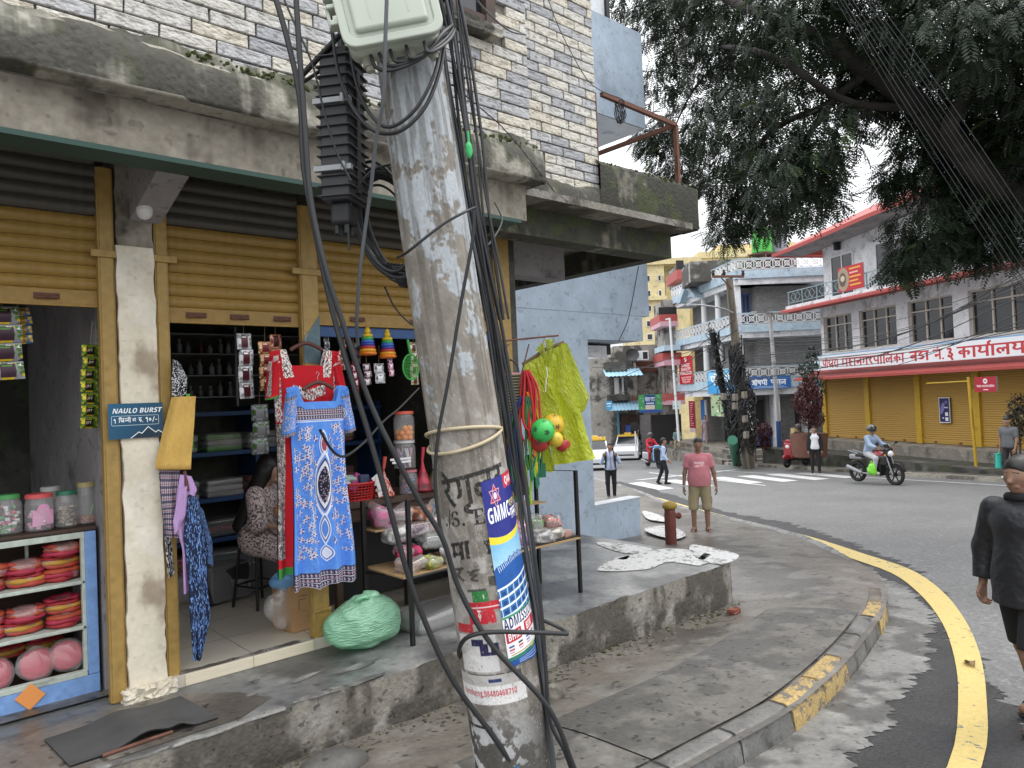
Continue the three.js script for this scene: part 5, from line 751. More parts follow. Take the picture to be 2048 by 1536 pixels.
// ---------------------------------------------------------------- glass-fronted cabinet on the left
{
const c = thing('display_cabinet', 'pale blue wooden shop cabinet stacked with snack packets beside the cream column', 'cabinet', [0.45, 0.335, -6.1]);
const w = (n, g, m, l) => wpart(c, n, g, m, l);
w('post', uvm(rbx(1.145, 1.215, 0.464, 1.452, -5.88, -5.82, 0.006)), MT.blueSteel); w('post_edge', uvm(rbx(1.122, 1.145, 0.47, 1.45, -5.88, -5.83, 0.004)), MT.paleSteel);
w('side_panel', uvm(bx(1.17, 1.215, 0.335, 1.46, -6.4, -5.88)), MT.greyPlaster);
w('kick_board', uvm(rbx(-0.6, 1.215, 0.335, 0.462, -5.87, -5.82, 0.005)), MT.blueSteel); w('bottom_rail', uvm(rbx(-0.6, 1.14, 0.462, 0.5, -5.87, -5.815, 0.005)), MT.paleSteel);
for (const y of [0.806, 1.118]) w('shelf', uvm(rbx(-0.6, 1.145, y - 0.026, y, -6.36, -5.83, 0.006)), MT.paleSteel);
w('top_board', uvm(rbx(-0.6, 1.22, 1.455, 1.482, -6.4, -5.83, 0.008)), MT.brownWood); w('top_rail', uvm(rbx(-0.6, 1.145, 1.41, 1.452, -5.88, -5.835, 0.004)), MT.paleSteel); w('back_panel', uvm(bx(-0.6, 1.2, 0.335, 1.46, -6.42, -6.4)), MT.brownWood); w('divider', uvm(bx(0.83, 0.85, 1.118, 1.42, -6.1, -6.08)), MT.paleSteel);
w('price_tag', (() => { const g = rbx(-0.062, 0.062, -0.062, 0.062, -0.003, 0.003, 0.003); g.rotateZ(0.72); return tr(g, 0.8, 0.418, -5.812); })(), flatM([0.78, 0.3, 0.08], 0.7), 'orange square of paper on the cabinet foot');
const film = M({ color: [0.98, 0.97, 0.96], transmission: 0.86, thickness: 0, roughness: 0.1, ior: 1.6, bumpMap: gtex(128, 128, (u, v) => Math.abs(fbm(u, v, 6, 6, 4, 711) - 0.5) * 3, 6), bumpScale: 0.03 });
MT.film = film;
const cols = [[0.36, 0.025, 0.03], [0.44, 0.06, 0.04], [0.4, 0.025, 0.06], [0.5, 0.27, 0.04], [0.42, 0.07, 0.03]].map((q, i) => flatM(q, 0.6));
const mk = (i) => { const parts = []; const n = 3 + (i % 2); for (let k = 0; k < n; k++) parts.push([k, lumpy(new THREE.TorusGeometry(0.062, 0.026, 8, 20).rotateX(Math.PI / 2).scale(1.35, 0.62, 1).translate(rr(-0.008, 0.008), 0.022 + k * 0.026, rr(-0.008, 0.008)), 0.018, 26, i + k)]); return parts; };
seed(21);
const proto = [];
for (let i = 0; i < 3; i++) proto.push(mk(i));
const packet = (label, x, y, z, i, ry, sc = 1) => { const t = thing('snack_packet', label, 'snack packet', [x, y, z], ry); for (const [k, g] of proto[i]) part(t, 'cracker_ring', g, cols[(k * 2 + i) % 5]); part(t, 'clear_bag', lumpy(new THREE.SphereGeometry(0.1, 20, 12).scale(1.18, 0.55, 0.85).translate(0, 0.05, 0), 0.014, 22, i + 3), film); t.scale.setScalar(sc); return t; };
const ord = ['nearest the column', 'second from the column', 'third from the column'], lay = ['bottom', 'middle', 'topmost'];
for (const [row, y] of [['upper', 1.118], ['middle', 0.806]]) for (let i = 0; i < 3; i++) { const n = row === 'upper' ? (i === 0 ? 3 : 2) : 2; for (let k = 0; k < n; k++) packet(`red and yellow snack packet, ${n === 2 && k ? 'upper' : lay[k]} of the stack ${ord[i]} on the ${row} cabinet shelf`.replace('of the stack ', ''), 1.02 - i * 0.215 + rr(-0.02, 0.02), y + k * 0.088, -5.96 + rr(-0.02, 0.02), (i + k) % 3, rr(-0.4, 0.4)); }
const disc = flatM([0.5, 0.015, 0.06], 0.62, { bumpMap: gtex(128, 128, (u, v) => fbm(u, v, 16, 16, 3, 717)), bumpScale: 0.01 });
for (const [i, x, y, r] of [[0, 1.035, 0.605, 0.1], [1, 0.855, 0.59, 0.1], [2, 0.63, 0.58, 0.095]]) { const t = thing('snack_packet', `bright pink round wafers in a clear bag, ${ord[i]} on the cabinet floor`, 'snack packet', [x, y, -5.93], rr(-0.3, 0.3)); t.rotation.x = -0.2; part(t, 'wafer_disc', lumpy(new THREE.SphereGeometry(r, 24, 16).scale(1, 1, 0.32), 0.01, 24, i), disc); part(t, 'clear_bag', lumpy(new THREE.SphereGeometry(r * 1.12, 24, 16).scale(1.06, 1.05, 0.45), 0.012, 20, i + 5), film); }
for (const [x, z, l] of [[0.95, -6.2, 'right'], [0.72, -6.22, 'left']]) { const t = packet(`brown snack packet lying behind the pink wafers at the cabinet floor's ${l}`, x, 0.6, z, 1, 0.3, 1); }
}
// plastic jars on the cabinet
{
const jar = (label, x, z, r, h, lid, fill, fcol, lr = 0.8, extra) => {
const t = thing('plastic_jar', label, 'jar', [x, 1.482, z]);
const prof = [[0, 0.003], [r * 0.92, 0.003], [r, 0.018]]; for (let i = 0; i <= 9; i++) { const y = 0.02 + (h * 0.72 - 0.02) * i / 9; prof.push([r * (0.985 + 0.02 * Math.sin(i * 2.2)), y]); prof.push([r * 0.965, y + 0.006]); } prof.push([r * 0.93, h * 0.8], [r * lr, h * 0.88], [r * lr, h * 0.93]);
part(t, 'jar_body', lathe(prof, 32), MT.plastic);
part(t, 'lid', [cyl(0, h * 0.91, 0, r * lr * 1.06, r * lr * 1.04, h * 0.09, 32), cyl(0, h, 0, r * lr * 1.0, r * lr * 0.95, 0.005, 32)], lid);
if (fill > 0) { seed(Math.round(x * 999)); const q = []; for (let i = 0; i < 46; i++) { const a = rnd() * 6.283, d = Math.sqrt(rnd()) * r * 0.72, y = 0.02 + rnd() * fill * h; const g = rbx(-0.014, 0.014, -0.008, 0.008, -0.011, 0.011, 0.004, 1); g.rotateX(rnd() * 3); g.rotateY(rnd() * 3); g.translate(Math.cos(a) * d, y, Math.sin(a) * d); q.push(g); } const third = Math.ceil(q.length / fcol.length); fcol.forEach((c, i) => { const m = part(t, 'sweets', q.slice(i * third, (i + 1) * third), flatM(c, 0.5)); m.userData.kind = 'stuff'; }); }
if (extra) extra(t); return t;
};
const gl = flatM([0.07, 0.3, 0.09], 0.4), rl = flatM([0.62, 0.09, 0.09], 0.4);
jar('clear jar with green lid and pink sweets at the left edge of the cabinet top', 0.725, -5.98, 0.085, 0.262, gl, 0.62, [[0.65, 0.15, 0.25], [0.7, 0.7, 0.7], [0.15, 0.4, 0.15]]);
jar('wide clear jar with red lid and pink card label on the cabinet top', 0.9, -5.95, 0.088, 0.25, rl, 0.5, [[0.7, 0.3, 0.5], [0.75, 0.5, 0.6]], 0.9, (t) => { const s = new THREE.Shape(); s.moveTo(-0.07, -0.06); s.lineTo(0.07, -0.05); s.lineTo(0.075, 0.045); s.lineTo(0.035, 0.05); s.absarc(0, 0.05, 0.04, 0, Math.PI, false); s.lineTo(-0.065, 0.045); s.closePath(); const g = new THREE.ShapeGeometry(s, 10), p = g.attributes.position; for (let i = 0; i < p.count; i++) { const a = p.getX(i) / 0.092 + 0.15; p.setXYZ(i, Math.sin(a) * 0.092, p.getY(i) + 0.1, Math.cos(a) * 0.092); } g.computeVertexNormals(); part(t, 'card_label', g, flatM([0.74, 0.36, 0.56], 0.6)); });
jar('clear ribbed jar with dark green lid in the middle of the cabinet top', 1.068, -5.97, 0.075, 0.25, flatM([0.03, 0.17, 0.1], 0.4), 0.5, [[0.3, 0.24, 0.17], [0.4, 0.34, 0.26]], 0.8);
jar('tall clear jar with tan lid and green straws nearest the column', 1.195, -5.98, 0.063, 0.295, flatM([0.36, 0.29, 0.13], 0.5), 0.12, [[0.35, 0.1, 0.06]], 0.86, (t) => part(t, 'straw', [rod(V(0.0, 0.02, 0.02), V(0.035, 0.14, 0.03), 0.005), rod(V(-0.01, 0.02, 0.03), V(0.01, 0.06, 0.04), 0.005)], flatM([0.1, 0.45, 0.12], 0.4)));
jar('clear jar with pale lid standing behind the other jars', 1.0, -6.14, 0.08, 0.275, flatM([0.4, 0.4, 0.38], 0.5), 0.3, [[0.2, 0.2, 0.2]], 0.75);
}
// strips of sachets, every sachet a part
function sachetStrip(label, cx, top, w, h, n, z, base, band, turn = 0, tilt = 0, word) {
const t = thing('sachet_strip', label, 'sachet strip', [cx, top, z], turn); t.rotation.z = tilt;
const tex = canvasTex(128, 96, (g, W2, H2) => { bg(g, W2, H2, base[0]); for (let i = 0; i < 40; i++) { g.fillStyle = base[1 + Math.floor(_h(i, 2, 4) * (base.length - 1))]; g.beginPath(); g.arc(W2 * _h(i, 1, 4), H2 * _h(i, 3, 4), 5 + 10 * _h(i, 5, 4), 0, 7); g.fill(); } bg2(g, 0, 0, W2, 7, base[0]); bg2(g, 34, 12, 60, 72, band); if (word) { g.fillStyle = '#e0d9c8'; g.font = 'bold 26px sans-serif'; g.fillText(word, 40, 56); } g.fillStyle = base[2]; g.fillRect(42, 16, 40, 10); });
const m = M({ map: tex, roughness: 0.28, metalness: 0.25 });
const g = (s) => grid(6, 6, (u, v) => { const e = Math.sin(u * Math.PI) * Math.sin(v * Math.PI); return [(u - 0.5) * w, (v - 0.5) * h * 0.97, e * 0.012 * s + 0.003 * Math.sin(u * 9)]; });
const geo = mg([g(1), g(-0.6)]);
for (let i = 0; i < n; i++) { const q = part(t, 'sachet', geo, m); q.position.set(0.006 * Math.sin(i * 1.7), -h * (i + 0.5), 0.006 * Math.sin(i * 2.3)); q.rotation.x = 0.08 * Math.sin(i * 1.3); }
part(t, 'string', rod(V(0, 0, 0), V(0.01, 0.16, 0), 0.002), MT.paleWood);
return t;
}
sachetStrip('green and yellow sachet strip with dark bands on the wall left of the column', 1.19, 2.75, 0.112, 0.083, 7, -5.7, ['#3f6b22', '#c9b021', '#7f9a2a', '#e0c52e'], '#2b241c', 0.15, -0.04, 'JET');
sachetStrip('silver and yellow sachet strip at the left edge under the shutter', 0.69, 2.99, 0.2, 0.12, 4, -5.72, ['#8c8f90', '#d8b626', '#4f7a30', '#e9e9e6'], '#3b2030', 0.3, 0.07);
sachetStrip('blue and yellow sachet sheet hanging just right of the silver strip', 0.79, 3.0, 0.13, 0.062, 4, -5.82, ['#275c86', '#d0a828', '#c2922a', '#e8d26a'], '#8a6a1c', -0.1, 0.1);
// ---------------------------------------------------------------- inside the shop
{
const r = thing('shelf_rack', 'blue shelf rack along the back wall of the shop', 'shelf', [3.6, 0.4, -8.2]);
for (const y of [0.55, 0.9, 1.33, 1.82, 2.25]) wpart(r, 'shelf', uvm(rbx(1.7, 4.9, y - 0.05, y, -8.55, -8.0, 0.006)), MT.blueShelf);
for (const x of [1.72, 3.3, 4.88]) wpart(r, 'upright', uvm(bx(x - 0.02, x + 0.02, 0.4, 2.3, -8.58, -8.04)), MT.blueShelf);
const r2 = thing('wall_shelf', 'narrow white wall shelves above the blue rack, inside the shop', 'shelf', [3.2, 2.4, -8.4]);
for (const y of [2.42, 2.66, 2.9, 3.12]) wpart(r2, 'shelf', uvm(rbx(2.2, 4.2, y - 0.015, y, -8.58, -8.3, 0.004)), MT.greySteel); for (const x of [2.4, 3.2, 4.0]) wpart(r2, 'upright', uvm(bx(x - 0.012, x + 0.012, 2.3, 3.2, -8.58, -8.3)), MT.greySteel);
seed(55);
const bt = flatM([0.2, 0.2, 0.21], 0.4), bc = flatM([0.36, 0.35, 0.34], 0.5), bk = flatM([0.2, 0.05, 0.04], 0.5);
for (const [y, row] of [[2.42, 'lowest'], [2.66, 'second'], [2.9, 'third']]) for (let i = 0; i < 7; i++) { const x = 2.5 + i * 0.11 + rr(-0.02, 0.02), t = thing('cosmetic_bottle', `small toiletry bottle in the row on the ${row} white wall shelf`, 'bottle', [x, y, -8.4], 0, `toiletry bottles on the ${row} white shelf`); const h = rr(0.09, 0.16); part(t, 'bottle', lathe([[0, 0], [0.028, 0], [0.03, h * 0.7], [0.014, h * 0.82], [0.012, h]], 12), pick([bt, bc, bt, bk])); part(t, 'cap', cyl(0, h, 0, 0.015, 0.015, 0.025, 10), pick([bc, bk])); }
const colsN = [['white', [0.5, 0.5, 0.5]], ['red', [0.4, 0.04, 0.05]], ['dark grey', [0.08, 0.08, 0.09]], ['mustard', [0.45, 0.28, 0.04]], ['green', [0.1, 0.32, 0.05]], ['black', [0.03, 0.03, 0.035]], ['pale grey', [0.35, 0.34, 0.34]], ['maroon', [0.2, 0.02, 0.04]]];
const mats = colsN.map((c, i) => cloth(c[1], 60 + i));
let n = 0;
for (const [y, pat, row] of [[1.82, [3, 0, 4, 6, 3, 1], 'second highest'], [1.33, [1, 0, 6, 1, 2, 7], 'middle'], [0.9, [2, 6, 5, 2, 5, 6], 'second lowest'], [0.55, [5, 1, 2, 6, 7, 2], 'lowest']])
for (let i = 0; i < 6; i++) { const x = 2.0 + i * 0.46, k = pat[i]; const t = thing('folded_garment', `${colsN[k][0]} folded garments in clear film, ${['first', 'second', 'third', 'fourth', 'fifth', 'sixth'][i]} pile on the ${row} blue shelf`, 'folded clothes', [x, y, -8.18], rr(-0.15, 0.15));
for (let j = 0; j < 3; j++) part(t, 'folded_cloth', lumpy(rbx(-0.2, 0.2, j * 0.062, j * 0.062 + 0.058, -0.16, 0.16, 0.025, 3), 0.016, 9, n + j), mats[(k + (j === 1 ? 2 : 0)) % 8]); part(t, 'film', lumpy(rbx(-0.21, 0.21, 0, 0.2, -0.17, 0.17, 0.04, 4), 0.02, 11, n + 9), MT.film); n++; }
for (const [x, y, z, s, l, c] of [[2.62, 0.4, -7.35, 0.9, 'black film-wrapped bale on the shop floor behind the stool', 5], [3.05, 0.4, -7.5, 0.8, 'grey film-wrapped bale on the shop floor right of the stool', 2], [2.33, 0.4, -7.62, 0.6, 'pale cloth bale on the shop floor behind the blue garment', 6]]) { const t = thing('cloth_bale', l, 'bale', [x, y, z], rr(-0.3, 0.3)); part(t, 'bale', lumpy(rbx(-0.26 * s, 0.26 * s, 0, 0.42 * s, -0.2 * s, 0.2 * s, 0.06, 5), 0.05, 7, n++), mats[c]); part(t, 'film', lumpy(rbx(-0.275 * s, 0.275 * s, 0, 0.44 * s, -0.215 * s, 0.215 * s, 0.06, 5), 0.05, 8, n++), MT.film); }
}
// cartons, plastic bags
{
const b = thing('cardboard_box', 'brown cardboard carton with marker scribble standing behind the yellow post', 'cardboard box', [2.765, 0.4, -5.95], 0.06);
part(b, 'carton', uvm(jitter(rbx(-0.165, 0.165, 0, 0.38, -0.16, 0.17, 0.008, 4), 0.003)), MT.cardboard);
part(b, 'flap', uvm(bx(-0.165, 0.165, 0.38, 0.384, -0.005, 0.005)), MT.cardboard);
const ink = flatM([0.05, 0.03, 0.015], 0.8); part(b, 'marking', [bx(-0.1, -0.03, 0.26, 0.264, 0.1705, 0.172), bx(-0.1, -0.03, 0.29, 0.293, 0.1705, 0.172), bx(-0.1, -0.096, 0.18, 0.25, 0.1705, 0.172)], ink); part(b, 'scribble', tube(vs([-0.02, 0.12, 0.172, 0.0, 0.135, 0.172, -0.012, 0.15, 0.172, 0.006, 0.17, 0.172, -0.01, 0.2, 0.172, 0.01, 0.21, 0.172]), 0.0025, 30, 5), ink);
const s = thing('plastic_bag', 'crumpled light blue plastic bag on the cardboard carton', 'plastic bag', [2.66, 0.78, -5.9]); part(s, 'bag', lumpy(new THREE.SphereGeometry(0.13, 26, 18).scale(1.15, 0.65, 0.9).translate(0, 0.05, 0), 0.06, 10, 4), M({ color: [0.18, 0.42, 0.72], transmission: 0.35, thickness: 0, roughness: 0.3 }));
const c = thing('plastic_bag', 'clear crinkled plastic bag hanging off the carton below the stool', 'plastic bag', [2.56, 0.62, -5.85]); part(c, 'bag', lumpy(new THREE.SphereGeometry(0.12, 22, 16).scale(1, 1.2, 0.5), 0.06, 12, 6), MT.film);
const g = thing('plastic_bag', 'full mint green plastic bag on the platform beside the post', 'plastic bag', [2.98, PT, -5.27]);
const gm = M({ color: [0.4, 0.76, 0.52], transmission: 0.45, thickness: 0, roughness: 0.34, bumpMap: gtex(256, 256, (u, v) => Math.abs(fbm(u, v * 2, 5, 16, 5, 731) - 0.5) * 2.5, 2.6), bumpScale: 0.012, clearcoat: 0.2 });
part(g, 'bag', uvm((() => { const q = new THREE.SphereGeometry(0.25, 48, 36); const p = q.attributes.position; for (let i = 0; i < p.count; i++) { let x = p.getX(i) / 0.25, y = p.getY(i) / 0.25, z = p.getZ(i) / 0.25; const r = 1 + 0.1 * (vn(x * 3 + 9, y * 3 + z * 2 + 9, 512, 512, 3) - 0.5) + 0.05 * (vn(x * 9 + 9, y * 9 + z * 7 + 9, 512, 512, 5) - 0.5); const yy = y < 0 ? -Math.pow(-y, 0.6) : Math.pow(y, 1.1); p.setXYZ(i, x * 0.335 * r + 0.01, 0.2 + yy * 0.195 * r + (y > 0.55 ? 0.05 * (y - 0.55) * (x > -0.2 ? 1 : 0) : 0), z * 0.19 * r); } q.computeVertexNormals(); return q; })()), gm);
part(g, 'knot', [lumpy(new THREE.SphereGeometry(0.07, 18, 14).scale(1.3, 0.5, 0.8).translate(0.05, 0.4, 0.02), 0.03, 20, 3), lumpy(new THREE.TorusGeometry(0.05, 0.015, 8, 18).rotateX(1.1).translate(-0.03, 0.395, 0.05), 0.012, 25, 4)], gm);
const k = thing('plastic_bag', 'flat grey plastic-wrapped bundle lying under the display stand', 'bundle', [3.72, PT, -5.3], 0.15); part(k, 'bundle', lumpy(rbx(-0.3, 0.28, 0, 0.15, -0.16, 0.16, 0.06, 5), 0.05, 7, 8), flatM([0.13, 0.13, 0.13], 0.45)); part(k, 'film', lumpy(rbx(-0.31, 0.29, 0, 0.165, -0.17, 0.17, 0.06, 5), 0.055, 7, 8), MT.film);
}
// rubber mat humped over the platform edge
{
const m = thing('rubber_mat', 'grey rubber doormat humped over a pipe on the platform', 'mat', [1.2, 0.32, -5.0]);
const A = V(0.784,0.322,-5.233), B = V(1.586,0.322,-5.302), Cc = V(1.645,0.322,-4.749), D = V(0.825,0.322,-4.725);
wpart(m, 'mat', [0, 0.007].map((o) => grid(50, 16, (u, v) => { const a = A.clone().lerp(B, u), b = D.clone().lerp(Cc, u), p = b.lerp(a, v); const hump = 0.055 * Math.exp(-Math.pow((u - 0.5) / 0.16, 2)) * (0.55 + 0.45 * (1 - v)) + 0.03 * Math.exp(-Math.pow((u - 0.72) / 0.07, 2)) * (1 - v) ; return [p.x, 0.324 + hump + o, p.z]; })), M({ map: ctex(256, 256, (u, v) => { const k = 0.045 + 0.04 * fbm(u, v, 5, 5, 5, 741); return [k, k, k * 1.02]; }, 1), roughness: 0.72 }));
const pb = thing('pipe', 'rusty pipe end under the humped rubber mat', 'pipe', [1.2, 0.335, -4.75]); wpart(pb, 'pipe', rod(V(0.985,0.33,-4.721), V(1.37,0.33,-4.754), 0.012), MT.rust);
}
// ---------------------------------------------------------------- second bay: table, toys and strips
{
const t = thing('counter_table', 'dark brown wooden counter behind the display stand', 'table', [3.8, 0.4, -5.8]);
wpart(t, 'table_top', uvm(rbx(2.95, 4.7, 1.36, 1.42, -6.3, -5.66, 0.006)), MT.brownWood); wpart(t, 'apron', uvm(rbx(2.98, 4.66, 1.24, 1.355, -5.72, -5.69, 0.004)), MT.brownWood);
for (const x of [3.02, 3.72, 4.4]) wpart(t, 'leg', uvm(rbx(x - 0.03, x + 0.03, 0.4, 1.36, -5.76, -5.7, 0.005)), MT.brownWood); wpart(t, 'back_board', uvm(bx(2.98, 4.66, 0.42, 1.24, -6.3, -6.28)), MT.black);
// red lattice basket
const b = thing('basket', 'red plastic lattice basket heaped with small goods on the counter', 'basket', [3.25, 1.42, -5.78]); const rm = flatM([0.5, 0.018, 0.02], 0.4);
const ring = (y, r, th) => new THREE.TorusGeometry(r, th, 6, 40).rotateX(Math.PI / 2).scale(1.12, 1, 0.8).translate(0, y, 0);
part(b, 'rim', ring(0.15, 0.165, 0.01), rm); for (let i = 0; i < 6; i++) part(b, 'hoop', ring(0.01 + i * 0.024, 0.132 + i * 0.005, 0.004), rm);
for (let i = 0; i < 30; i++) { const a = i / 30 * 6.283; part(b, 'rib', rod(V(Math.cos(a) * 0.132 * 1.12, 0, Math.sin(a) * 0.132 * 0.8), V(Math.cos(a) * 0.164 * 1.12, 0.15, Math.sin(a) * 0.164 * 0.8), 0.004, 0.004, 5), rm); } part(b, 'floor', cyl(0, 0, 0, 0.132, 0.132, 0.005, 30).scale(1.12, 1, 0.8), rm);
for (const [n, l, x, y, z, g, c] of [['comb_box', 'dark pink box leaning in the red basket', -0.02, 0.16, 0.02, rbx(-0.035, 0.035, -0.08, 0.08, -0.015, 0.015, 0.004).rotateZ(-0.5), [0.36, 0.05, 0.2]], ['cloth_roll', 'pale green cloth in the red basket', -0.08, 0.19, -0.02, lumpy(new THREE.SphereGeometry(0.08, 18, 12).scale(1.5, 0.45, 0.8), 0.02, 14, 2), [0.32, 0.42, 0.38]], ['pouch', 'navy pouch in the red basket', 0.06, 0.17, 0.03, lumpy(rbx(-0.05, 0.05, -0.04, 0.05, -0.03, 0.03, 0.015, 3), 0.01, 20, 3), [0.03, 0.045, 0.1]], ['tin', 'orange capped silver tin in the red basket', -0.13, 0.155, 0.04, cyl(0, -0.04, 0, 0.03, 0.03, 0.09, 14).rotateZ(1.3), [0.5, 0.48, 0.45]], ['tag_bunch', 'bunch of white price tags hanging over the basket edge', 0.17, 0.13, 0.1, mg([0, 1, 2, 3, 4].map((i) => rbx(-0.025, 0.025, -0.035, 0.035, -0.002, 0.002, 0.002, 1).rotateZ(i * 0.7 - 1).translate(0.012 * i - 0.03, 0.05 - 0.035 * i, 0.012 * (i % 3)))), [0.62, 0.61, 0.6]]]) { const o = thing(n, l, n.replace('_', ' '), [3.25 + x, 1.42 + y, -5.78 + z]); part(o, 'body', g, flatM(c, 0.55)); }
// jar of orange balls on a jar of pens
const jb = (label, x, y, z, r, h, lidc) => { const o = thing('plastic_jar', label, 'jar', [x, y, z]); part(o, 'jar_body', lathe([[0, 0.002], [r, 0.002], [r, h * 0.86], [r * 0.88, h * 0.92], [r * 0.88, h]], 28), MT.plastic); part(o, 'lid', cyl(0, h, 0, r * 0.98, r * 0.94, h * 0.1, 28), flatM(lidc, 0.4)); return o; };
const j1 = jb('clear jar of orange balls with red lid stacked highest on the counter', 3.735, 1.905, -5.72, 0.095, 0.25, [0.6, 0.09, 0.04]); const om = flatM([0.8, 0.28, 0.02], 0.45); seed(3);
for (let L = 0; L < 3; L++) for (let i = 0; i < [6, 6, 2][L]; i++) { const a = i * 1.047 + L * 0.5; const q = thing('ball', 'small orange plastic ball in the clear red-lidded jar', 'ball', [3.735 + Math.cos(a) * 0.055, 1.94 + L * 0.042, -5.72 + Math.sin(a) * 0.055], 0, 'orange balls in the clear jar'); part(q, 'ball', new THREE.SphereGeometry(0.029, 14, 10), om); }
jb('clear jar of pens and trinkets below the jar of orange balls', 3.73, 1.66, -5.72, 0.1, 0.23, [0.5, 0.5, 0.5]); const pn = thing('pen_bundle', 'pink and white pens inside the lower clear jar', 'pens', [3.73, 1.67, -5.72]); for (let i = 0; i < 8; i++) part(pn, 'pen', rod(V(Math.cos(i) * 0.05, 0, Math.sin(i) * 0.05), V(Math.cos(i + 1) * 0.07, 0.17, Math.sin(i + 1) * 0.06), 0.008), flatM([[0.6, 0.3, 0.36], [0.65, 0.62, 0.62], [0.3, 0.3, 0.5]][i % 3], 0.4));
const tb = jb('squat clear tub of bangles with pink lid on the counter', 3.76, 1.42, -5.72, 0.085, 0.2, [0.45, 0.14, 0.18]); const bn = thing('bangle_pile', 'purple and blue bangles in the squat clear tub', 'bangles', [3.76, 1.43, -5.72]); for (let i = 0; i < 9; i++) part(bn, 'bangle', new THREE.TorusGeometry(0.04, 0.007, 6, 20).rotateX(i).rotateY(i * 1.7).translate(0.015 * Math.sin(i * 2), 0.04 + i * 0.013, 0.015 * Math.cos(i * 3)), flatM([[0.25, 0.15, 0.35], [0.12, 0.3, 0.5], [0.5, 0.2, 0.3]][i % 3], 0.35));
seed(17); for (const [x, y, s, l, c] of [[3.5, 1.42, 1, 'red and white chequered sweet bag slumped beside the basket', [0.5, 0.08, 0.05]], [3.92, 1.42, 1.15, 'tall red foil sweet bag beside the bangle tub', [0.45, 0.03, 0.06]], [4.04, 1.42, 0.8, 'dark trinket bag at the right end of the counter', [0.08, 0.07, 0.03]]]) { const o = thing('sweet_bag', l, 'sweet bag', [x, y, -5.72]); const mm = M({ map: x < 3.8 ? ctex(128, 128, (u, v) => { const k = _h(Math.floor(u * 22), Math.floor(v * 22), 4); return k < 0.5 ? c : k < 0.8 ? [0.6, 0.55, 0.5] : [c[0] * 0.3, c[1] * 0.3, c[2] * 0.3]; }, 5) : blotch, color: x < 3.8 ? [1, 1, 1] : c, roughness: 0.35 }); part(o, 'bag', uvm(lumpy(new THREE.ConeGeometry(0.1, 0.28 * s, 20, 10).translate(0, 0.14 * s, 0), 0.02, 14, 5)), mm); part(o, 'neck', rod(V(0, 0.25 * s, 0), V(0.02, 0.36 * s, 0), 0.014, 0.02), flatM(c, 0.4)); }
const sp = thing('scissors', 'pair of flat white rulers lying across the lower jar', 'ruler', [3.62, 1.745, -5.6]); part(sp, 'ruler', rbx(-0.12, 0.1, 0, 0.02, -0.006, 0, 0.002), MT.white); part(sp, 'ruler', rbx(-0.1, 0.1, -0.028, -0.008, -0.006, 0, 0.002), MT.white); sp.name = 'ruler_pair';
// stacking-ring toys
for (const [x, y, l] of [[3.315, 2.69, 'left'], [3.515, 2.665, 'right']]) { const o = thing('stacking_ring_toy', `${l} rainbow stacking-ring toy hanging under the raised shutter`, 'toy', [x, y, -5.6]); const rc = [['#e07a1c', 0.078], ['#e2a226', 0.071], ['#a8323a', 0.064], ['#2f3f9c', 0.057], ['#3a6fc0', 0.051], ['#3fa848', 0.044], ['#d8b820', 0.037]]; let yy = 0.012; for (const [c, r] of rc) { part(o, 'ring', new THREE.TorusGeometry(r * 0.66, 0.019, 10, 26).rotateX(Math.PI / 2).scale(1.1, 0.9, 1.1).translate(0, yy, 0), new THREE.MeshPhysicalMaterial({ color: c, roughness: 0.35, clearcoat: 0.3 })); yy += 0.026; } part(o, 'head', [sph(0, yy + 0.012, 0, 0.03), sph(0, yy + 0.045, 0, 0.02)], new THREE.MeshPhysicalMaterial({ color: '#d8b21c', roughness: 0.35 })); part(o, 'string', rod(V(0, yy + 0.06, 0), V(0, yy + 0.12, 0), 0.002), MT.white); }
// green toy racket
{ const o = thing('toy_racket', 'green plastic toy racket hanging beside the stacking toys', 'racket', [3.735, 2.58, -5.57]); const gm2 = flatM([0.05, 0.36, 0.06], 0.35); const el = (a, b, n) => { const q = []; for (let i = 0; i < n; i++) { const t = i / n * 6.283; q.push(V(Math.cos(t) * a, Math.sin(t) * b, 0)); } return q; }; part(o, 'frame', tube(el(0.085, 0.115, 20), 0.008, 50, 7, true), gm2); part(o, 'handle', tube([V(0, 0.115, 0), V(-0.01, 0.17, 0), V(-0.025, 0.25, 0)], 0.013, 14, 8), gm2); for (let i = -6; i <= 6; i++) { const x = i * 0.0125, h = 0.112 * Math.sqrt(Math.max(0, 1 - (x / 0.085) ** 2)); part(o, 'string', rod(V(x, -h, 0), V(x, h, 0), 0.0018, 0.0018, 5), gm2); } for (let i = -8; i <= 8; i++) { const y = i * 0.0128, w = 0.083 * Math.sqrt(Math.max(0, 1 - (y / 0.115) ** 2)); part(o, 'string', rod(V(-w, y, 0.002), V(w, y, 0.002), 0.0018, 0.0018, 5), gm2); } }
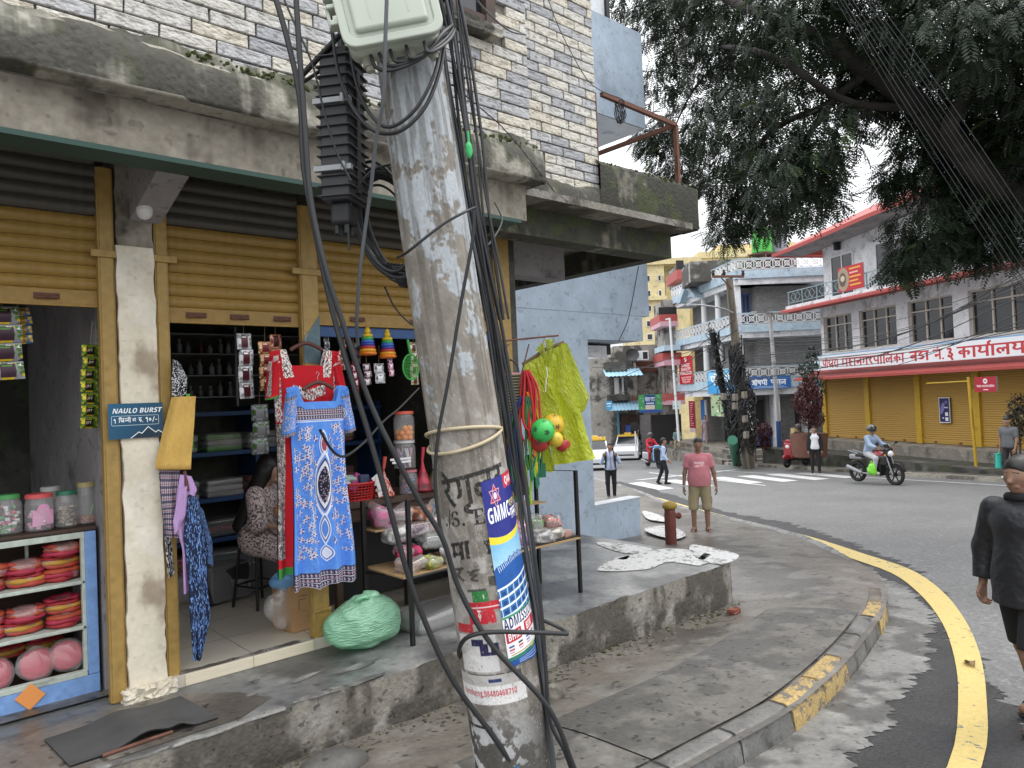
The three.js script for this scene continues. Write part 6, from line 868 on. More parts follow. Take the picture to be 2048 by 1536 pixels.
const S2 = [[2.95, 2.86, 0.05, 0.06, 4, ['#8b8f94', '#c0c4c8', '#5a5e62'], '#3a3d40', 'grey'], [3.12, 2.84, 0.06, 0.055, 5, ['#b0a098', '#d0604a', '#e8e0d8'], '#6a3a30', 'orange and white'], [3.2, 2.74, 0.06, 0.065, 6, ['#7a1830', '#c03a58', '#2a1018'], '#e0c0c8', 'maroon'], [3.26, 2.8, 0.07, 0.06, 3, ['#3f4648', '#2c3234', '#6a7072'], '#55595c', 'dark grey'], [3.34, 2.62, 0.075, 0.065, 3, ['#2a2024', '#b890a0', '#4a343c'], '#e0d8dc', 'black and pink'], [3.6, 2.84, 0.06, 0.06, 5, ['#7a4a70', '#c088b0', '#4a2a44'], '#e0c8d8', 'violet'], [3.56, 2.62, 0.05, 0.06, 2, ['#c08098', '#e0b0c0', '#904a60'], '#f0e0e6', 'pale pink'], [3.84, 2.82, 0.09, 0.1, 4, ['#b8b4a8', '#a07a30', '#e8e4da'], '#5a3a28', 'white and gold'], [3.46, 2.62, 0.1, 0.09, 2, ['#c8ccd0', '#9aa0a4', '#6a5040'], '#e8eaec', 'white card']];
for (const [x, y, w, h, n, b2, bd, nm] of S2) sachetStrip(`${nm} trinket strip hanging in the second shop bay`, x, y, w, h, n, -5.66 + 0.04 * Math.sin(x * 50), b2, bd, 0.1 * Math.sin(x * 30), 0.05 * Math.sin(x * 40));
const S3 = [[2.27, 2.86, 0.12, 0.13, 4, ['#cfd0d2', '#8a8c90', '#e8e8ea'], '#5a2a30', 'white and red carded'], [2.44, 2.8, 0.12, 0.1, 4, ['#8a5a3a', '#d8a878', '#e8c8a0'], '#7a2028', 'copper foil'], [2.53, 2.86, 0.1, 0.12, 3, ['#b87a5a', '#e0a890', '#802830'], '#401418', 'rose foil']];
for (const [x, y, w, h, n, b2, bd, nm] of S3) sachetStrip(`${nm} strip hanging in the first shop bay left of the red dress`, x, y, w, h, n, -5.72, b2, bd, 0.1, 0.03);
sachetStrip('clear and green packaged item strip hanging above the seated woman', 2.66, 2.3, 0.16, 0.15, 3, -6.4, ['#6a6c6e', '#a8acae', '#4a7a28'], '#8a8c8e', 0.1, 0);
}
// ---------------------------------------------------------------- black display stand on the platform
{
const t = thing('display_stand', 'black steel display stand with board shelf on the platform', 'display stand', [4.2, PT, -5.3]); const w = (n, g, m) => wpart(t, n, g, m);
const leg = (x, z, y1) => w('leg', rbx(x - 0.017, x + 0.017, PT, y1, z - 0.017, z + 0.017, 0.003), MT.blackSteel);
leg(3.26, -4.985, 1.48); leg(5.275, -5.04, 1.52); leg(4.62, -5.62, 1.58); leg(3.16, -5.52, 1.44); leg(5.275, -5.62, 1.52);
w('rail', rod(V(3.26, 0.85, -4.985), V(5.275, 0.875, -5.04), 0.012), MT.blackSteel); w('rail', rod(V(3.16, 0.84, -5.52), V(3.26, 0.85, -4.985), 0.012), MT.blackSteel); w('rail', rod(V(4.62, 1.57, -5.62), V(5.275, 1.515, -5.04), 0.004), MT.blackSteel);
w('shelf_board', uvm(bx(3.2, 5.26, 0.852, 0.866, -5.6, -4.995)), MT.paleWood);
w('back_tray', uvm(bx(3.2, 5.2, 1.18, 1.192, -5.64, -5.4)), MT.paleWood);
seed(88);
const packs = [[3.36, 0.87, -5.14, 0.17, 0.1, 'orange and white', [0.6, 0.34, 0.2]], [3.55, 0.87, -5.1, 0.14, 0.1, 'lime and blue', [0.45, 0.5, 0.08]], [3.82, 0.87, -5.1, 0.22, 0.16, 'milky white', [0.56, 0.56, 0.57]], [3.44, 0.95, -5.3, 0.2, 0.1, 'crimson roll', [0.42, 0.02, 0.09]], [3.7, 0.98, -5.3, 0.22, 0.12, 'grey green', [0.2, 0.24, 0.22]], [3.95, 0.98, -5.3, 0.2, 0.12, 'white net', [0.5, 0.52, 0.5]], [3.4, 1.07, -5.4, 0.2, 0.14, 'clear', [0.5, 0.5, 0.48]], [3.62, 1.1, -5.4, 0.2, 0.12, 'rose and aqua', [0.4, 0.3, 0.36]], [3.88, 1.1, -5.4, 0.24, 0.16, 'pale pink', [0.6, 0.42, 0.42]], [3.32, 1.2, -5.5, 0.14, 0.17, 'magenta dotted', [0.46, 0.03, 0.2]], [3.52, 1.2, -5.52, 0.16, 0.15, 'mauve', [0.36, 0.27, 0.29]], [3.74, 1.2, -5.52, 0.16, 0.13, 'orange striped', [0.42, 0.16, 0.08]], [3.93, 1.22, -5.52, 0.1, 0.11, 'light blue', [0.12, 0.3, 0.5]],
[4.55, 0.87, -5.12, 0.16, 0.14, 'purple', [0.2, 0.06, 0.3]], [4.66, 0.95, -5.25, 0.16, 0.14, 'hot pink', [0.6, 0.14, 0.4]], [4.8, 0.87, -5.1, 0.18, 0.12, 'clear silver', [0.4, 0.4, 0.4]], [4.98, 0.87, -5.12, 0.16, 0.12, 'white flowered', [0.55, 0.5, 0.46]], [5.14, 0.87, -5.12, 0.15, 0.1, 'orange', [0.6, 0.22, 0.1]], [4.95, 0.96, -5.32, 0.16, 0.12, 'green', [0.14, 0.32, 0.1]], [5.16, 0.94, -5.32, 0.14, 0.12, 'coral', [0.55, 0.14, 0.1]], [4.72, 1.08, -5.45, 0.14, 0.2, 'black and white striped', [0.3, 0.3, 0.3]], [4.6, 1.22, -5.5, 0.12, 0.16, 'white', [0.6, 0.6, 0.6]]];
packs.forEach(([x, y, z, ww, hh, nm, c], i) => { const o = thing('goods_packet', `${nm} goods packet in clear film heaped on the black display stand`, 'packet', [x, y, z], rr(-0.4, 0.4)); 
const mm = M({ color: c.map((q) => q * 1.3), map: blotch, roughness: 0.55 });
part(o, 'contents', uvm(lumpy(rbx(-ww * 0.55, ww * 0.55, 0, hh * 0.9, -0.09, 0.09, 0.04, 5), 0.04, 12, i * 3)), mm); part(o, 'film', lumpy(rbx(-ww * 0.6, ww * 0.6, 0, hh, -0.1, 0.1, 0.045, 6), 0.06, 15, i * 3 + 1), MT.film); });
}
// ---------------------------------------------------------------- things hanging right of the pole
{
const r = thing('hanging_rod', 'thin dark rod sticking out from the shop corner above the raincoat', 'rod', [4.067,2.749,-4.802]); const o = r.position; part(r, 'rod', rod(V(0, 0, 0), V(4.635,2.798,-4.563).sub(o), 0.009), MT.rust); part(r, 'stay', [rod(V(4.37,2.726,-4.667).sub(o), V(4.292,2.35,-4.747).sub(o), 0.006), rod(V(4.081,2.615,-4.793).sub(o), V(4.239,2.733,-4.783).sub(o), 0.006)], MT.rust);
// raincoat, its plane turned towards the road
const X = V(0.747, 0, 0.665), Zc = V(-0.665, 0, 0.747), O = V(4.855,2.698,-4.9), f = (x, y, z = 0) => [O.x + X.x * x + Zc.x * z, O.y + y, O.z + X.z * x + Zc.z * z];
const rc = thing('raincoat', 'translucent lime yellow plastic raincoat on a tilted hanger at the shop corner', 'raincoat', O.toArray());
const ym = M({ color: [0.7, 0.76, 0.05], transmission: 0.65, thickness: 0, roughness: 0.35, bumpMap: gtex(128, 128, (u, v) => Math.abs(fbm(u, v, 6, 6, 5, 771) - 0.5) * 2, 2), bumpScale: 0.02 });
// metres per photograph pixel at the coat is 1 / 218
const k = 1 / 218, sheet = (L, R, z, amp, n, s) => grid(24, 30, (u, v) => { const q = 1 - v, at = (P) => { const kk = q * (P.length - 1), i = Math.min(P.length - 2, Math.floor(kk)), ff = kk - i; return [lerp(P[i][0], P[i + 1][0], ff), lerp(P[i][1], P[i + 1][1], ff)]; }; const a = at(L), b = at(R); return f(lerp(a[0], b[0], u) * k, -lerp(a[1], b[1], u) * k, z + amp * Math.sin(u * n * 6.28 + s + q * 2) * (0.3 + q) + 0.01 * (vn(u * 6, q * 9, 64, 64, s) - 0.5)); });
const body = (z, s) => sheet([[-58, 30], [-52, 55], [-38, 85], [-22, 120], [-14, 170], [-6, 205], [-2, 236]], [[30, -14], [36, 50], [44, 90], [56, 120], [64, 160], [74, 200], [84, 226]], z, 0.02, 2.2, s);
wpart(rc, 'coat', [body(0.03, 1), body(-0.035, 2)], ym);
wpart(rc, 'collar', [sheet([[-30, 0], [-22, 6], [-12, 22]], [[-14, -18], [-10, 4], [-8, 34]], 0.05, 0.006, 1, 3), sheet([[-10, -22], [-8, 0], [-6, 34]], [[8, -20], [6, 0], [-4, 36]], 0.055, 0.006, 1, 4)], ym);
wpart(rc, 'sleeve', [sheet([[18, -10], [14, 40], [10, 80], [36, 128], [50, 138]], [[34, -12], [50, 30], [64, 70], [75, 100], [66, 124]], 0.08, 0.014, 1.5, 5)], ym); wpart(rc, 'sleeve', [sheet([[-46, 40], [-34, 110], [-30, 200], [-24, 248], [-6, 252]], [[-36, 60], [-18, 100], [-10, 160], [-8, 200], [0, 246]].map((q) => q), -0.06, 0.006, 1, 6)], ym);
wpart(rc, 'hood_flap', [sheet([[-14, 84], [-26, 108], [-36, 132], [-20, 150], [-6, 168]], [[-13, 86], [2, 108], [16, 126], [10, 146], [-2, 168]], 0.1, 0.008, 1, 7)], ym); wpart(rc, 'drawstring', tube([V(...f(-10 * k, -34 * k, 0.08)), V(...f(-8 * k, -52 * k, 0.09)), V(...f(-11 * k, -60 * k, 0.09)), V(...f(-14 * k, -86 * k, 0.11))], 0.004, 20, 6), MT.white);
const hg = thing('clothes_hanger', 'grey-brown hanger tilted inside the yellow raincoat', 'hanger', O.toArray()); wpart(hg, 'hanger_bar', tube([V(...f(-58 * k, -28 * k)), V(...f(-30 * k, -12 * k)), V(...f(-8 * k, 2 * k)), V(...f(30 * k, 14 * k))], 0.018, 20, 8), flatM([0.13, 0.1, 0.05], 0.5)); wpart(hg, 'hook', tube([V(...f(-15 * k, 0)), V(...f(-14 * k, 14 * k)), V(...f(-10 * k, 24 * k)), V(...f(-4 * k, 22 * k))], 0.004, 14, 6), MT.steel);
// striped shopping bag
const sb = thing('shopping_bag', 'striped woven shopping bag with pink trim hanging behind the cables', 'bag', [4.521,2.336,-5.1]); const st = M({ map: canvasTex(64, 256, (g, w, h) => { bg(g, w, h, '#8d8662'); for (let i = 0; i < 16; i++) bg2(g, 0, i * 16, w, 9, '#24241e'); bg2(g, 0, 0, 4, h, '#c08890'); bg2(g, w - 4, 0, 4, h, '#c08890'); bg2(g, 0, 0, w, 10, '#c08890'); }), roughness: 0.7 });
const bgm = rbx(-0.17, 0.17, -0.27, 0.16, -0.04, 0.04, 0.015, 3); { const p = bgm.attributes.position, uv = bgm.attributes.uv; for (let i = 0; i < p.count; i++) uv.setXY(i, p.getX(i) / 0.34 + 0.5, (p.getY(i) + 0.27) / 0.43); } part(sb, 'bag', bgm, st); part(sb, 'handle', tube([V(-0.08, 0.16, 0.03), V(-0.06, 0.26, 0.03), V(0.0, 0.28, 0.03), V(0.06, 0.24, 0.03), V(0.08, 0.16, 0.03)], 0.009, 20, 7), MT.brownWood); sb.rotation.y = -0.7;
// skipping ropes
seed(44); const RC = [['red', [0.5, 0.02, 0.03]], ['dark green', [0.02, 0.16, 0.07]], ['yellow', [0.66, 0.5, 0.02]], ['navy', [0.02, 0.03, 0.16]], ['lime green', [0.25, 0.45, 0.04]], ['orange', [0.7, 0.2, 0.01]]];
RC.forEach(([nm, c], j) => { const o2 = thing('skipping_rope', `${nm} skipping ropes in the bunch hanging beside the raincoat`, 'skipping rope', [4.557,2.491,-4.95]); const m2 = flatM(c, 0.5); const n = [5, 7, 2, 2, 4, 2][j]; for (let i = 0; i < n; i++) { const sx = j === 0 || j === 5 ? rr(-0.02, 0.13) : j === 3 ? -0.13 : rr(-0.13, 0.08), len = j === 5 ? 0.5 : j === 0 ? rr(0.55, 0.8) : rr(0.6, 0.92), wd = rr(0.02, 0.05), zz = rr(-0.05, 0.05), y0 = j === 0 ? 0.02 : j === 2 || j === 5 ? -0.18 : -0.22; const P = (x, y, z) => V(X.x * x + Zc.x * z, y, X.z * x + Zc.z * z); part(o2, 'rope', tube([P(sx * 0.3, y0, zz), P(sx - wd * 0.5, y0 - len * 0.3, zz), P(sx - wd, y0 - len * 0.8, zz + 0.02), P(sx, y0 - len, zz + 0.02), P(sx + wd, y0 - len * 0.8, zz + 0.01), P(sx + wd * 0.6, y0 - len * 0.3, zz), P(sx * 0.3 + 0.01, y0, zz)], rr(0.008, 0.013), 36, 6), m2); part(o2, 'grip', rod(P(sx, y0 - len * 0.98, zz + 0.02), P(sx + 0.01, y0 - len * 0.98 - 0.1, zz + 0.02), 0.014), m2); } });
for (const [px, l, c, P] of [[0, 'dark green printed card tag hanging lowest under the skipping ropes', [0.01, 0.13, 0.07], [4.61,1.602,-4.9]], [1, 'dark green printed card tag hanging just under the red ball', [0.01, 0.13, 0.07], [4.624,1.681,-4.95]]]) { const t2 = thing('card_tag', l, 'tag', P, -0.7); part(t2, 'card', rbx(-0.06, 0.09, -0.08, 0.05, -0.005, 0.005, 0.003), flatM(c, 0.35)); part(t2, 'print', bx(-0.02, 0.03, -0.03, 0.0, 0.0052, 0.006), flatM([0.25, 0.4, 0.45], 0.4)); }
// toy footballs
const penta = flatM([0.03, 0.09, 0.04], 0.5);
const fb = (label, P, r, c, dark) => { const t2 = thing('toy_ball', label, 'ball', P); part(t2, 'ball', new THREE.SphereGeometry(r, 32, 24), flatM(c, 0.38, { clearcoat: 0.2 })); const d = new THREE.DodecahedronGeometry(1).attributes.position, ico = new THREE.IcosahedronGeometry(1, 0).attributes.position, seen = []; for (let i = 0; i < ico.count; i++) { const v = V(ico.getX(i), ico.getY(i), ico.getZ(i)).normalize(); if (seen.some((q) => q.distanceTo(v) < 0.01)) continue; seen.push(v.clone()); v.applyEuler(new THREE.Euler(0.35, 0.5 + r * 30, 0.2)); const g = new THREE.CircleGeometry(r * 0.27, 5), p = g.attributes.position, q = new THREE.Quaternion().setFromUnitVectors(V(0, 0, 1), v); for (let k2 = 0; k2 < p.count; k2++) { const w2 = V(p.getX(k2), p.getY(k2), 0).applyQuaternion(q).addScaledVector(v, r).normalize().multiplyScalar(r * 1.008); p.setXYZ(k2, w2.x, w2.y, w2.z); } g.computeVertexNormals(); part(t2, 'pentagon', g, dark); } return t2; };
fb('bright green toy football in front of the yellow raincoat', [4.546,1.959,-4.72], 0.107, [0.05, 0.52, 0.1], penta);
fb('larger yellow toy football behind the green one', [4.813,1.994,-4.86], 0.11, [0.68, 0.44, 0.03], flatM([0.16, 0.08, 0.03], 0.5));
fb('small yellow toy ball below the green football', [4.728,1.866,-4.75], 0.072, [0.7, 0.5, 0.04], flatM([0.5, 0.34, 0.05], 0.5));
fb('red toy football lowest on the left of the cluster', [4.627,1.84,-4.85], 0.085, [0.44, 0.035, 0.03], flatM([0.12, 0.02, 0.02], 0.5));
fb('red toy ball at the right of the cluster', [4.924,1.804,-4.85], 0.075, [0.5, 0.04, 0.04], flatM([0.25, 0.03, 0.03], 0.5));
}

// ---------------------------------------------------------------- blue neighbour house
{
const b = thing('blue_house', 'plain grey-blue plastered house with overhanging upper wall beyond the corner shop', 'house', [9.5, 0, -9]);
const w = (n, g, m) => wpart(b, n, g, m), R = 9.67, Ro = 11.25, Ru = 11.47;
w('wall', uvm(bx(7.2, R, -0.6, 3.26, -12, -8.8)), MT.blueWall);
w('overhang', [uvm(bx(7.2, Ro, 3.262, 3.74, -12, -8.805)), uvm(bx(7.2, Ru, 3.742, 5.7, -12, -8.8))], MT.blueWall);
w('low_wall', uvm(rbx(R, 10.93, -0.75, 0.3, -9.05, -8.8, 0.012)), MT.blueWall); w('coping', uvm(rbx(R, 10.94, 0.3, 0.318, -9.06, -8.79, 0.006)), MT.whiteWall);
w('upper_balcony', uvm(bx(8.6, 11.62, 7.45, 9.35, -11.5, -8.8)), MT.blueWall); w('soffit', bx(8.6, 11.6, 7.43, 7.448, -11.5, -8.82), MT.whiteWall);
w('upper_wall', uvm(bx(8.6, 11.4, 9.35, 13, -13, -9.5)), MT.whiteWall); for (const x of [10.55, 11.42]) w('mullion', bx(x - 0.05, x + 0.05, 9.35, 13, -9.5, -9.44), MT.black);
w('beam_end', bx(9.7, 11.1, 3.05, 3.258, -9.6, -9.5), MT.black); w('light_box', bx(9.95, 10.75, 2.98, 3.2, -9.45, -9.3), MT.whiteWall);
const rb = lathe([[0, 0], [0.9, 0], [0.92, 0.06], [0.92, 0.55], [1.0, 0.62], [1.22, 0.72], [1.25, 0.95], [1.3, 0.98], [1.3, 1.05], [0, 1.05]], 48); rb.translate(11.3, 6.55, -11.6); w('round_balcony', rb, MT.whiteWall); w('waste_pipe', rod(V(12.3, 7.25, -11.0), V(13.0, 7.2, -10.7), 0.05), MT.paleBlue);
}
// axes: a frame has X to the right along a front, Y up, Z out of the front; f(x0, x1, y0, y1, z0, z1) is a box in it
function frame(X, Z, O = V(0, 0, 0)) { const m = new THREE.Matrix4().makeBasis(X.clone().normalize(), V(0, 1, 0), Z.clone().normalize()).setPosition(O); const f = (...a) => uvm(bx(...a)).applyMatrix4(m); f.g = (g) => g.applyMatrix4(m); f.v = (x, y, z) => V(x, y, z).applyMatrix4(m); f.turn = Math.atan2(-X.z, X.x); return f; }
const OF = frame(V(-0.47532, 0, 0.87981), V(-0.87981, 0, -0.47532)); // office front: z = -distance
const EF = frame(V(0.747, 0, 0.665), V(-0.665, 0, 0.747)); // fronts across the far end of the street
const MA = V(32.2, 0, -19.37), UF = frame(V(0.71, 0, 0.704), V(-0.704, 0, 0.71), MA), VF = frame(V(-0.57, 0, 0.82), V(-0.82, 0, -0.57), MA);
const plate = (tex, rough = 0.5) => M({ map: tex, roughness: rough });
// a thin printed board in a frame, its map upright on the front
function board(f, x0, x1, y0, y1, z, d = 0.03) { const g = bx(x0, x1, y0, y1, z - d, z); return f.g(g); }
function signThing(name, label, f, x0, x1, y0, y1, z, draw, w, h, group) { const c = f.v((x0 + x1) / 2, (y0 + y1) / 2, z), t = thing(name, label, 'sign', c.toArray(), f.turn, group); part(t, 'sign_face', new THREE.PlaneGeometry(x1 - x0, y1 - y0).translate(0, 0, 0.012), plate(canvasTex(w, h, draw))); part(t, 'sign_board', bx(-(x1 - x0) / 2, (x1 - x0) / 2, -(y1 - y0) / 2, (y1 - y0) / 2, -0.03, 0.008), MT.greySteel); return t; }
// ---------------------------------------------------------------- ward office on the right
{
const o = thing('office_building', 'white two-storey office above closed yellow shutters with red eaves', 'building', OF.v(-22, 0, -21).toArray()); const w = (n, g, m, l) => wpart(o, n, g, m, l);
const S1 = -9, gl = (s) => 0.18 - 0.022 * (s * -0.475 + 17.2) + 0.04 * (s * 0.88 + 9.4);
w('plinth', OF(-28.8, S1, -1.6, 0, -24, -19.75), MT.plinth); w('step', OF(-29.3, S1, -1.6, -0.38, -19.76, -18.25), MT.darkStep);
w('wall', [OF(-28.3, S1, 0, 5.9, -30, -21.1), OF(-28.07, S1, 5.9, 8.6, -30, -20.9)], MT.whiteWall);
w('wall', OF(-28.3, S1, 2.9, 3.7, -21.1, -20.8), MT.whiteWall); w('wall', OF(-28.3, S1, 5.27, 5.7, -21.1, -20.8), MT.whiteWall);
const wins = [[-28.1, -26.3], [-25.85, -23.8], [-23.2, -21.15], [-20.5, -18.2], [-17.5, -15.3], [-14.6, -12.4]]; let px = -28.3;
for (const [a, b] of wins) { w('wall', OF(px, a, 3.7, 5.27, -21.1, -20.8), MT.whiteWall); px = b;
const g = new THREE.Group(); g.name = 'window'; o.add(g); const q = (n, ge, m) => { ge.translate(-o.position.x, -o.position.y, -o.position.z); addMesh(g, n, ge, m); }; const c1 = a + (b - a) * 0.36, c2 = a + (b - a) * 0.68;
q('frame', mg([OF(a, a + 0.06, 3.7, 5.27, -21.02, -20.9), OF(b - 0.06, b, 3.7, 5.27, -21.02, -20.9), OF(c1 - 0.03, c1 + 0.03, 3.76, 5.21, -21.01, -20.92), OF(c2 - 0.03, c2 + 0.03, 3.76, 5.21, -21.01, -20.92), OF(a + 0.06, b - 0.06, 3.7, 3.76, -21.01, -20.9), OF(a + 0.06, b - 0.06, 5.21, 5.27, -21.01, -20.9), OF(a + 0.06, b - 0.06, 4.83, 4.88, -21.005, -20.91)]), M({ color: [0.5, 0.46, 0.4], roughness: 0.5 }));
for (const [u, v] of [[a + 0.06, c1 - 0.03], [c1 + 0.03, c2 - 0.03], [c2 + 0.03, b - 0.06]]) q('pane', OF(u, v, 3.76, 5.21, -20.99, -20.975), MT.glassDark); }
w('wall', OF(px, S1, 3.7, 5.27, -21.1, -20.8), MT.whiteWall);
// red eaves: a sloping lip with a rolled edge
const eave = (s0, s1, y0, y1, d0, d1) => [OF.g(uvm(grid(60, 4, (u, v) => [lerp(s0, s1, u) - (u === 0 ? 0.35 * v : 0), lerp(y0, y1, v), -lerp(d0, d1, v)]))), OF.g(uvm(grid(60, 1, (u, v) => [lerp(s0, s1, u) - (u === 0 ? 0.35 : 0), y1 - 0.09 * v, -d1 + 0.004]))), OF.g(uvm(grid(60, 1, (u, v) => [lerp(s0, s1, u) - (u === 0 ? 0.3 : 0), y1 - 0.09 + 0.02 * v, -lerp(d1, d0, v)])))];
w('eave', eave(-28.6, S1, 2.95, 2.62, 20.8, 19.75), MT.redPaint); w('eave', eave(-29.2, S1, 5.98, 5.68, 20.2, 19.5), MT.redPaint); w('balcony_slab', OF(-29.2, S1, 5.7, 5.9, -20.9, -19.7), MT.whiteWall);
// yellow shutters between posts
const posts = [-28.32, -25.6, -22.93, -20.37, -17.75, -15.1, -12.4];
for (const s of posts) w('post', OF(s - 0.13, s + 0.13, 0, 2.9, -21.0, -20.76), MT.officePost);
for (let i = 0; i < 6; i++) { const a = posts[i] + 0.13, b = posts[i + 1] - 0.13, n = 34; const g = grid(1, n * 4, (u, v) => { const y = 0.02 + v * 2.6, ph = (v * n) % 1; return [lerp(a, b, u), y, -20.86 + 0.022 * Math.sin(ph * Math.PI)]; }); w('roller_shutter', OF.g(uvm(g)), MT.officeShutter); w('shutter_bar', OF(a, b, 0.02, 0.13, -20.86, -20.835), MT.officeShutter); for (const k of [0.25, 0.72]) w('padlock', OF(lerp(a, b, k) - 0.05, lerp(a, b, k) + 0.05, 0.06, 0.11, -20.83, -20.8), MT.rust); }
// upper windows, railing, roof
for (const [a, b] of [[-27.5, -26.1], [-24.8, -22.7], [-20.6, -18.6], [-16.5, -14.5]]) { const g = new THREE.Group(); g.name = 'window'; o.add(g); const q = (n, ge, m) => { ge.translate(-o.position.x, -o.position.y, -o.position.z); addMesh(g, n, ge, m); }; const c = (a + b) / 2; q('frame', mg([OF(a, a + 0.05, 6.0, 7.8, -20.9, -20.84), OF(b - 0.05, b, 6.0, 7.8, -20.9, -20.84), OF(c - 0.03, c + 0.03, 6.05, 7.75, -20.9, -20.845), OF(a + 0.05, b - 0.05, 7.75, 7.8, -20.9, -20.84)]), MT.white); q('pane', OF(a + 0.05, c - 0.03, 6.0, 7.75, -20.885, -20.87), MT.glassDark); q('pane', OF(c + 0.03, b - 0.05, 6.0, 7.75, -20.885, -20.87), MT.glassDark); }
const rm = flatM([0.22, 0.3, 0.32], 0.5); w('railing', [OF(-29.1, S1, 6.5, 6.54, -19.8, -19.76), OF(-29.1, S1, 6.02, 6.05, -19.79, -19.77)], rm);
for (let s = -29.05; s < S1; s += 1.0) { const q = [OF(s - 0.02, s + 0.02, 5.9, 6.5, -19.8, -19.76)]; const L = (x0, y0, x1, y1) => q.push(bar(OF.v(s + x0, y0, -19.78), OF.v(s + x1, y1, -19.78), 0.02, 0.02)); for (const [cx, r] of [[0.36, 0.2], [0.66, 0.2]]) { L(cx - r, 6.27, cx, 6.47); L(cx, 6.47, cx + r, 6.27); L(cx + r, 6.27, cx, 6.07); L(cx, 6.07, cx - r, 6.27); } w('railing_panel', q.map(clean), rm); }
w('roof', [OF.g(uvm(grid(40, 2, (u, v) => [lerp(-29.7 + v * 2, S1, u), 8.36 + 0.3 * sstep(0, 0.4, u) + v * 1.9, -19.5 - v * 4]))), OF.g(uvm(grid(8, 2, (u, v) => [-29.7 + v * 2, 8.36 + v * 1.9, -19.5 - v * 4 - u * (9 - v * 4)])))], MT.redPaint); w('fascia', OF.g(uvm(grid(40, 1, (u, v) => [lerp(-29.75, S1, u), 8.36 + 0.3 * sstep(0, 0.4, u) - 0.16 * v + 0.03, -19.48]))), MT.redPaint); w('fascia', OF.g(uvm(grid(4, 1, (u, v) => [-29.74, 8.39 - 0.16 * v, -19.48 - u * 6]))), MT.redPaint);
w('soffit', OF.g(uvm(grid(40, 1, (u, v) => [lerp(-29.6, S1, u), 8.3 + 0.28 * sstep(0, 0.4, u) - 0.05 * v, lerp(-19.55, -20.9, v)]))), MT.greyPlaster);
for (const s of [-26.9, -23.9]) w('wall_lantern', [OF(s - 0.09, s + 0.09, 8.0, 8.3, -20.85, -20.65), OF(s - 0.12, s + 0.12, 8.3, 8.34, -20.88, -20.62)], MT.black);
signThing('office_banner', 'long white office banner with red lettering over the yellow shutters', OF, -28.08, -17.2, 2.93, 3.56, -19.98, (g, W2, H2) => { bg(g, W2, H2, '#e3e3e6'); bg2(g, 0, 0, W2, 7, '#6aa0cc'); dvText(g, 'पोखरा', 170, 44, 62, '#b8323a', 0.17, 190); dvText(g, 'महानगरपालिका', 400, 44, 62, '#b8323a', 0.16, 640); dvText(g, 'वडा', 1085, 44, 62, '#b8323a', 0.17, 170); dvText(g, 'नं.', 1296, 44, 62, '#b8323a', 0.17, 86); dvText(g, '३', 1392, 36, 78, '#b8323a', 0.17, 68); dvText(g, 'कार्यालय', 1480, 42, 66, '#b8323a', 0.16, 470); for (const x of [92, 2040]) { g.fillStyle = '#3f6f86'; g.beginPath(); g.ellipse(x, 62, 44, 52, 0, 0, 7); g.fill(); g.fillStyle = '#b8d4dc'; g.beginPath(); g.ellipse(x, 62, 37, 45, 0, 0, 7); g.fill(); g.fillStyle = '#2f6f5c'; g.beginPath(); g.ellipse(x, 80, 34, 22, 0, 0, 7); g.fill(); g.fillStyle = '#f0f4f4'; g.beginPath(); g.moveTo(x - 28, 58); g.lineTo(x, 30); g.lineTo(x + 28, 58); g.fill(); } }, 2048, 120);
signThing('poster', 'tall dark violet poster with pale photo blocks on the third shutter', OF, -21.93, -21.46, 0.78, 1.68, -20.8 + 0.03, (g, W2, H2) => { bg(g, W2, H2, '#dcdce4'); bg2(g, 6, 8, W2 - 12, H2 - 16, '#241f52'); g.fillStyle = '#7a74a8'; g.beginPath(); g.ellipse(40, 110, 22, 60, 0.3, 0, 7); g.fill(); bg2(g, 62, 96, 44, 12, '#c8c8dc'); g.fillStyle = '#6a68a0'; g.fillRect(70, 34, 30, 30); for (const y of [150, 200]) { bg2(g, 70, y, 36, 36, '#e0e0ea'); } bg2(g, 36, 200, 18, 14, '#d8d8e4'); }, 128, 256);
const bs = signThing('banner', 'red banner with yellow lettering tied to the office balcony railing', OF, -25.55, -24.1, 5.98, 6.95, -19.7, (g, W2, H2) => { bg(g, W2, H2, '#b3202c'); g.fillStyle = '#9c8a72'; g.beginPath(); g.ellipse(50, 90, 62, 86, 0, 0, 7); g.fill(); g.fillStyle = '#5a4a42'; g.beginPath(); g.ellipse(46, 92, 36, 52, 0, 0, 7); g.fill(); g.fillStyle = '#c8b49a'; g.beginPath(); g.arc(46, 84, 22, 0, 7); g.fill(); for (let i = 0; i < 5; i++) { bg2(g, 118, 18 + i * 30, 112 - (i % 2) * 26, 11, i === 1 ? '#e0b0a0' : '#dca83c'); } }, 256, 180);
const hs = signThing('hanging_sign', 'red hanging signboard on a yellow post before the shutters', OF, -18.54, -17.78, 1.88, 2.33, -18.9, (g, W2, H2) => { bg(g, W2, H2, '#a81c30'); g.fillStyle = '#e6e0e2'; g.beginPath(); g.arc(W2 / 2, 42, 26, 0, 7); g.fill(); g.fillStyle = '#8c3040'; g.fillRect(W2 / 2 - 16, 36, 32, 12); dvText(g, 'पोखरा महानगरपालिका', 24, 84, 20, '#f0e4e6', 0.18, 208); bg2(g, 100, 124, 60, 8, '#f0e4e6'); }, 256, 150);
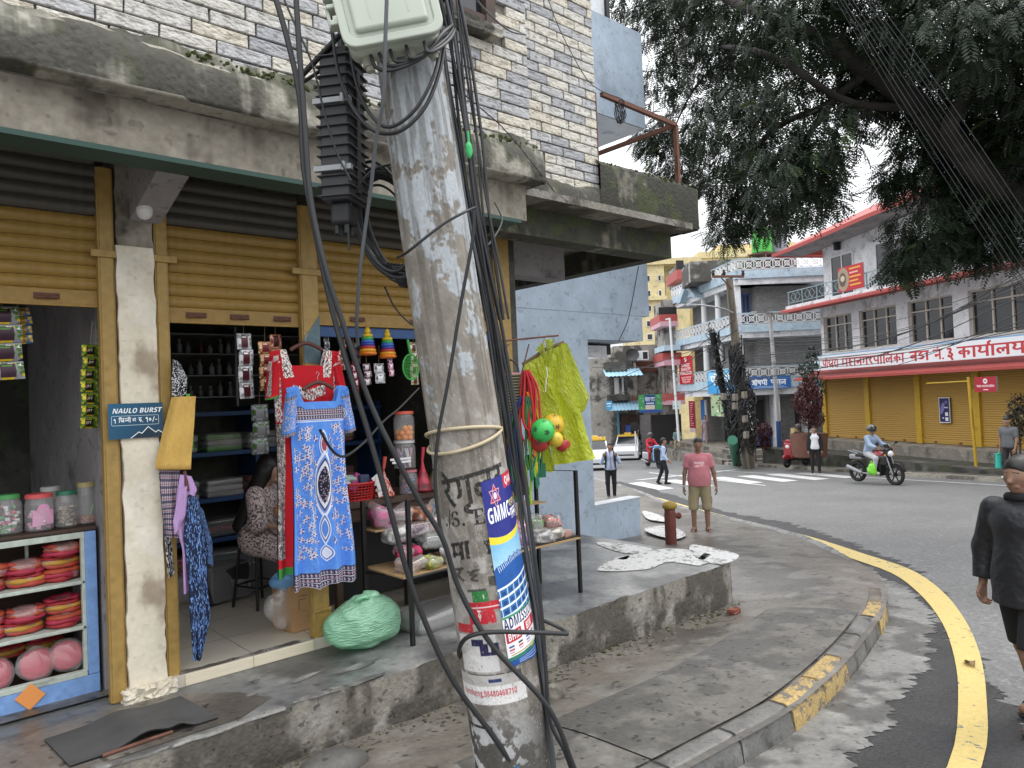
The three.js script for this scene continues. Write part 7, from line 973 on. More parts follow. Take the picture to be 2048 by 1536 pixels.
const sp = thing('sign_post', 'slim yellow steel post with a top arm holding the red signboard', 'post', OF.v(-18.62, -0.6, -18.85).toArray()); wpart(sp, 'post', rod(OF.v(-18.6, -0.6, -18.85), OF.v(-18.72, 2.35, -18.85), 0.05, 0.045), MT.officePost); wpart(sp, 'arm', rod(OF.v(-18.7, 2.22, -18.85), OF.v(-20.4, 2.2, -18.88), 0.022), MT.officePost);
// pavement before the office
struct('office_pavement', OF.g(uvm(grid(40, 1, (u, v) => { const s = lerp(-31.5, S1, u), D = lerp(17.75, 18.6, v), p = OF.v(s, 0, -D); return [s, G(p.x, p.z) + 0.12, -D]; }))), MT.walk);
struct('office_kerb', OF.g(uvm(grid(40, 3, (u, v) => { const s = lerp(-31.5, S1, u), k = Math.round(v * 3), D = [17.55, 17.58, 17.62, 17.8][k], p = OF.v(s, 0, -D); return [s, G(p.x, p.z) + [-0.02, 0.11, 0.13, 0.125][k], -D]; }))), MT.plinth);
}
// ---------------------------------------------------------------- pale blue building with lattice balconies
{
const o = thing('balcony_building', 'pale blue three-storey building with white lattice balconies round a corner', 'building', [32.2, -1, -19.4]); const w = (n, g, m) => wpart(o, n, g, m);
const brick = M({ map: ctex(256, 256, (u, v) => { const r = Math.floor(v * 32), x = u * 12 + (r % 2) * 0.5, e = (v * 32) % 1 < 0.16 || (x % 1) < 0.07; const k = 0.8 + 0.4 * _h(Math.floor(x) % 12, r, 2); return e ? [0.3, 0.29, 0.28] : [0.2 * k, 0.195 * k, 0.19 * k]; }, 0.4), roughness: 0.85 });
const lv = [[1.95, 2.78], [4.78, 5.43], [7.4, 8.1]];
for (const [a, b] of lv) { const m = a + (b - a) * 0.42; w('slab', [UF(0, 6, m, b, -4, 0.0), VF(-9.3, 0, m, b, -4, 0)], MT.paleBlue); w('slab_edge', [UF(-0.02, 6, a, m, -4, -0.14), VF(-9.3, 0, a, m, -4, -0.14)], MT.whiteWall); }
w('wall', [UF(0.3, 6, 2.7, 7.5, -6, -1.3), VF(-9.3, -0.6, 2.7, 7.5, -6, -1.3), UF(1, 6, -1.4, 2, -6, -1.5), VF(-9.3, -0.9, -1.4, 2, -6, -1.7)], brick);
// lattice panels: crossed bars round a ring, white
const lat = (wd) => { const q = []; const h = 0.46, L = (x0, y0, x1, y1) => q.push(clean(bar(V(x0, y0, 0), V(x1, y1, 0), 0.035, 0.03))); L(0, 0, wd, h); L(0, h, wd, 0); L(0, 0, wd, 0.001); L(0, h, wd, h + 0.001); L(0, 0, 0.001, h); q.push(clean(new THREE.TorusGeometry(0.11, 0.022, 5, 12).translate(wd / 2, h / 2, 0))); return mg(q); };
const lg = lat(0.44);
const rail = (f, x0, x1, y) => { const n = Math.round((x1 - x0) / 0.46); for (let i = 0; i < n; i++) { const m = part(o, 'railing_panel', lg, MT.white); const p = f.v(x0 + i * (x1 - x0) / n, y + 0.04, -0.03); m.position.copy(p.sub(o.position)); m.rotation.y = f.turn; } w('handrail', [f(x0, x1, y + 0.53, y + 0.58, -0.06, 0)], MT.paleBlue); };
for (const [, b] of lv) { rail(UF, 0.02, 4.6, b); rail(VF, -9.3, -0.02, b); }
for (const y of [2.78, 5.43]) for (const x of [-3.1, -5.05]) w('column', VF.g(cyl(x, y, -0.35, 0.17, 0.15, 2.0, 14)), MT.white);
for (const y of [2.78, 5.43]) w('corner_pillar', UF(0.02, 0.28, y, y + 2, -0.5, -0.24), MT.whiteWall);
w('pediment', VF.g((() => { const s = new THREE.Shape(); s.moveTo(-7.6, 7.5); s.lineTo(-6.1, 8.75); s.lineTo(-4.5, 7.5); s.lineTo(-5.0, 7.5); s.lineTo(-6.1, 8.3); s.lineTo(-7.1, 7.5); s.closePath(); return uvm(new THREE.ExtrudeGeometry(s, { depth: 0.5, bevelEnabled: false }).translate(0, 0, -0.2)); })()), MT.paleBlue);
w('pediment_roof', VF.g(uvm(grid(1, 12, (u, v) => [lerp(-6.1, -4.35, v), lerp(8.8, 7.42, v) + 0.04 * ((v * 6) % 1), lerp(-2.4, 0.4, u)]))), MT.paleBlue);
const win = (f, x0, x1, y0, y1, z) => { const g = new THREE.Group(); g.name = 'window'; o.add(g); const q = (n, ge, m) => { ge.translate(-o.position.x, -o.position.y, -o.position.z); addMesh(g, n, ge, m); }; q('frame', mg([f(x0, x0 + 0.07, y0, y1, z, z + 0.06), f(x1 - 0.07, x1, y0, y1, z, z + 0.06), f(x0, x1, y1 - 0.07, y1, z, z + 0.055), f((x0 + x1) / 2 - 0.03, (x0 + x1) / 2 + 0.03, y0, y1, z, z + 0.05)]), flatM([0.04, 0.09, 0.26], 0.5)); q('pane', f(x0 + 0.07, x1 - 0.07, y0, y1 - 0.07, z, z + 0.02), MT.glassDark); };
win(UF, 1.3, 2.9, 5.5, 7.2, -1.3); win(UF, 0.55, 1.0, 5.5, 7.1, -1.3); win(UF, 1.3, 2.9, 3.1, 4.5, -1.3); win(VF, -2.6, -1.2, 5.5, 7.0, -1.3); win(VF, -4.6, -3.4, 5.5, 7.0, -1.3); win(VF, -4.8, -3.3, 2.9, 4.5, -1.3); win(VF, -2.7, -1.3, 2.9, 4.5, -1.3);
// shops below: pillars, dark openings, blue counter, steps
for (const x of [0.35, 1.7, 3.3]) w('shop_pillar', UF(x, x + 0.3, -1.3, 1.95, -1.6, -0.5), MT.whiteWall); w('shop_opening', [UF(0.66, 1.69, -0.9, 1.7, -1.5, -1.44), UF(2.01, 3.29, -0.9, 1.7, -1.5, -1.44), VF(-6.1, -3.5, -0.9, 1.75, -1.7, -1.64)], MT.black); w('counter', UF(0.75, 1.65, -0.6, 0.25, -1.2, -0.9), MT.blueShelf); w('blue_door', VF(-6.9, -6.3, -0.7, 1.75, -0.7, -0.6), flatM([0.02, 0.11, 0.34], 0.45)); w('door_post', VF(-6.28, -6.2, -0.7, 1.75, -0.7, -0.6), MT.white);
w('terrace', [UF(-0.5, 7, -2, -0.68, -2, 0.7), VF(-9.8, 0.3, -2, -0.68, -2, 0.7)], MT.plinth); w('step', [UF(-0.8, 7, -2, -0.86, -2, 1.1), VF(-9.8, 0.6, -2, -0.86, -2, 1.1)], MT.walk); w('step', [UF(-1.1, 7, -2, -1.04, -2, 1.5), VF(-9.8, 0.9, -2, -1.04, -2, 1.5)], MT.plinth);
signThing('shop_sign', 'tall red beauty parlour signboard with white lettering at the balcony corner', VF, -8.35, -6.15, 2.72, 4.35, 0.06, (g, W2, H2) => { bg(g, W2, H2, '#b81824'); g.fillStyle = '#f0e8e8'; g.beginPath(); g.arc(W2 / 2, 40, 24, 0, 7); g.fill(); g.strokeStyle = '#b81824'; g.lineWidth = 5; g.beginPath(); g.moveTo(W2 / 2 - 16, 52); g.lineTo(W2 / 2 + 16, 28); g.stroke(); g.fillStyle = '#f2ecec'; g.font = 'bold 50px sans-serif'; g.textAlign = 'center'; ['MAGIC', 'BEAUTY', 'PARLOUR'].forEach((s, i) => g.fillText(s, W2 / 2, 122 + i * 46, W2 - 14)); for (let i = 0; i < 3; i++) dvText(g, ['महानगर', 'पोखरा पसल', 'रेगुलर'][i], 30 + i * 12, 238 + i * 26, 18, '#f0d8d8', 0.16, W2 - 60 - i * 24); }, 256, 320);
signThing('shop_sign', 'blue pharmacy signboard with large white lettering under the lattice railing', UF, 0.42, 2.4, 2.24, 2.86, 0.08, (g, W2, H2) => { bg(g, W2, H2, '#2a63a8'); bg2(g, 190, 10, 60, 9, '#dfe8f2'); dvText(g, 'औषधी', 24, 52, 62, '#f2f5f8', 0.19, 196); dvText(g, 'पसल', 262, 52, 62, '#f2f5f8', 0.19, 190); for (let i = 0; i < 2; i++) bg2(g, 60 - i * 30, 128 + i * 15, 360 + i * 70, 6, '#bcd0e6'); }, 512, 160);
signThing('shop_sign', 'pale sky-blue signboard behind the tangled wires', VF, -3.9, -0.3, 2.1, 3.3, 0.1, (g, W2, H2) => { bg(g, W2, H2, '#3f9cd6'); g.fillStyle = '#8ccbe8'; g.fillRect(10, 10, W2 - 20, 60); dvText(g, 'पोखरा', 30, 40, 60, '#f2f8fb', 0.18, 200); bg2(g, 110, 130, 120, 9, '#e6f2f8'); }, 256, 160);
signThing('shop_sign', 'green and white flex board under the sky-blue signboard', VF, -3.7, -1.6, 0.9, 2.0, 0.05, (g, W2, H2) => { bg(g, W2, H2, '#9fb890'); for (let i = 0; i < 40; i++) { g.fillStyle = ['#e8ece0', '#6a8f5a', '#4a4a40', '#c8b890'][i % 4]; g.fillRect(W2 * _h(i, 1, 6), H2 * _h(i, 2, 6), 16, 9); } }, 128, 96);
signThing('shop_sign', 'narrow dark red vertical signboard beside the blue shop door', VF, -8.0, -7.05, -0.15, 1.7, -0.3, (g, W2, H2) => { bg(g, W2, H2, '#8e1a28'); for (let i = 0; i < 11; i++) bg2(g, 14, 16 + i * 18, 60 - (i * 37 % 30), 6, '#d8a8ac'); bg2(g, 0, 220, W2, 36, '#c8b0b0'); }, 96, 256);
// rooftop clutter
for (const [x, z, c, l] of [[2.05, -2.4, [0.07, 0.42, 0.06], 'bright green plastic water tank on the pale blue roof'], [2.95, -2.8, [0.22, 0.23, 0.25], 'grey plastic water tank right of the green tank']]) { const t = thing('water_tank', l, 'water tank', UF.v(x, 9.3, z).toArray()); const pr = [[0, 0], [0.5, 0]]; for (let i = 0; i < 6; i++) pr.push([0.52, 0.05 + i * 0.19], [0.52, 0.18 + i * 0.19], [0.5, 0.2 + i * 0.19]); pr.push([0.46, 1.28], [0.2, 1.36], [0.2, 1.42], [0, 1.42]); part(t, 'tank', lathe(pr, 28), flatM(c, 0.45)); part(t, 'stand', [bx(-0.55, 0.55, -0.06, -0.01, -0.55, 0.55), ...[-0.45, 0.45].flatMap((a) => [-0.45, 0.45].map((b) => bx(a - 0.03, a + 0.03, -1.1, -0.06, b - 0.03, b + 0.03)))], MT.rust); }
w('roof_room', UF(-1.6, 4, 8.1, 9.2, -5.5, -3), MT.greyOld);
}
// ---------------------------------------------------------------- yellow apartments and the old grey houses behind the street
{
const y = thing('apartment_building', 'tall pale yellow apartment block behind the street', 'building', EF.v(6, 0, -75).toArray()); const w = (n, g, m) => wpart(y, n, g, m);
const box = (p, q, d, dd = 8) => EF(p[0], q[0], q[1], p[1], -d - dd, -d);
w('wall', [box([12.72,15.93], [16.08,-3.88], 75), box([16.46,15.47], [18.89,-3.99], 76.5)], MT.yellowWall); w('cornice', [box([12.73,16.04], [19.9,15.43], 74.7), box([13.74,12.18], [16.13,11.77], 74.5)], MT.yellowWall);
for (const wy of [14.05, 12.5, 10.97, 9.4, 8.05]) for (const wx of [14.3, 15.55, 16.85]) { const g = new THREE.Group(); g.name = 'window'; y.add(g); const hw = wx === 14.3 ? 0.3 : 0.17; const q = (n, ge, m) => { ge.translate(-y.position.x, -y.position.y, -y.position.z); addMesh(g, n, ge, m); }; q('frame', EF(wx - hw, wx + hw, wy - 0.32, wy + 0.32, -75, -74.92), MT.white); q('pane', EF(wx - hw + 0.06, wx + hw - 0.06, wy - 0.26, wy + 0.26, -75, -74.9), MT.glassDark); }
const bb = thing('tower_block', 'beige rooftop block of the farthest building behind the water tanks', 'building', EF.v(14, 0, -82).toArray()); wpart(bb, 'wall', [box([21.7,17.85], [31.83,-4.76], 82), box([24,18.82], [32.93,17.32], 83), box([18.59,17.36], [26.25,-4.53], 84)], MT.yellowWall); wpart(bb, 'cornice', box([21.48,17.86], [32.92,17.15], 81.8), MT.yellowWall);
const h = thing('old_house', 'mouldy grey concrete house with blue tin awnings at the end of the street', 'house', EF.v(-1, 0, -47).toArray()); const v = (n, g, m) => wpart(h, n, g, m);
const B = (a, b, d, dd = 5) => EF(a[0], b[0], b[1], a[1], -d - dd, -d);
v('wall', [B([4.095,4.662], [7.996,-1.503], 47), B([6.766,5.452], [10.3,-1.6], 48)], MT.greyOld); v('parapet', [B([5.913,4.329], [7.269,3.758], 46)], MT.darkStep); v('parapet', B([6.046,2.266], [7.346,1.891], 46), MT.darkStep);
const awn = (a, b, d) => { return EF.g(uvm(grid(30, 4, (u, q) => [lerp(a[0], b[0], u), lerp(a[1], b[1], q) + 0.03 * Math.sin(u * 60), lerp(-d - 0.6, -d + 0.9, q)]))); };
v('awning', awn([5.797,3.883], [8.121,3.401], 46), M({ color: [0.3, 0.5, 0.62], roughness: 0.5 })); v('awning', awn([5.9,1.854], [7.994,1.286], 46), M({ color: [0.3, 0.5, 0.62], roughness: 0.5 }));
v('window', [B([7.026,3.35], [7.136,2.22], 46.9, 0.1), B([6.544,3.338], [6.819,2.298], 46.9, 0.1)], MT.white); v('window_pane', B([7.187,3.343], [7.364,2.275], 46.92, 0.1), MT.glassDark); v('shop_opening', [B([6.823,0.949], [7.85,-1.177], 46.9, 0.1)], MT.brownWood); v('blue_post', B([6.616,1.343], [6.73,-1.13], 46.8, 0.2), flatM([0.08, 0.26, 0.42], 0.5)); v('water_bottles', B([7.114,0.296], [7.399,-0.517], 46.6, 0.2), flatM([0.04, 0.1, 0.4], 0.3)); v('stair_wall', B([8.04,0.899], [8.643,-1.37], 46.5, 0.4), MT.greyPlaster);
const iron = []; for (let i = 0; i < 9; i++) { const ix = 7.4 + i * 0.077; iron.push(EF(ix - 0.02, ix + 0.02, 1.78, 2.2, -45.95, -45.9)); } v('railing', iron.map(clean), MT.rust); v('rust_mesh', B([8.165,4.364], [9.58,3.66], 47.6, 0.3), MT.rust);
const ac = thing('air_conditioner', 'white air conditioner box high on the mouldy grey wall', 'air conditioner', EF.v(8.404,4.676, -47).toArray(), EF.turn); part(ac, 'case', rbx(-0.33, 0.33, -0.3, 0.3, -0.3, 0.6, 0.03), MT.white); part(ac, 'fan_grille', bx(-0.05, 0.25, -0.22, 0.22, 0.6, 0.61), MT.black);
const dish = thing('satellite_dish', 'dark satellite dish left of the white air conditioner', 'satellite dish', EF.v(7.666,4.706, -46.3).toArray(), EF.turn); part(dish, 'dish', lathe([[0, 0], [0.2, 0.02], [0.38, 0.09], [0.42, 0.12]], 24).rotateX(1.2), MT.black); part(dish, 'mast', rod(V(0, -0.7, -0.1), V(0, 0, -0.05), 0.03), MT.black);
const rh = thing('red_house', 'narrow house with red and pink banded balconies beside the pale blue building', 'house', EF.v(1.5, 0, -45).toArray()); const r = (n, g, m) => wpart(rh, n, g, m), pk = flatM([0.62, 0.36, 0.42], 0.7), rd = flatM([0.42, 0.08, 0.07], 0.6);
const RB = (a, b, d, dd = 3) => EF(a[0], b[0], b[1], a[1], -d - dd, -d);
r('wall', RB([9.49,7.97], [10.18,-1.29], 45), MT.greyOld); r('balcony', [RB([9.02,6.97], [10.11,6.52], 44), RB([9.1,4.65], [10.25,4.2], 44), RB([9.17,2.19], [10.32,1.77], 44), RB([10.19,9.64], [10.97,9.08], 44)], rd); r('balcony_band', [RB([9.03,6.54], [10.09,6.25], 43.9), RB([9.14,4.22], [10.23,3.9], 43.9), RB([9.21,1.78], [10.31,1.52], 43.9)], pk); r('dark_railing', [RB([9.04,7.43], [10.12,6.92], 44.2, 0.05), RB([10.22,10.23], [10.68,9.62], 44.2, 0.05)], MT.black); r('blue_roof', RB([9.12,5.08], [10.09,4.76], 43.5), MT.paleBlue); r('roof_wall', RB([10.71,10.27], [13.06,9.06], 45.5), MT.greyOld); r('shop_front', RB([8.373,0.928], [10.18,-1.23], 44.6, 0.1), MT.black);
signThing('shop_sign', 'green and navy shop banner hung between the old grey houses', EF, 7.47, 8.87, 1.12, 2.19, -43.6, (g, W2, H2) => { bg(g, W2, H2, '#3f8f54'); bg2(g, 60, 4, 110, 120, '#243a78'); dvText(g, 'पोखरा पसल', 66, 26, 30, '#dfe6f0', 0.18, 98); bg2(g, 76, 66, 80, 10, '#c8d2e6'); bg2(g, 66, 84, 98, 36, '#c9c2b0'); g.fillStyle = '#9fd0a8'; for (let i = 0; i < 20; i++) g.fillRect(W2 * (i % 2 ? 0.05 + 0.16 * _h(i, 1, 2) : 0.78 + 0.16 * _h(i, 1, 2)), H2 * _h(i, 2, 2), 10, 6); bg2(g, 0, 124, W2, 20, '#2c4f96'); }, 240, 144);
signThing('shop_sign', 'small pale blue tin sign on the blue awning', EF, 5.67, 6.06, 1.35, 1.88, -44.8, (g, W2, H2) => { bg(g, W2, H2, '#4f9ccc'); bg2(g, 8, 14, 46, 8, '#e0eef6'); bg2(g, 14, 34, 34, 6, '#e0eef6'); }, 64, 64);
signThing('shop_sign', 'white bank notice board at the foot of the thin white pole', EF, 9.35, 9.83, 1.26, 1.75, -43, (g, W2, H2) => { bg(g, W2, H2, '#d6e2dc'); bg2(g, 6, 40, 40, 5, '#3a6a9a'); }, 64, 64);
const ds = thing('round_sign', 'dark round road sign seen from behind on a white post', 'road sign', EF.v(6.267,0.571, -38).toArray(), EF.turn); part(ds, 'disc', cyl(0, 0, 0, 0.24, 0.24, 0.02, 28).rotateX(Math.PI / 2), MT.black); part(ds, 'post', rod(V(0, -1.6, -0.03), V(0, 0, -0.03), 0.035), MT.white);
}

// ---------------------------------------------------------------- the big roadside tree
{
const t = thing('tree', 'huge dark green roadside tree whose branches hang over the street', 'tree', [14.5, 0, 1.2]);
const bark = M({ map: ctex(256, 256, (u, v) => { const k = 0.5 + fbm(u, v, 24, 5, 5, 801); return [0.035 * k, 0.03 * k, 0.026 * k]; }, 0.8), bumpMap: gtex(128, 128, (u, v) => fbm(u, v, 20, 5, 4, 805), 0.8), bumpScale: 0.03, roughness: 0.9 });
const limb = (n, p, r0, r1) => { const c = new THREE.CatmullRomCurve3(p), N = 28, g = new THREE.TubeGeometry(c, N, 1, 9); const pos = g.attributes.position; for (let i = 0; i <= N; i++) { const q = c.getPointAt(i / N), r = lerp(r0, r1, i / N); for (let j = 0; j <= 9; j++) { const k = i * 10 + j; pos.setXYZ(k, q.x + (pos.getX(k) - q.x) * r, q.y + (pos.getY(k) - q.y) * r, q.z + (pos.getZ(k) - q.z) * r); } } g.computeVertexNormals(); wpart(t, n, g, bark); };
const A = V(15.4,4.53,-2.3), B = V(14.25,5.17,-3.31), Cc = V(13.65,5.85,-3.82);
limb('trunk', [V(14.5, -0.3, 1.2), V(14.4, 2.2, 0.9), A], 0.46, 0.34); limb('limb', [A, B, Cc, V(13.05,6.75,-4.33), V(12.45,7.4,-4.85), V(11.6,8.1,-5.58), V(12.47,9.71,-7.44)], 0.3, 0.06);
limb('limb', [Cc, V(12.85,6.27,-3.85), V(12.79,7.04,-3.22), V(12.47,7.96,-2.81)], 0.16, 0.06); limb('limb', [V(12.45,7.4,-4.85), V(12.25,6.97,-5.44), V(12.18,6.33,-5.92), V(12.26,5.35,-6.15)], 0.08, 0.02); limb('limb', [V(12.25,6.97,-5.44), V(11.9,6.77,-6.16), V(13.35,6.49,-7.82), V(13.14,5.39,-8.04)], 0.06, 0.015); limb('limb', [B, V(14.45,4.97,-3.8), V(14.2,4.45,-4.44), V(13.67,4.05,-4.92)], 0.1, 0.02); limb('limb', [V(11.6,8.1,-5.58), V(12.67,8.74,-7.29), V(14.42,9.09,-9.61), V(14.29,7.98,-10.29)], 0.06, 0.015); limb('limb', [V(13.05,6.75,-4.33), V(12.19,6.88,-5.09), V(10.97,7.44,-5.63), V(13.92,9.86,-8.96)], 0.07, 0.02); limb('limb', [B, V(14.31,5.79,-2.56), V(14.28,7.11,-1.89)], 0.2, 0.08);
// clusters: where the boughs carry leaves (place, reach)
const cl = [[14.18,10.83,-10.04], [14.27,10.72,-9.16], [13.22,9.32,-7.59], [14.28,9.52,-10.26], [14.07,9.3,-8.84], [13.69,8.49,-7.46], [14.28,8.3,-10.55], [14.48,8.25,-9.84], [12.5,7.22,-7.48], [12.08,6.71,-6.26], [14.98,7.18,-9.96], [13.1,6.58,-7.77], [11.5,5.8,-6], [13.34,5.83,-7.85], [13.1,5.39,-8.07], [12.43,5.99,-5.97], [12.06,5.34,-6.05], [12.78,5.6,-5.94], [11.91,6.24,-5.36], [11.04,7.99,-5.55], [12.36,7.85,-5.45], [12.52,8.13,-4.76], [12.94,7.19,-5.49], [13.26,7.73,-4.92], [12.1,7.61,-3.82], [13.62,7.36,-4.34], [11.51,7.09,-3.02], [13.39,6.91,-3.49], [12.68,6.92,-2.78], [14.07,6.86,-4.76], [14.08,6.31,-4.23], [14.08,5.97,-4.77], [13.75,5.72,-5.08], [14.36,6.21,-3.72], [14.39,6.22,-3.15], [14.51,5.55,-4.41], [14.9,5.35,-4.06], [14.66,5.1,-3.48], [13.73,4.86,-4.58], [13.59,4.31,-4.72], [13.39,4.11,-4.9], [14.49,4.62,-4.45], [14.89,4.51,-4.1], [14.82,4.55,-3.62], [14.85,6.02,-4.09], [14.5,5.32,-3.08], [12.84,10.31,-7.63], [11.74,8.91,-5.44], [12.41,8.71,-4.31], [12.19,7.98,-2.92], [14.26,12,-10.47], [13.65,6.39,-2.47], [12.98,7.37,-2.24], [13.9,5.7,-7.62], [14.7,7.57,-10.47], [13.48,7.34,-5.27]];
const R = [70, 80, 90, 60, 90, 90, 45, 70, 90, 90, 38, 70, 80, 50, 34, 70, 60, 48, 70, 90, 90, 90, 58, 80, 100, 85, 100, 90, 100, 55, 90, 55, 34, 90, 95, 55, 60, 70, 55, 46, 30, 55, 46, 56, 85, 90, 90, 100, 100, 110, 90, 110, 110, 45, 42, 55];
// one feathery leaf: a stalk with paired leaflets, hanging a little
const leaf = (() => { const q = [], L = 0.34; for (let i = 0; i < 7; i++) for (const s of [-1, 1]) { const x = 0.06 + i * 0.042, len = 0.085 * Math.sin((i + 1.6) / 9 * Math.PI) + 0.02, w = 0.016, ang = 0.95, dx = Math.cos(ang) * len, dz = s * Math.sin(ang) * len, nx = -Math.sin(ang) * w * s * -1, nz = Math.cos(ang) * w, y = -0.35 * x * x * 2, dy = -0.02; for (const p of [[x, y, 0], [x + dx * 0.5 - nx * s * s, y + dy * 0.3, dz * 0.5 + nz], [x + dx, y + dy, dz], [x, y, 0], [x + dx, y + dy, dz], [x + dx * 0.5 + nx, y + dy * 0.3, dz * 0.5 - nz]]) q.push(...p); } for (const p of [[0, 0, -0.002], [L, -0.08, 0], [0, 0, 0.002]]) q.push(...p); const g = new THREE.BufferGeometry(); g.setAttribute('position', new THREE.Float32BufferAttribute(q, 3)); g.computeVertexNormals(); return g; })();
seed(2024); const put = [];
cl.forEach((c, i) => { const r = R[i] * Math.hypot(c[0], c[2]) * 0.93 / 1464, n = Math.round(640 * r * r + 60); for (let k = 0; k < n; k++) { let x, y, z; do { x = rr(-1, 1); y = rr(-1, 1); z = rr(-1, 1); } while (x * x + y * y + z * z > 1); const hole = vn(c[0] * 3 + x * 3 * r * 2, c[1] * 3 + y * r * 6, 4096, 4096, 5); if (hole < 0.38) continue; put.push([c[0] + x * r * 1.05, c[1] + y * r * 0.95 + 0.12, c[2] + z * r * 1.1, x, z, r]); } });
const im = new THREE.InstancedMesh(leaf, M({ color: [1, 1, 1], roughness: 0.55, transmission: 0.3, thickness: 0 }), put.length); im.name = 'crown'; im.userData.kind = 'stuff';
const d = new THREE.Object3D(), col = new THREE.Color();
put.forEach((p, i) => { d.position.set(p[0] - 14.5, p[1], p[2] - 1.2); d.rotation.set(rr(-0.5, 0.5), Math.atan2(-p[4], p[3]) + rr(-1.1, 1.1), rr(-1.25, 0.1)); d.scale.setScalar(rr(0.75, 1.3)); d.updateMatrix(); im.setMatrixAt(i, d.matrix); const k = rr(0.55, 1.25), w = rnd(); w < 0.03 ? col.setRGB(0.1 * k, 0.18 * k, 0.03 * k) : col.setRGB(0.02 * k, 0.04 * k, 0.014 * k); im.setColorAt(i, col); });
t.add(im); 
}
// ---------------------------------------------------------------- smaller plants: leaves on a few stems
function bush(name, label, cat, pos, clumps, leafC, stems, n, size = 0.05, pot) {
const t = thing(name, label, cat, pos); seed(Math.round(Math.abs(pos[0] * 100 + pos[2] * 37)));
for (const s of stems) part(t, 'stem', tube(vs(s), 0.025, 12, 6), MT.brownWood);
const q = []; for (const [x, y, z, r] of clumps) for (let i = 0; i < n * r * r * 8; i++) { let a, b, c; do { a = rr(-1, 1); b = rr(-1, 1); c = rr(-1, 1); } while (a * a + b * b + c * c > 1); const g = new THREE.BufferGeometry(); const s = size * rr(0.7, 1.4); g.setAttribute('position', new THREE.Float32BufferAttribute([-s * 0.5, 0, 0, 0, 0.01, -s * 0.28, s * 0.9, -0.01, 0, -s * 0.5, 0, 0, s * 0.9, -0.01, 0, 0, 0.01, s * 0.28], 3)); g.rotateZ(rr(-1.3, 1.3)); g.rotateY(rr(0, 6.3)); g.translate(x + a * r, y + b * r, z + c * r); q.push(g); }
const m = part(t, 'foliage', q, M({ color: leafC, roughness: 0.6, transmission: 0.2, thickness: 0 })); m.userData.kind = 'stuff'; if (pot) pot(t); return t;
}
const mar = [0.09, 0.02, 0.024];
bush('shrub', 'round maroon-leaved shrub left of the concrete pole across the street', 'shrub', [28.67,-1.15,-17.51], [[-0.3, 1.55, 0.5, 0.5], [0.0, 1.2, 0.5, 0.42]], mar, [[0, 0, 0, 0, 0.8, 0.02, 0, 1.5, 0], [0.1, 0, 0.1, 0.15, 1.2, 0.1, 0.2, 1.6, 0]], 300, 0.11);
bush('shrub', 'smaller maroon shrub right of the concrete pole across the street', 'shrub', [29.61,-1.16,-17.24], [[0.1, 1.5, 0.4, 0.42], [0.2, 1.0, 0.4, 0.3]], mar, [[0, 0, 0, 0.05, 0.8, 0, 0.1, 1.4, 0]], 300, 0.11);
bush('potted_tree', 'maroon-leaved young tree in the red brick planter', 'potted tree', [26.1, -0.38, -13.0], [[-0.55, 2.1, 0.3, 0.55], [-0.3, 1.55, 0.3, 0.45], [-0.2, 2.5, 0.2, 0.4]], mar, [[0, 0.9, 0, -0.1, 1.4, 0.1, -0.4, 2.0, 0.2], [0, 0.9, 0, 0.05, 1.6, 0, -0.1, 2.6, 0.1]], 300, 0.11, (t) => part(t, 'planter', lathe([[0, 0.05], [0.55, 0.05], [0.6, 0.1], [0.66, 0.9], [0.6, 0.92], [0.58, 0.85], [0, 0.85]], 32), MT.rust));
bush('conifer', 'layered dark green conifer behind the red planter', 'tree', [27.2, -0.4, -13.3], [[0, 2.6, 0, 0.5], [-0.3, 3.3, 0, 0.42], [0.1, 3.9, 0, 0.3], [-0.5, 2.3, 0.2, 0.3]], [0.02, 0.04, 0.022], [[0, 0, 0, 0, 2, 0, 0, 4, 0]], 200, 0.12);
bush('shrub', 'dark green roadside shrub at the edge of the blue wall', 'shrub', [45.32,-2.42,-40.14], [[0, 2.0, 0, 1.1], [0.9, 1.5, 0.3, 0.9], [-0.6, 3.2, 0, 0.9], [1.5, 0.9, 0, 0.6], [-0.5, 4.2, 0, 0.6]], [0.03, 0.055, 0.028], [[0, 0, 0, 0, 1.5, 0, -0.4, 3.6, 0]], 60, 0.11);
bush('roof_plants', 'green potted plants along the roof of the pale blue building', 'plants', UF.v(0.5, 8.15, -1.5).toArray(), [[-0.9, 0.9, 0, 0.55], [1.6, 0.8, 0, 0.5], [2.1, 1.2, 0.2, 0.4], [0.8, 0.5, 0, 0.35]], [0.07, 0.12, 0.03], [[-0.9, 0, 0, -0.9, 0.5, 0, -0.9, 0.9, 0]], 90, 0.09);
bush('shrub', 'dark leafy shrub at the right edge before the last shutter', 'shrub', [24.94,-0.61,-6.14], [[0, 1.6, 0, 0.4], [0.2, 2.1, 0, 0.35], [0.3, 1.2, 0, 0.4]], [0.03, 0.032, 0.02], [[0, 0, 0, 0.05, 1, 0, 0.1, 1.8, 0]], 200, 0.1);
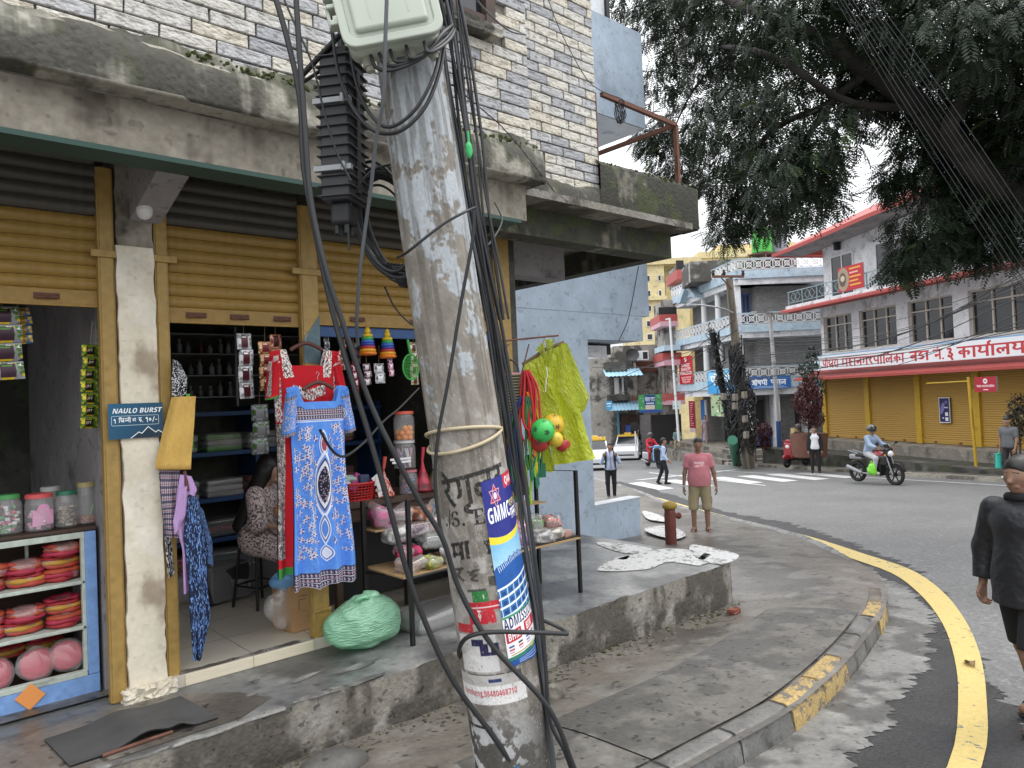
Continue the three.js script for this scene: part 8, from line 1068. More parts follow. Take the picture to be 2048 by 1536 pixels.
// ---------------------------------------------------------------- street poles and wires
{
const P = V(28.09,-1.11,-16.71), p = thing('utility_pole', 'concrete utility pole with a cross-arm wrapped in tangled black wires across the street', 'utility pole', P.toArray()), o = P;
const top = V(25.77,6.69,-15.78); wpart(p, 'shaft', rod(P.clone().add(V(0, -0.2, 0)), top, 0.24, 0.14, 14), MT.beam); wpart(p, 'cross_arm', bar(V(25.18,6.76,-16.17), V(26.12,6.71,-15.33), 0.09, 0.09), MT.rust); wpart(p, 'brace', rod(V(25.5,6.69,-15.95), V(25.8,6.24,-15.69), 0.03), MT.rust); for (const q of [[25.21,6.9,-16.13], [25.53,6.9,-15.85], [26.09,6.85,-15.35]]) wpart(p, 'insulator', tr(lathe([[0, -0.1], [0.05, -0.1], [0.07, -0.02], [0.04, 0.02], [0.07, 0.08], [0, 0.12]], 10), ...q), MT.black);
wpart(p, 'lamp_arm', tube([V(25.68,5.28,-15.62), V(24.95,5.45,-15.73), V(24.2,5.57,-16.13), V(23.8,5.56,-16.22)], 0.035, 20, 6), MT.greySteel); wpart(p, 'lamp_head', tr(rbx(-0.22, 0.22, -0.06, 0.05, -0.1, 0.1, 0.04), 23.77,5.55,-16.24), MT.greySteel);
wpart(p, 'white_band', rod(P.clone(), P.clone().add(V(0.02, 1.1, 0)), 0.255, 0.25, 14), MT.plinth);
seed(66); const tang = []; for (let i = 0; i < 150; i++) { const y = rr(1.3, 5.6), a = rr(0, 6.28), w = 0.2 + 0.32 * Math.exp(-Math.pow((y - 3) / 1.6, 2)); const b = P.clone().lerp(top, y / 8.2); const pt = (k) => V(b.x + Math.cos(a + k) * w * rr(0.7, 1.3), b.y + rr(-0.5, 0.5) - k * 0.25, b.z + Math.sin(a + k) * w * rr(0.7, 1.3)); tang.push(tube([pt(0), pt(0.8), pt(1.6), pt(2.4)], rr(0.014, 0.035), 10, 5)); }
const tm = wpart(p, 'wire_tangle', tang, MT.cable); tm.userData.kind = 'stuff'; for (const [x, y, z] of [[24.91,2.01,-15.74], [25.24,1.96,-15.44], [25.51,2.04,-15.2], [25.23,1.63,-15.46], [25.51,1.11,-15.22], [25.53,0.49,-15.22]]) wpart(p, 'meter_box', rbx(x - 0.13, x + 0.13, y - 0.13, y + 0.13, z - 0.06, z + 0.06, 0.02), MT.plinth);
const q = thing('stub_pole', 'short black stub pole leaning out of the wire tangle with a green foot', 'pole', [30.27,-1.23,-18.58]); const Q = q.position.clone(); wpart(q, 'shaft', rod(Q.clone(), V(25.66,4.66,-16.6), 0.17, 0.13, 12), MT.black); wpart(q, 'foot', rod(Q.clone(), V(26.29,0.23,-16.29), 0.2, 0.2, 12), flatM([0.03, 0.17, 0.1], 0.6)); seed(67); const t2 = []; for (let i = 0; i < 70; i++) { const b = Q.clone().lerp(V(25.66,4.66,-16.6), rr(0.25, 1)), w = 0.28; const pt = () => V(b.x + rr(-w, w), b.y + rr(-0.4, 0.4), b.z + rr(-w, w)); t2.push(tube([pt(), pt(), pt()], rr(0.014, 0.03), 8, 5)); } const m2 = wpart(q, 'wire_tangle', t2, MT.cable); m2.userData.kind = 'stuff'; wpart(q, 'metal_post', rod(Q.clone().add(V(-0.5, 0, 0.2)), Q.clone().add(V(-0.55, 1.8, 0.2)), 0.03), MT.black);
const L = V(30.58,-1.16,-16.6), l = thing('solar_lamp', 'white solar street lamp with blue foot and tilted panel', 'street lamp', L.toArray()); wpart(l, 'post', rod(L.clone().add(V(0, 1.9, 0)), V(28.35,5.27,-15.53), 0.085, 0.075, 14), MT.whiteWall); wpart(l, 'foot', rod(L.clone().add(V(0, -0.1, 0)), L.clone().add(V(0, 1.95, 0)), 0.12, 0.11, 14), flatM([0.03, 0.075, 0.2], 0.5)); wpart(l, 'base_plate', tr(rbx(-0.22, 0.22, 0, 0.05, -0.22, 0.22, 0.01), L.x, L.y, L.z), flatM([0.03, 0.075, 0.2], 0.5));
const sp = EF(-0.68, 0.68, -0.03, 0.03, -0.35, 0.35); sp.rotateX(0.15); sp.translate(...[28.26,5.38,-15.47]); wpart(l, 'solar_panel', sp, flatM([0.2, 0.19, 0.18], 0.4)); wpart(l, 'bracket', tr(rbx(-0.12, 0.12, -0.04, 0.1, -0.12, 0.12, 0.02), 28.25,5.26,-15.48), MT.white);
const wp = thing('lamp_post', 'thin white lamp post with a square hook top before the red balconies', 'lamp post', [33.34,-0.36,-23.96]); wpart(wp, 'post', rod(V(33.34,-0.41,-23.96), V(33.07,6.32,-24.01), 0.07, 0.06, 10), MT.white); wpart(wp, 'hook', bar(V(33.09,6.3,-24), V(32.91,6.25,-24.16), 0.08, 0.08), MT.white);
// wires: the near bundle slanting through the tree, the fan in front of the office
const w = (label, a, r, group) => { const pp = vs(a), u = thing('overhead_wire', label, 'wire', pp[0].toArray(), 0, group); part(u, 'wire', tube(pp.map((z) => z.clone().sub(pp[0])), r, 24, 5), MT.cable); };
const N1 = V(9.12,7.17,-3.8), N2 = V(9.83,5.65,-3.21), N3 = V(10.85,3.44,-2.36); seed(91);
for (let i = 0; i < 10; i++) { const d = (i - 4.5) * 0.075, j = rr(-0.03, 0.03), off = (v, k) => [v.x + d * 0.6 * k + j, v.y + d * 0.55 * k, v.z + d * 0.4 * k]; w('grey overhead wire in the bundle slanting down to the right through the tree', [...off(N1, 0.7), ...off(N2, 1), ...off(N3, 1.1)], rr(0.0035, 0.006), 'overhead wires slanting through the tree'); }
const S = [[25.54,3.98,-15.26], [25.56,3.5,-15.25], [25.58,3.01,-15.25], [25.6,2.52,-15.24]], E = [[16.96,4.49,-3.59], [16.96,4.25,-3.6], [16.95,3.86,-3.62], [16.94,3.34,-3.64]], Mi = [[20.83,3.69,-8.21], [20.82,3.31,-8.22], [20.81,3.01,-8.24], [20.81,2.85,-8.24]];
for (let i = 0; i < 15; i++) { const a = S[i % 4], b = E[(i * 3 + 1) % 4], c = Mi[i % 4], j = () => rr(-0.22, 0.22); w('sagging black wire from the tangled pole across the office front', [a[0], a[1] + j(), a[2], c[0], c[1] + j() * 0.9 , c[2], b[0], b[1] + j(), b[2]], rr(0.006, 0.011), 'wires sagging from the tangled pole across the office'); }
for (const [i, a] of [[0, [25.42,3.79,-15.37, 28.27,3.1,-19.01, 30.62,3.6,-23.6, 31.38,3.87,-28.27]], [1, [25.42,4.18,-15.35, 28.12,4.12,-19.11, 30.42,3.61,-23.77, 31.35,2.59,-28.32]], [2, [25.43,4.57,-15.33, 27.94,3.68,-19.28, 30.6,2.69,-23.64, 31.34,2.01,-28.35]], [3, [25.38,4.96,-15.37, 26.58,4.21,-17.8, 28.26,3.29,-20.35]], [4, [25.41,3.21,-15.39, 28.26,2.31,-19.04, 30.59,1.91,-23.67]]]) w(['first', 'second', 'third', 'fourth', 'fifth'][i] + ' wire from the top running left from the tangled pole', a, 0.016);
w('long thin wire crossing the tree level with the rusty balcony rail', [12.76,9.3,-9.87, 14.63,9.09,-8.21, 16.27,9.1,-6.76, 17.9,9.15,-5.3, 19.38,9.26,-3.99], 0.009);
w('thin stay wire hanging down the sky right of the parapet', [17.01,7.76,-11.48, 17.15,6.93,-11.38, 17.33,5.94,-11.25], 0.006);
}

// ---------------------------------------------------------------- people: distance fields of tapered bones, meshed as one skin
function fieldMesh(prims, cell) {
const lo = V(1e9, 1e9, 1e9), hi = V(-1e9, -1e9, -1e9);
for (const p of prims) for (const q of [p.a, p.b]) { const r = Math.max(p.ra, p.rb) + cell * 2; lo.min(q.clone().addScalar(-r)); hi.max(q.clone().addScalar(r)); }
const nx = Math.ceil((hi.x - lo.x) / cell) + 1, ny = Math.ceil((hi.y - lo.y) / cell) + 1, nz = Math.ceil((hi.z - lo.z) / cell) + 1, F = new Float32Array(nx * ny * nz).fill(0.5), id = (i, j, k) => (k * ny + j) * nx + i;
for (const p of prims) {
const K = p.k ?? 0.03, R = Math.max(p.ra, p.rb) + K + cell * 2, b = p.b.clone().sub(p.a), L2 = Math.max(1e-9, b.lengthSq());
const i0 = Math.max(0, Math.floor((Math.min(p.a.x, p.b.x) - R - lo.x) / cell)), i1 = Math.min(nx - 1, Math.ceil((Math.max(p.a.x, p.b.x) + R - lo.x) / cell)), j0 = Math.max(0, Math.floor((Math.min(p.a.y, p.b.y) - R - lo.y) / cell)), j1 = Math.min(ny - 1, Math.ceil((Math.max(p.a.y, p.b.y) + R - lo.y) / cell)), k0 = Math.max(0, Math.floor((Math.min(p.a.z, p.b.z) - R - lo.z) / cell)), k1 = Math.min(nz - 1, Math.ceil((Math.max(p.a.z, p.b.z) + R - lo.z) / cell));
const sx = p.sx ?? 1, sz = p.sz ?? 1;
for (let k = k0; k <= k1; k++) for (let j = j0; j <= j1; j++) for (let i = i0; i <= i1; i++) {
const x = lo.x + i * cell - p.a.x, y = lo.y + j * cell - p.a.y, z = lo.z + k * cell - p.a.z, t = clamp((x * b.x + y * b.y + z * b.z) / L2);
let d = Math.hypot((x - t * b.x) / sx, y - t * b.y, (z - t * b.z) / sz) - lerp(p.ra, p.rb, t);
if (p.cut) d = Math.max(d, (x + p.a.x - p.cut[0].x) * p.cut[1].x + (y + p.a.y - p.cut[0].y) * p.cut[1].y + (z + p.a.z - p.cut[0].z) * p.cut[1].z);
const q = id(i, j, k), f = F[q], h = Math.max(K - Math.abs(f - d), 0) / K; F[q] = Math.min(f, d) - h * h * K * 0.25;
}
}
// surface nets
const vi = new Int32Array(nx * ny * nz).fill(-1), P = [], T = [];
for (let k = 0; k < nz - 1; k++) for (let j = 0; j < ny - 1; j++) for (let i = 0; i < nx - 1; i++) {
let sx = 0, sy = 0, sz = 0, n = 0; const c = (a, b) => { const f = F[id(i + (a & 1), j + ((a >> 1) & 1), k + (a >> 2))], g = F[id(i + (b & 1), j + ((b >> 1) & 1), k + (b >> 2))]; if (f < 0 !== g < 0) { const t = f / (f - g); sx += lerp(a & 1, b & 1, t); sy += lerp((a >> 1) & 1, (b >> 1) & 1, t); sz += lerp(a >> 2, b >> 2, t); n++; } };
for (let a = 0; a < 8; a++) for (const m of [1, 2, 4]) if (!(a & m)) c(a, a | m);
if (n) { vi[id(i, j, k)] = P.length / 3; P.push(lo.x + (i + sx / n) * cell, lo.y + (j + sy / n) * cell, lo.z + (k + sz / n) * cell); }
}
const quad = (a, b, c, d, flip) => { if (a < 0 || b < 0 || c < 0 || d < 0) return; flip ? T.push(a, c, b, a, d, c) : T.push(a, b, c, a, c, d); };
for (let k = 1; k < nz - 1; k++) for (let j = 1; j < ny - 1; j++) for (let i = 1; i < nx - 1; i++) { const s = F[id(i, j, k)] < 0;
if (s !== F[id(i + 1, j, k)] < 0) quad(vi[id(i, j - 1, k - 1)], vi[id(i, j, k - 1)], vi[id(i, j, k)], vi[id(i, j - 1, k)], !s);
if (s !== F[id(i, j + 1, k)] < 0) quad(vi[id(i - 1, j, k - 1)], vi[id(i - 1, j, k)], vi[id(i, j, k)], vi[id(i, j, k - 1)], !s);
if (s !== F[id(i, j, k + 1)] < 0) quad(vi[id(i - 1, j - 1, k)], vi[id(i, j - 1, k)], vi[id(i, j, k)], vi[id(i - 1, j, k)], !s); }
const g = new THREE.BufferGeometry(); g.setAttribute('position', new THREE.Float32BufferAttribute(P, 3)); g.setIndex(T); g.computeVertexNormals(); return g;
}
const B = (a, b, ra, rb, o = {}) => ({ a, b, ra, rb, ...o });
// five fingers closing from the palm: W wrist, d along the hand, n out of the back of the hand
function handPrims(W, d, n, s, curl, thumbSide) {
d = d.clone().normalize(); const x = new THREE.Vector3().crossVectors(d, n).normalize().multiplyScalar(thumbSide); n = new THREE.Vector3().crossVectors(x, d).normalize().multiplyScalar(thumbSide); const q = [], at = (u, v, w = 0) => W.clone().addScaledVector(d, u * s).addScaledVector(x, v * s).addScaledVector(n, w * s);
const bend = (dir, a) => dir.clone().multiplyScalar(Math.cos(a)).addScaledVector(n, -Math.sin(a));
[0.03, 0.01, -0.01, -0.03].forEach((v, i) => { const k = at(0.092 - 0.006 * Math.abs(i - 1), v), L = [0.068, 0.078, 0.072, 0.056][i] * s; q.push(B(at(0.005, v * 0.6), k, 0.014 * s, 0.0115 * s, { k: 0.012 })); const m = k.clone().addScaledVector(bend(d, curl * 0.6), L * 0.5), e = m.clone().addScaledVector(bend(d, curl * 1.5), L * 0.5); q.push(B(k, m, 0.0098 * s, 0.0088 * s, { k: 0.004 }), B(m, e, 0.0088 * s, 0.0074 * s, { k: 0.004 })); });
const tb = at(0.03, 0.026), tm = at(0.062, 0.052, -0.012), te = at(0.092, 0.05, -0.026); q.push(B(tb, tm, 0.013 * s, 0.0105 * s, { k: 0.01 }), B(tm, te, 0.0105 * s, 0.0085 * s, { k: 0.006 })); return q;
}
// o: h, hip (height of the hips), lean, arms / legs as pairs of directions, and what is worn
function person(label, pos, turn, o) {
const s = o.h / 1.7, t = thing('person', label, 'person', pos, turn), cell = o.cell ?? 0.016, v = (x, y, z) => V(x * s, y * s, z * s), sk = MT.skin[o.skin ?? 0];
const hip = o.hip ?? 0.9, ln = o.lean ?? 0, up = V(0, Math.cos(ln), Math.sin(ln)), hp = v(0, hip, 0), at = (h, x = 0, z = 0) => hp.clone().addScaledVector(up, h * s).add(V(x * s, z * -Math.sin(ln) * s, z * Math.cos(ln) * s));
const waist = at(0.14), chest = at(0.36), neck = at(0.5), headC = at(0.685, 0, 0.015 + (o.nod ?? 0) * 0.05), w = o.wide ?? 1;
const nrm = (d) => V(...d).normalize();
const limb = (root, d1, l1, d2, l2) => { const e = root.clone().addScaledVector(nrm(d1), l1 * s); return [root, e, e.clone().addScaledVector(nrm(d2), l2 * s)]; };
const A = [-1, 1].map((k, i) => limb(at(0.45, k * 0.168 * w), o.arms[i][0], 0.29, o.arms[i][1], 0.25)), L = [-1, 1].map((k, i) => limb(at(-0.02, k * 0.09), o.legs[i][0], 0.43, o.legs[i][1], 0.41));
const torso = (g, bl = 0) => [B(at(0.02, -0.07), at(0.02, 0.07), (0.105 + bl * 0.3) * s * w + g, (0.105 + bl * 0.3) * s * w + g, { k: 0.06 }), B(waist.clone().add(V(0, 0, bl * 0.4 * s)), chest, (0.112 + bl) * s * w + g, 0.125 * s * w + g, { k: 0.08, sx: 1.18 }), B(at(0.4, -0.09 * w), at(0.4, 0.09 * w), 0.085 * s + g, 0.085 * s + g, { k: 0.06 }), ...[-1, 1].map((q) => B(at(0.495, q * 0.03), at(0.445, q * 0.15 * w), 0.04 * s + g, 0.05 * s + g, { k: 0.035 }))];
const arm = (i, g, f0 = 1) => { const [a, e, h] = A[i], q = [], f = f0 * 2; const cutAt = (p, d) => [p, d.clone().normalize()]; q.push(B(a, e, 0.05 * s + g, 0.038 * s + g * (o.loose ?? 1), { k: 0.04, ...(f < 1 ? { cut: cutAt(a.clone().lerp(e, f), e.clone().sub(a)) } : {}) })); if (f > 1) q.push(B(e, h, 0.038 * s + g * (o.loose ?? 1), 0.027 * s + g, { k: 0.03, ...(f < 2 ? { cut: cutAt(e.clone().lerp(h, f - 1), h.clone().sub(e)) } : {}) })); return q; };
const leg = (i, g, f0 = 1) => { const [a, e, h] = L[i], q = [], f = f0 * 2, fl = o.flare ?? 1; q.push(B(a, e, 0.082 * s + g, 0.056 * s + g * fl, { k: 0.04, ...(f < 1 ? { cut: [a.clone().lerp(e, f), e.clone().sub(a).normalize()] } : {}) })); if (f > 1) q.push(B(e, h, 0.055 * s + g * fl, 0.038 * s + g * fl, { k: 0.03, ...(f < 2 ? { cut: [e.clone().lerp(h, f - 1), h.clone().sub(e).normalize()] } : {}) })); return q; };
const hy = o.look ?? 0, hd = (x, y, z) => headC.clone().add(V((x * Math.cos(hy) + z * Math.sin(hy)) * s, (y - (o.nod ?? 0) * z * 0.7) * s, (-x * Math.sin(hy) + z * Math.cos(hy)) * s));
const head = [B(hd(0, 0.03, -0.012), hd(0, 0.012, 0.01), 0.088 * s, 0.084 * s, { k: 0.02, sx: 0.9 }), B(hd(0, -0.03, 0.022), hd(0, -0.07, 0.035), 0.062 * s, 0.042 * s, { k: 0.04 }), B(hd(0, 0.0, 0.085), hd(0, -0.028, 0.104), 0.01 * s, 0.015 * s, { k: 0.02 }), B(hd(-0.03, -0.062, 0.072), hd(0.03, -0.062, 0.072), 0.008 * s, 0.008 * s, { k: 0.014 }), ...[-1, 1].flatMap((k) => [B(hd(k * 0.082, 0.012, -0.012), hd(k * 0.08, -0.024, -0.006), 0.018 * s, 0.012 * s, { k: 0.01, sx: 0.6 })])];
const neckP = [B(neck.clone(), hd(0, -0.05, -0.01), 0.055 * s, 0.05 * s, { k: 0.03 })];
const feet = L.map(([, , h], i) => { const d = nrm(o.feet?.[i] ?? [0, 0, 1]); return B(h.clone().addScaledVector(d, -0.02 * s), h.clone().addScaledVector(d, 0.15 * s).add(V(0, -0.03 * s, 0)), 0.04 * s, 0.032 * s, { k: 0.03 }); });
const palmN = o.palm ?? [[-1, 0, 0.3], [1, 0, 0.3]];
const hands = A.map(([, e, h], i) => fieldMesh(handPrims(h, h.clone().sub(e).multiplyScalar(1).add(V(0, o.droop ?? -0.02, 0)), V(...palmN[i]), s * 1.02, o.curl ?? 0.55, i ? 1 : -1), (o.fine ?? 0.006) ));
part(t, 'body', [fieldMesh([...torso(-0.012), ...neckP, ...arm(0, 0), ...arm(1, 0), ...leg(0, 0), ...leg(1, 0), ...feet, B(hd(0, 0, 0), hd(0, -0.03, 0.01), 0.07 * s, 0.06 * s, { k: 0.03 })], cell), fieldMesh([...head, ...neckP], o.fine ?? 0.008), ...hands].map(clean), sk);
for (const k of [-1, 1]) { const e = hd(k * 0.031, 0.004, 0.076); part(t, 'eye', sph(e.x, e.y, e.z, 0.0105 * s, 8, 6), flatM([0.03, 0.022, 0.018], 0.2)); const p = hd(k * 0.014, 0.03, 0.088), q = hd(k * 0.048, 0.028, 0.076); part(t, 'eyebrow', rod(p, q, 0.005 * s, 0.003 * s, 6), MT.hair); }
const hairP = [B(hd(0, 0.052, -0.02), hd(0, 0.05, 0.008), 0.09 * s, 0.082 * s, { k: 0.02, sx: 0.93, cut: [hd(0, 0.045, 0.07), V(0, -0.72, 0.6)] }), B(hd(0, 0.02, -0.045), hd(0, -0.03, -0.045), 0.078 * s, 0.06 * s, { k: 0.02, cut: [hd(0, 0, -0.015), V(0, -0.1, 1)] })];
if (!o.helmet) part(t, 'hair', fieldMesh([...hairP, ...(o.hair ? o.hair(hd, at, s) : [])], 0.008), MT.hair);
if (o.shirt) { const n = o.shirtName ?? 'shirt', dn = o.hem ?? 0.0; part(t, n, uvm(fieldMesh([...torso(0.012, o.belly ?? 0), B(at(0.16), at(dn), 0.128 * s * w, (0.138 + (o.hemW ?? 0)) * s * w, { k: 0.05, sx: 1.15, cut: [at(dn), up.clone().negate()] }), ...arm(0, o.ease ?? 0.014, o.sleeve ?? 1), ...arm(1, o.ease ?? 0.014, o.sleeve ?? 1), ...(o.collar ? [B(at(0.49, 0, 0), at(0.545, 0, 0), 0.066 * s, 0.07 * s, { k: 0.02 })] : [])].map((p) => ({ ...p })), cell)), o.shirt); }
if (o.pants) part(t, o.pantsName ?? 'trousers', uvm(fieldMesh([B(at(0.06, -0.05), at(0.06, 0.05), 0.112 * s * w, 0.112 * s * w, { k: 0.05 }), B(at(-0.02, -0.07), at(-0.02, 0.07), 0.106 * s, 0.106 * s, { k: 0.05 }), ...leg(0, o.pease ?? 0.014, o.pleg ?? 1), ...leg(1, o.pease ?? 0.014, o.pleg ?? 1)], cell)), o.pants);
if (o.shoes) L.forEach(([, , h], i) => { const f = feet[i], d = f.b.clone().sub(f.a).normalize(); if (o.sandals) { part(t, 'sandal', [fieldMesh([B(f.a.clone().add(V(0, -0.035 * s, 0)), f.b.clone().add(V(0, -0.02 * s, 0)), 0.045 * s, 0.042 * s, { k: 0.01, cut: [f.b.clone().add(V(0, -0.028 * s, 0)), V(0, 1, 0)] })], 0.008), ...[0.25, 0.72].map((k) => { const c = f.a.clone().lerp(f.b, k); return new THREE.TorusGeometry(0.043 * s, 0.008 * s, 6, 14, Math.PI).rotateY(Math.atan2(d.x, d.z)).translate(c.x, c.y - 0.008, c.z); })].map(clean), o.shoes); } else part(t, 'shoe', fieldMesh([B(f.a, f.b, 0.048 * s, 0.04 * s, { k: 0.02 }), B(f.a.clone().add(V(0, -0.02 * s, 0)), f.b.clone().add(V(0, -0.005, 0)), 0.044 * s, 0.036 * s, { k: 0.02 })], 0.01), o.shoes); });
t.userData._ = undefined; delete t.userData._; return { t, s, hd, at, A, L, cell };
}
const DOWN = [0, -1, 0], stand = [[[-0.06, -1, 0], [0, -1, 0]], [[0.06, -1, 0], [0, -1, 0]]];
const hang = [[[-0.2, -1, 0.02], [-0.08, -1, 0.12]], [[0.2, -1, 0.02], [0.08, -1, 0.12]]];
const navy = cloth([0.012, 0.014, 0.02], 81), sky = cloth([0.4, 0.5, 0.68], 82), blackC = cloth([0.012, 0.012, 0.014], 83), khaki = cloth([0.3, 0.25, 0.15], 84), leather = flatM([0.015, 0.013, 0.012], 0.4);
const faceTo = (p) => Math.atan2(-p[0], -p[2]);
// man in pink
{ const p = [11.74,-0.37,-8.02], o = person('man in pink t-shirt, khaki cargo shorts and sandals walking along the pavement', p, faceTo(p) + 0.05, { h: 1.74, hip: 0.9, cell: 0.012, skin: 1, wide: 1.1, legs: [[[-0.08, -1, 0.02], [0, -1, -0.04]], [[0.06, -1, 0.06], [0, -1, 0.0]]], arms: [[[-0.26, -1, 0.0], [-0.1, -1, 0.16]], [[0.28, -1, 0.0], [0.12, -1, 0.16]]], shirt: cloth([0.52, 0.19, 0.22], 85), sleeve: 0.32, belly: 0.03, hem: -0.06, ease: 0.022, shirtName: 't_shirt', pants: khaki, pleg: 0.56, pease: 0.03, pantsName: 'shorts', shoes: flatM([0.03, 0.025, 0.02], 0.7), sandals: true, feet: [[-0.25, 0, 1], [0.25, 0, 1]] });
const lg = canvasTex(256, 160, (g, w, h) => { g.clearRect(0, 0, w, h); bg(g, w, h, '#d5858c'); g.fillStyle = '#f2e8ea'; g.font = 'bold 62px sans-serif'; g.fillText('Reebok', 18, 60); g.strokeStyle = '#f2e8ea'; g.lineWidth = 10; g.beginPath(); g.moveTo(70, 100); g.lineTo(150, 96); g.lineTo(220, 82); g.moveTo(150, 96); g.lineTo(220, 100); g.stroke(); g.beginPath(); g.ellipse(60, 120, 34, 9, -0.3, 0, 7); g.ellipse(100, 126, 26, 8, -0.3, 0, 7); g.fillStyle = '#f2e8ea'; g.fill(); });
part(o.t, 'shirt_print', grid(10, 6, (u, v) => { const x = (u - 0.5) * 0.2, a = o.at(0.27 + v * 0.125, x, 0); return [a.x, a.y, a.z + Math.sqrt(Math.max(0, 0.0256 - x * x * 0.78)) + 0.003 + 0.008 * (1 - v)]; }), M({ map: lg, roughness: 0.85 }));
for (const k of [-1, 1]) part(o.t, 'cargo_pocket', rbx(k * 0.19 - 0.03, k * 0.19 + 0.03, 0.52, 0.66, -0.05, 0.07, 0.02, 3), khaki); part(o.t, 'wristband', new THREE.TorusGeometry(0.034, 0.008, 6, 16).rotateX(Math.PI / 2).translate(...o.A[0][2].clone().lerp(o.A[0][1], 0.06).toArray()), MT.white); }
// the two schoolboys on the crossing
{ const p = [16.34,-0.73,-14.19], o = person('schoolboy with red tie, blue shirt and both hands on his backpack straps', p, faceTo(p), { h: 1.58, skin: 0, legs: [[[-0.04, -1, 0.05], [0.03, -1, -0.03]], [[0.02, -1, -0.03], [-0.02, -1, -0.03]]], arms: [[[-0.45, -1, 0.1], [0.5, 1.2, 0.7]], [[0.45, -1, 0.1], [-0.5, 1.2, 0.7]]], shirt: sky, sleeve: 0.95, hem: -0.02, pants: navy, shoes: leather, curl: 1.2, palm: [[0, 0, 1], [0, 0, 1]] }); const n = o.at(0.5, 0, 0.1), e = o.at(0.0, 0.02, 0.16); part(o.t, 'tie', [bar(n, e, 0.045, 0.012), sph(n.x, n.y, n.z, 0.02)], cloth([0.4, 0.02, 0.05], 86)); for (const k of [-1, 1]) part(o.t, 'backpack_strap', tube([o.at(0.5, k * 0.12, -0.08), o.at(0.53, k * 0.12, 0.02), o.at(0.4, k * 0.13, 0.12), o.at(0.12, k * 0.15, 0.08), o.at(0.06, k * 0.13, -0.06)], 0.02, 16, 6), navy); part(o.t, 'open_vest', [bar(o.at(0.46, -0.15, 0.09), o.at(0.02, -0.16, 0.1), 0.07, 0.03), bar(o.at(0.46, 0.15, 0.09), o.at(0.02, 0.16, 0.1), 0.07, 0.03)], navy); const bp = thing('backpack', 'dark backpack on the back of the schoolboy with the red tie', 'backpack', p, faceTo(p)); part(bp, 'bag', tr(lumpy(rbx(-0.15, 0.15, -0.2, 0.2, -0.08, 0.08, 0.06, 4), 0.015, 10, 4), ...o.at(0.28, 0, -0.22).toArray()), navy); }
{ const p = [20.59,-0.88,-15.5], th = 0.75, o = person('schoolboy in pale blue shirt and black trousers crossing with a black backpack', p, th, { h: 1.57, skin: 0, lean: 0.05, nod: 0.3, legs: [[[-0.03, -1, 0.28], [0, -1, -0.12]], [[0.03, -1, -0.12], [0, -1, -0.42]]], arms: [[[-0.12, -1, -0.05], [-0.05, -0.75, 0.7]], [[0.12, -1, -0.05], [0, -0.75, 0.7]]], shirt: sky, sleeve: 0.95, hem: -0.01, pants: navy, shoes: leather, feet: [[0, 0, 1], [0, -0.5, 1]] }); const bp = thing('backpack', 'large black backpack on the schoolboy walking over the crossing', 'backpack', p, th); part(bp, 'bag', tr(lumpy(rbx(-0.16, 0.16, -0.26, 0.22, -0.1, 0.1, 0.07, 4), 0.02, 9, 6), ...o.at(0.2, 0, -0.22).toArray()), blackC); for (const k of [-1, 1]) part(bp, 'strap', tube([o.at(0.44, k * 0.12, -0.12), o.at(0.53, k * 0.12, 0.02), o.at(0.38, k * 0.13, 0.12), o.at(0.1, k * 0.14, 0.0)], 0.018, 14, 6), blackC); }
// men on the far pavement
{ const p = [25.17,-0.77,-12.33], o = person('man in white shirt under an open black jacket standing on the far kerb', p, faceTo(p), { h: 1.62, legs: stand, arms: hang, shirt: cloth([0.66, 0.66, 0.68], 87), sleeve: 0.3, hem: -0.03, pants: blackC, shoes: leather }); part(o.t, 'jacket', uvm(fieldMesh([...[-1, 1].flatMap((k, i) => [B(o.at(0.45, k * 0.13), o.at(-0.04, k * 0.14), 0.085, 0.09, { k: 0.04 }), B(o.A[i][0], o.A[i][1], 0.068, 0.058, { k: 0.04 }), B(o.A[i][1], o.A[i][2], 0.058, 0.046, { k: 0.03 })]), B(o.at(0.42, -0.1, -0.06), o.at(0.42, 0.1, -0.06), 0.1, 0.1, { k: 0.05 }), B(o.at(0.1, -0.08, -0.07), o.at(0.1, 0.08, -0.07), 0.1, 0.1, { k: 0.05 })], 0.016)), blackC); }
{ const p = [23.53,-0.48,-6.03], o = person('man in grey t-shirt and dark trousers looking down at the right edge', p, -1.9, { h: 1.68, skin: 0, nod: 0.9, wide: 1.08, legs: [[[-0.04, -1, 0.12], [0, -1, -0.05]], [[0.04, -1, -0.1], [0, -1, -0.1]]], arms: [[[-0.15, -1, 0.0], [-0.05, -1, 0.1]], [[0.15, -1, 0.1], [0.0, -1, 0.35]]], shirt: cloth([0.13, 0.135, 0.145], 88), sleeve: 0.36, hem: -0.04, ease: 0.022, pants: cloth([0.04, 0.03, 0.03], 89), shoes: MT.white }); const h = o.A[0][2].clone().applyAxisAngle(V(0, 1, 0), -1.9).add(V(...p)); const b = thing('shopping_bag', 'turquoise shopping bag in the hand of the man in grey', 'bag', [h.x, h.y - 0.12, h.z], -0.6); part(b, 'bag', jitter(rbx(-0.15, 0.15, -0.42, -0.02, -0.05, 0.05, 0.02, 4), 0.012), flatM([0.06, 0.52, 0.42], 0.45)); part(b, 'handle', tube([V(-0.06, -0.03, 0), V(-0.04, 0.06, 0), V(0.04, 0.06, 0), V(0.06, -0.03, 0)], 0.012, 14, 6), flatM([0.06, 0.52, 0.42], 0.45)); }
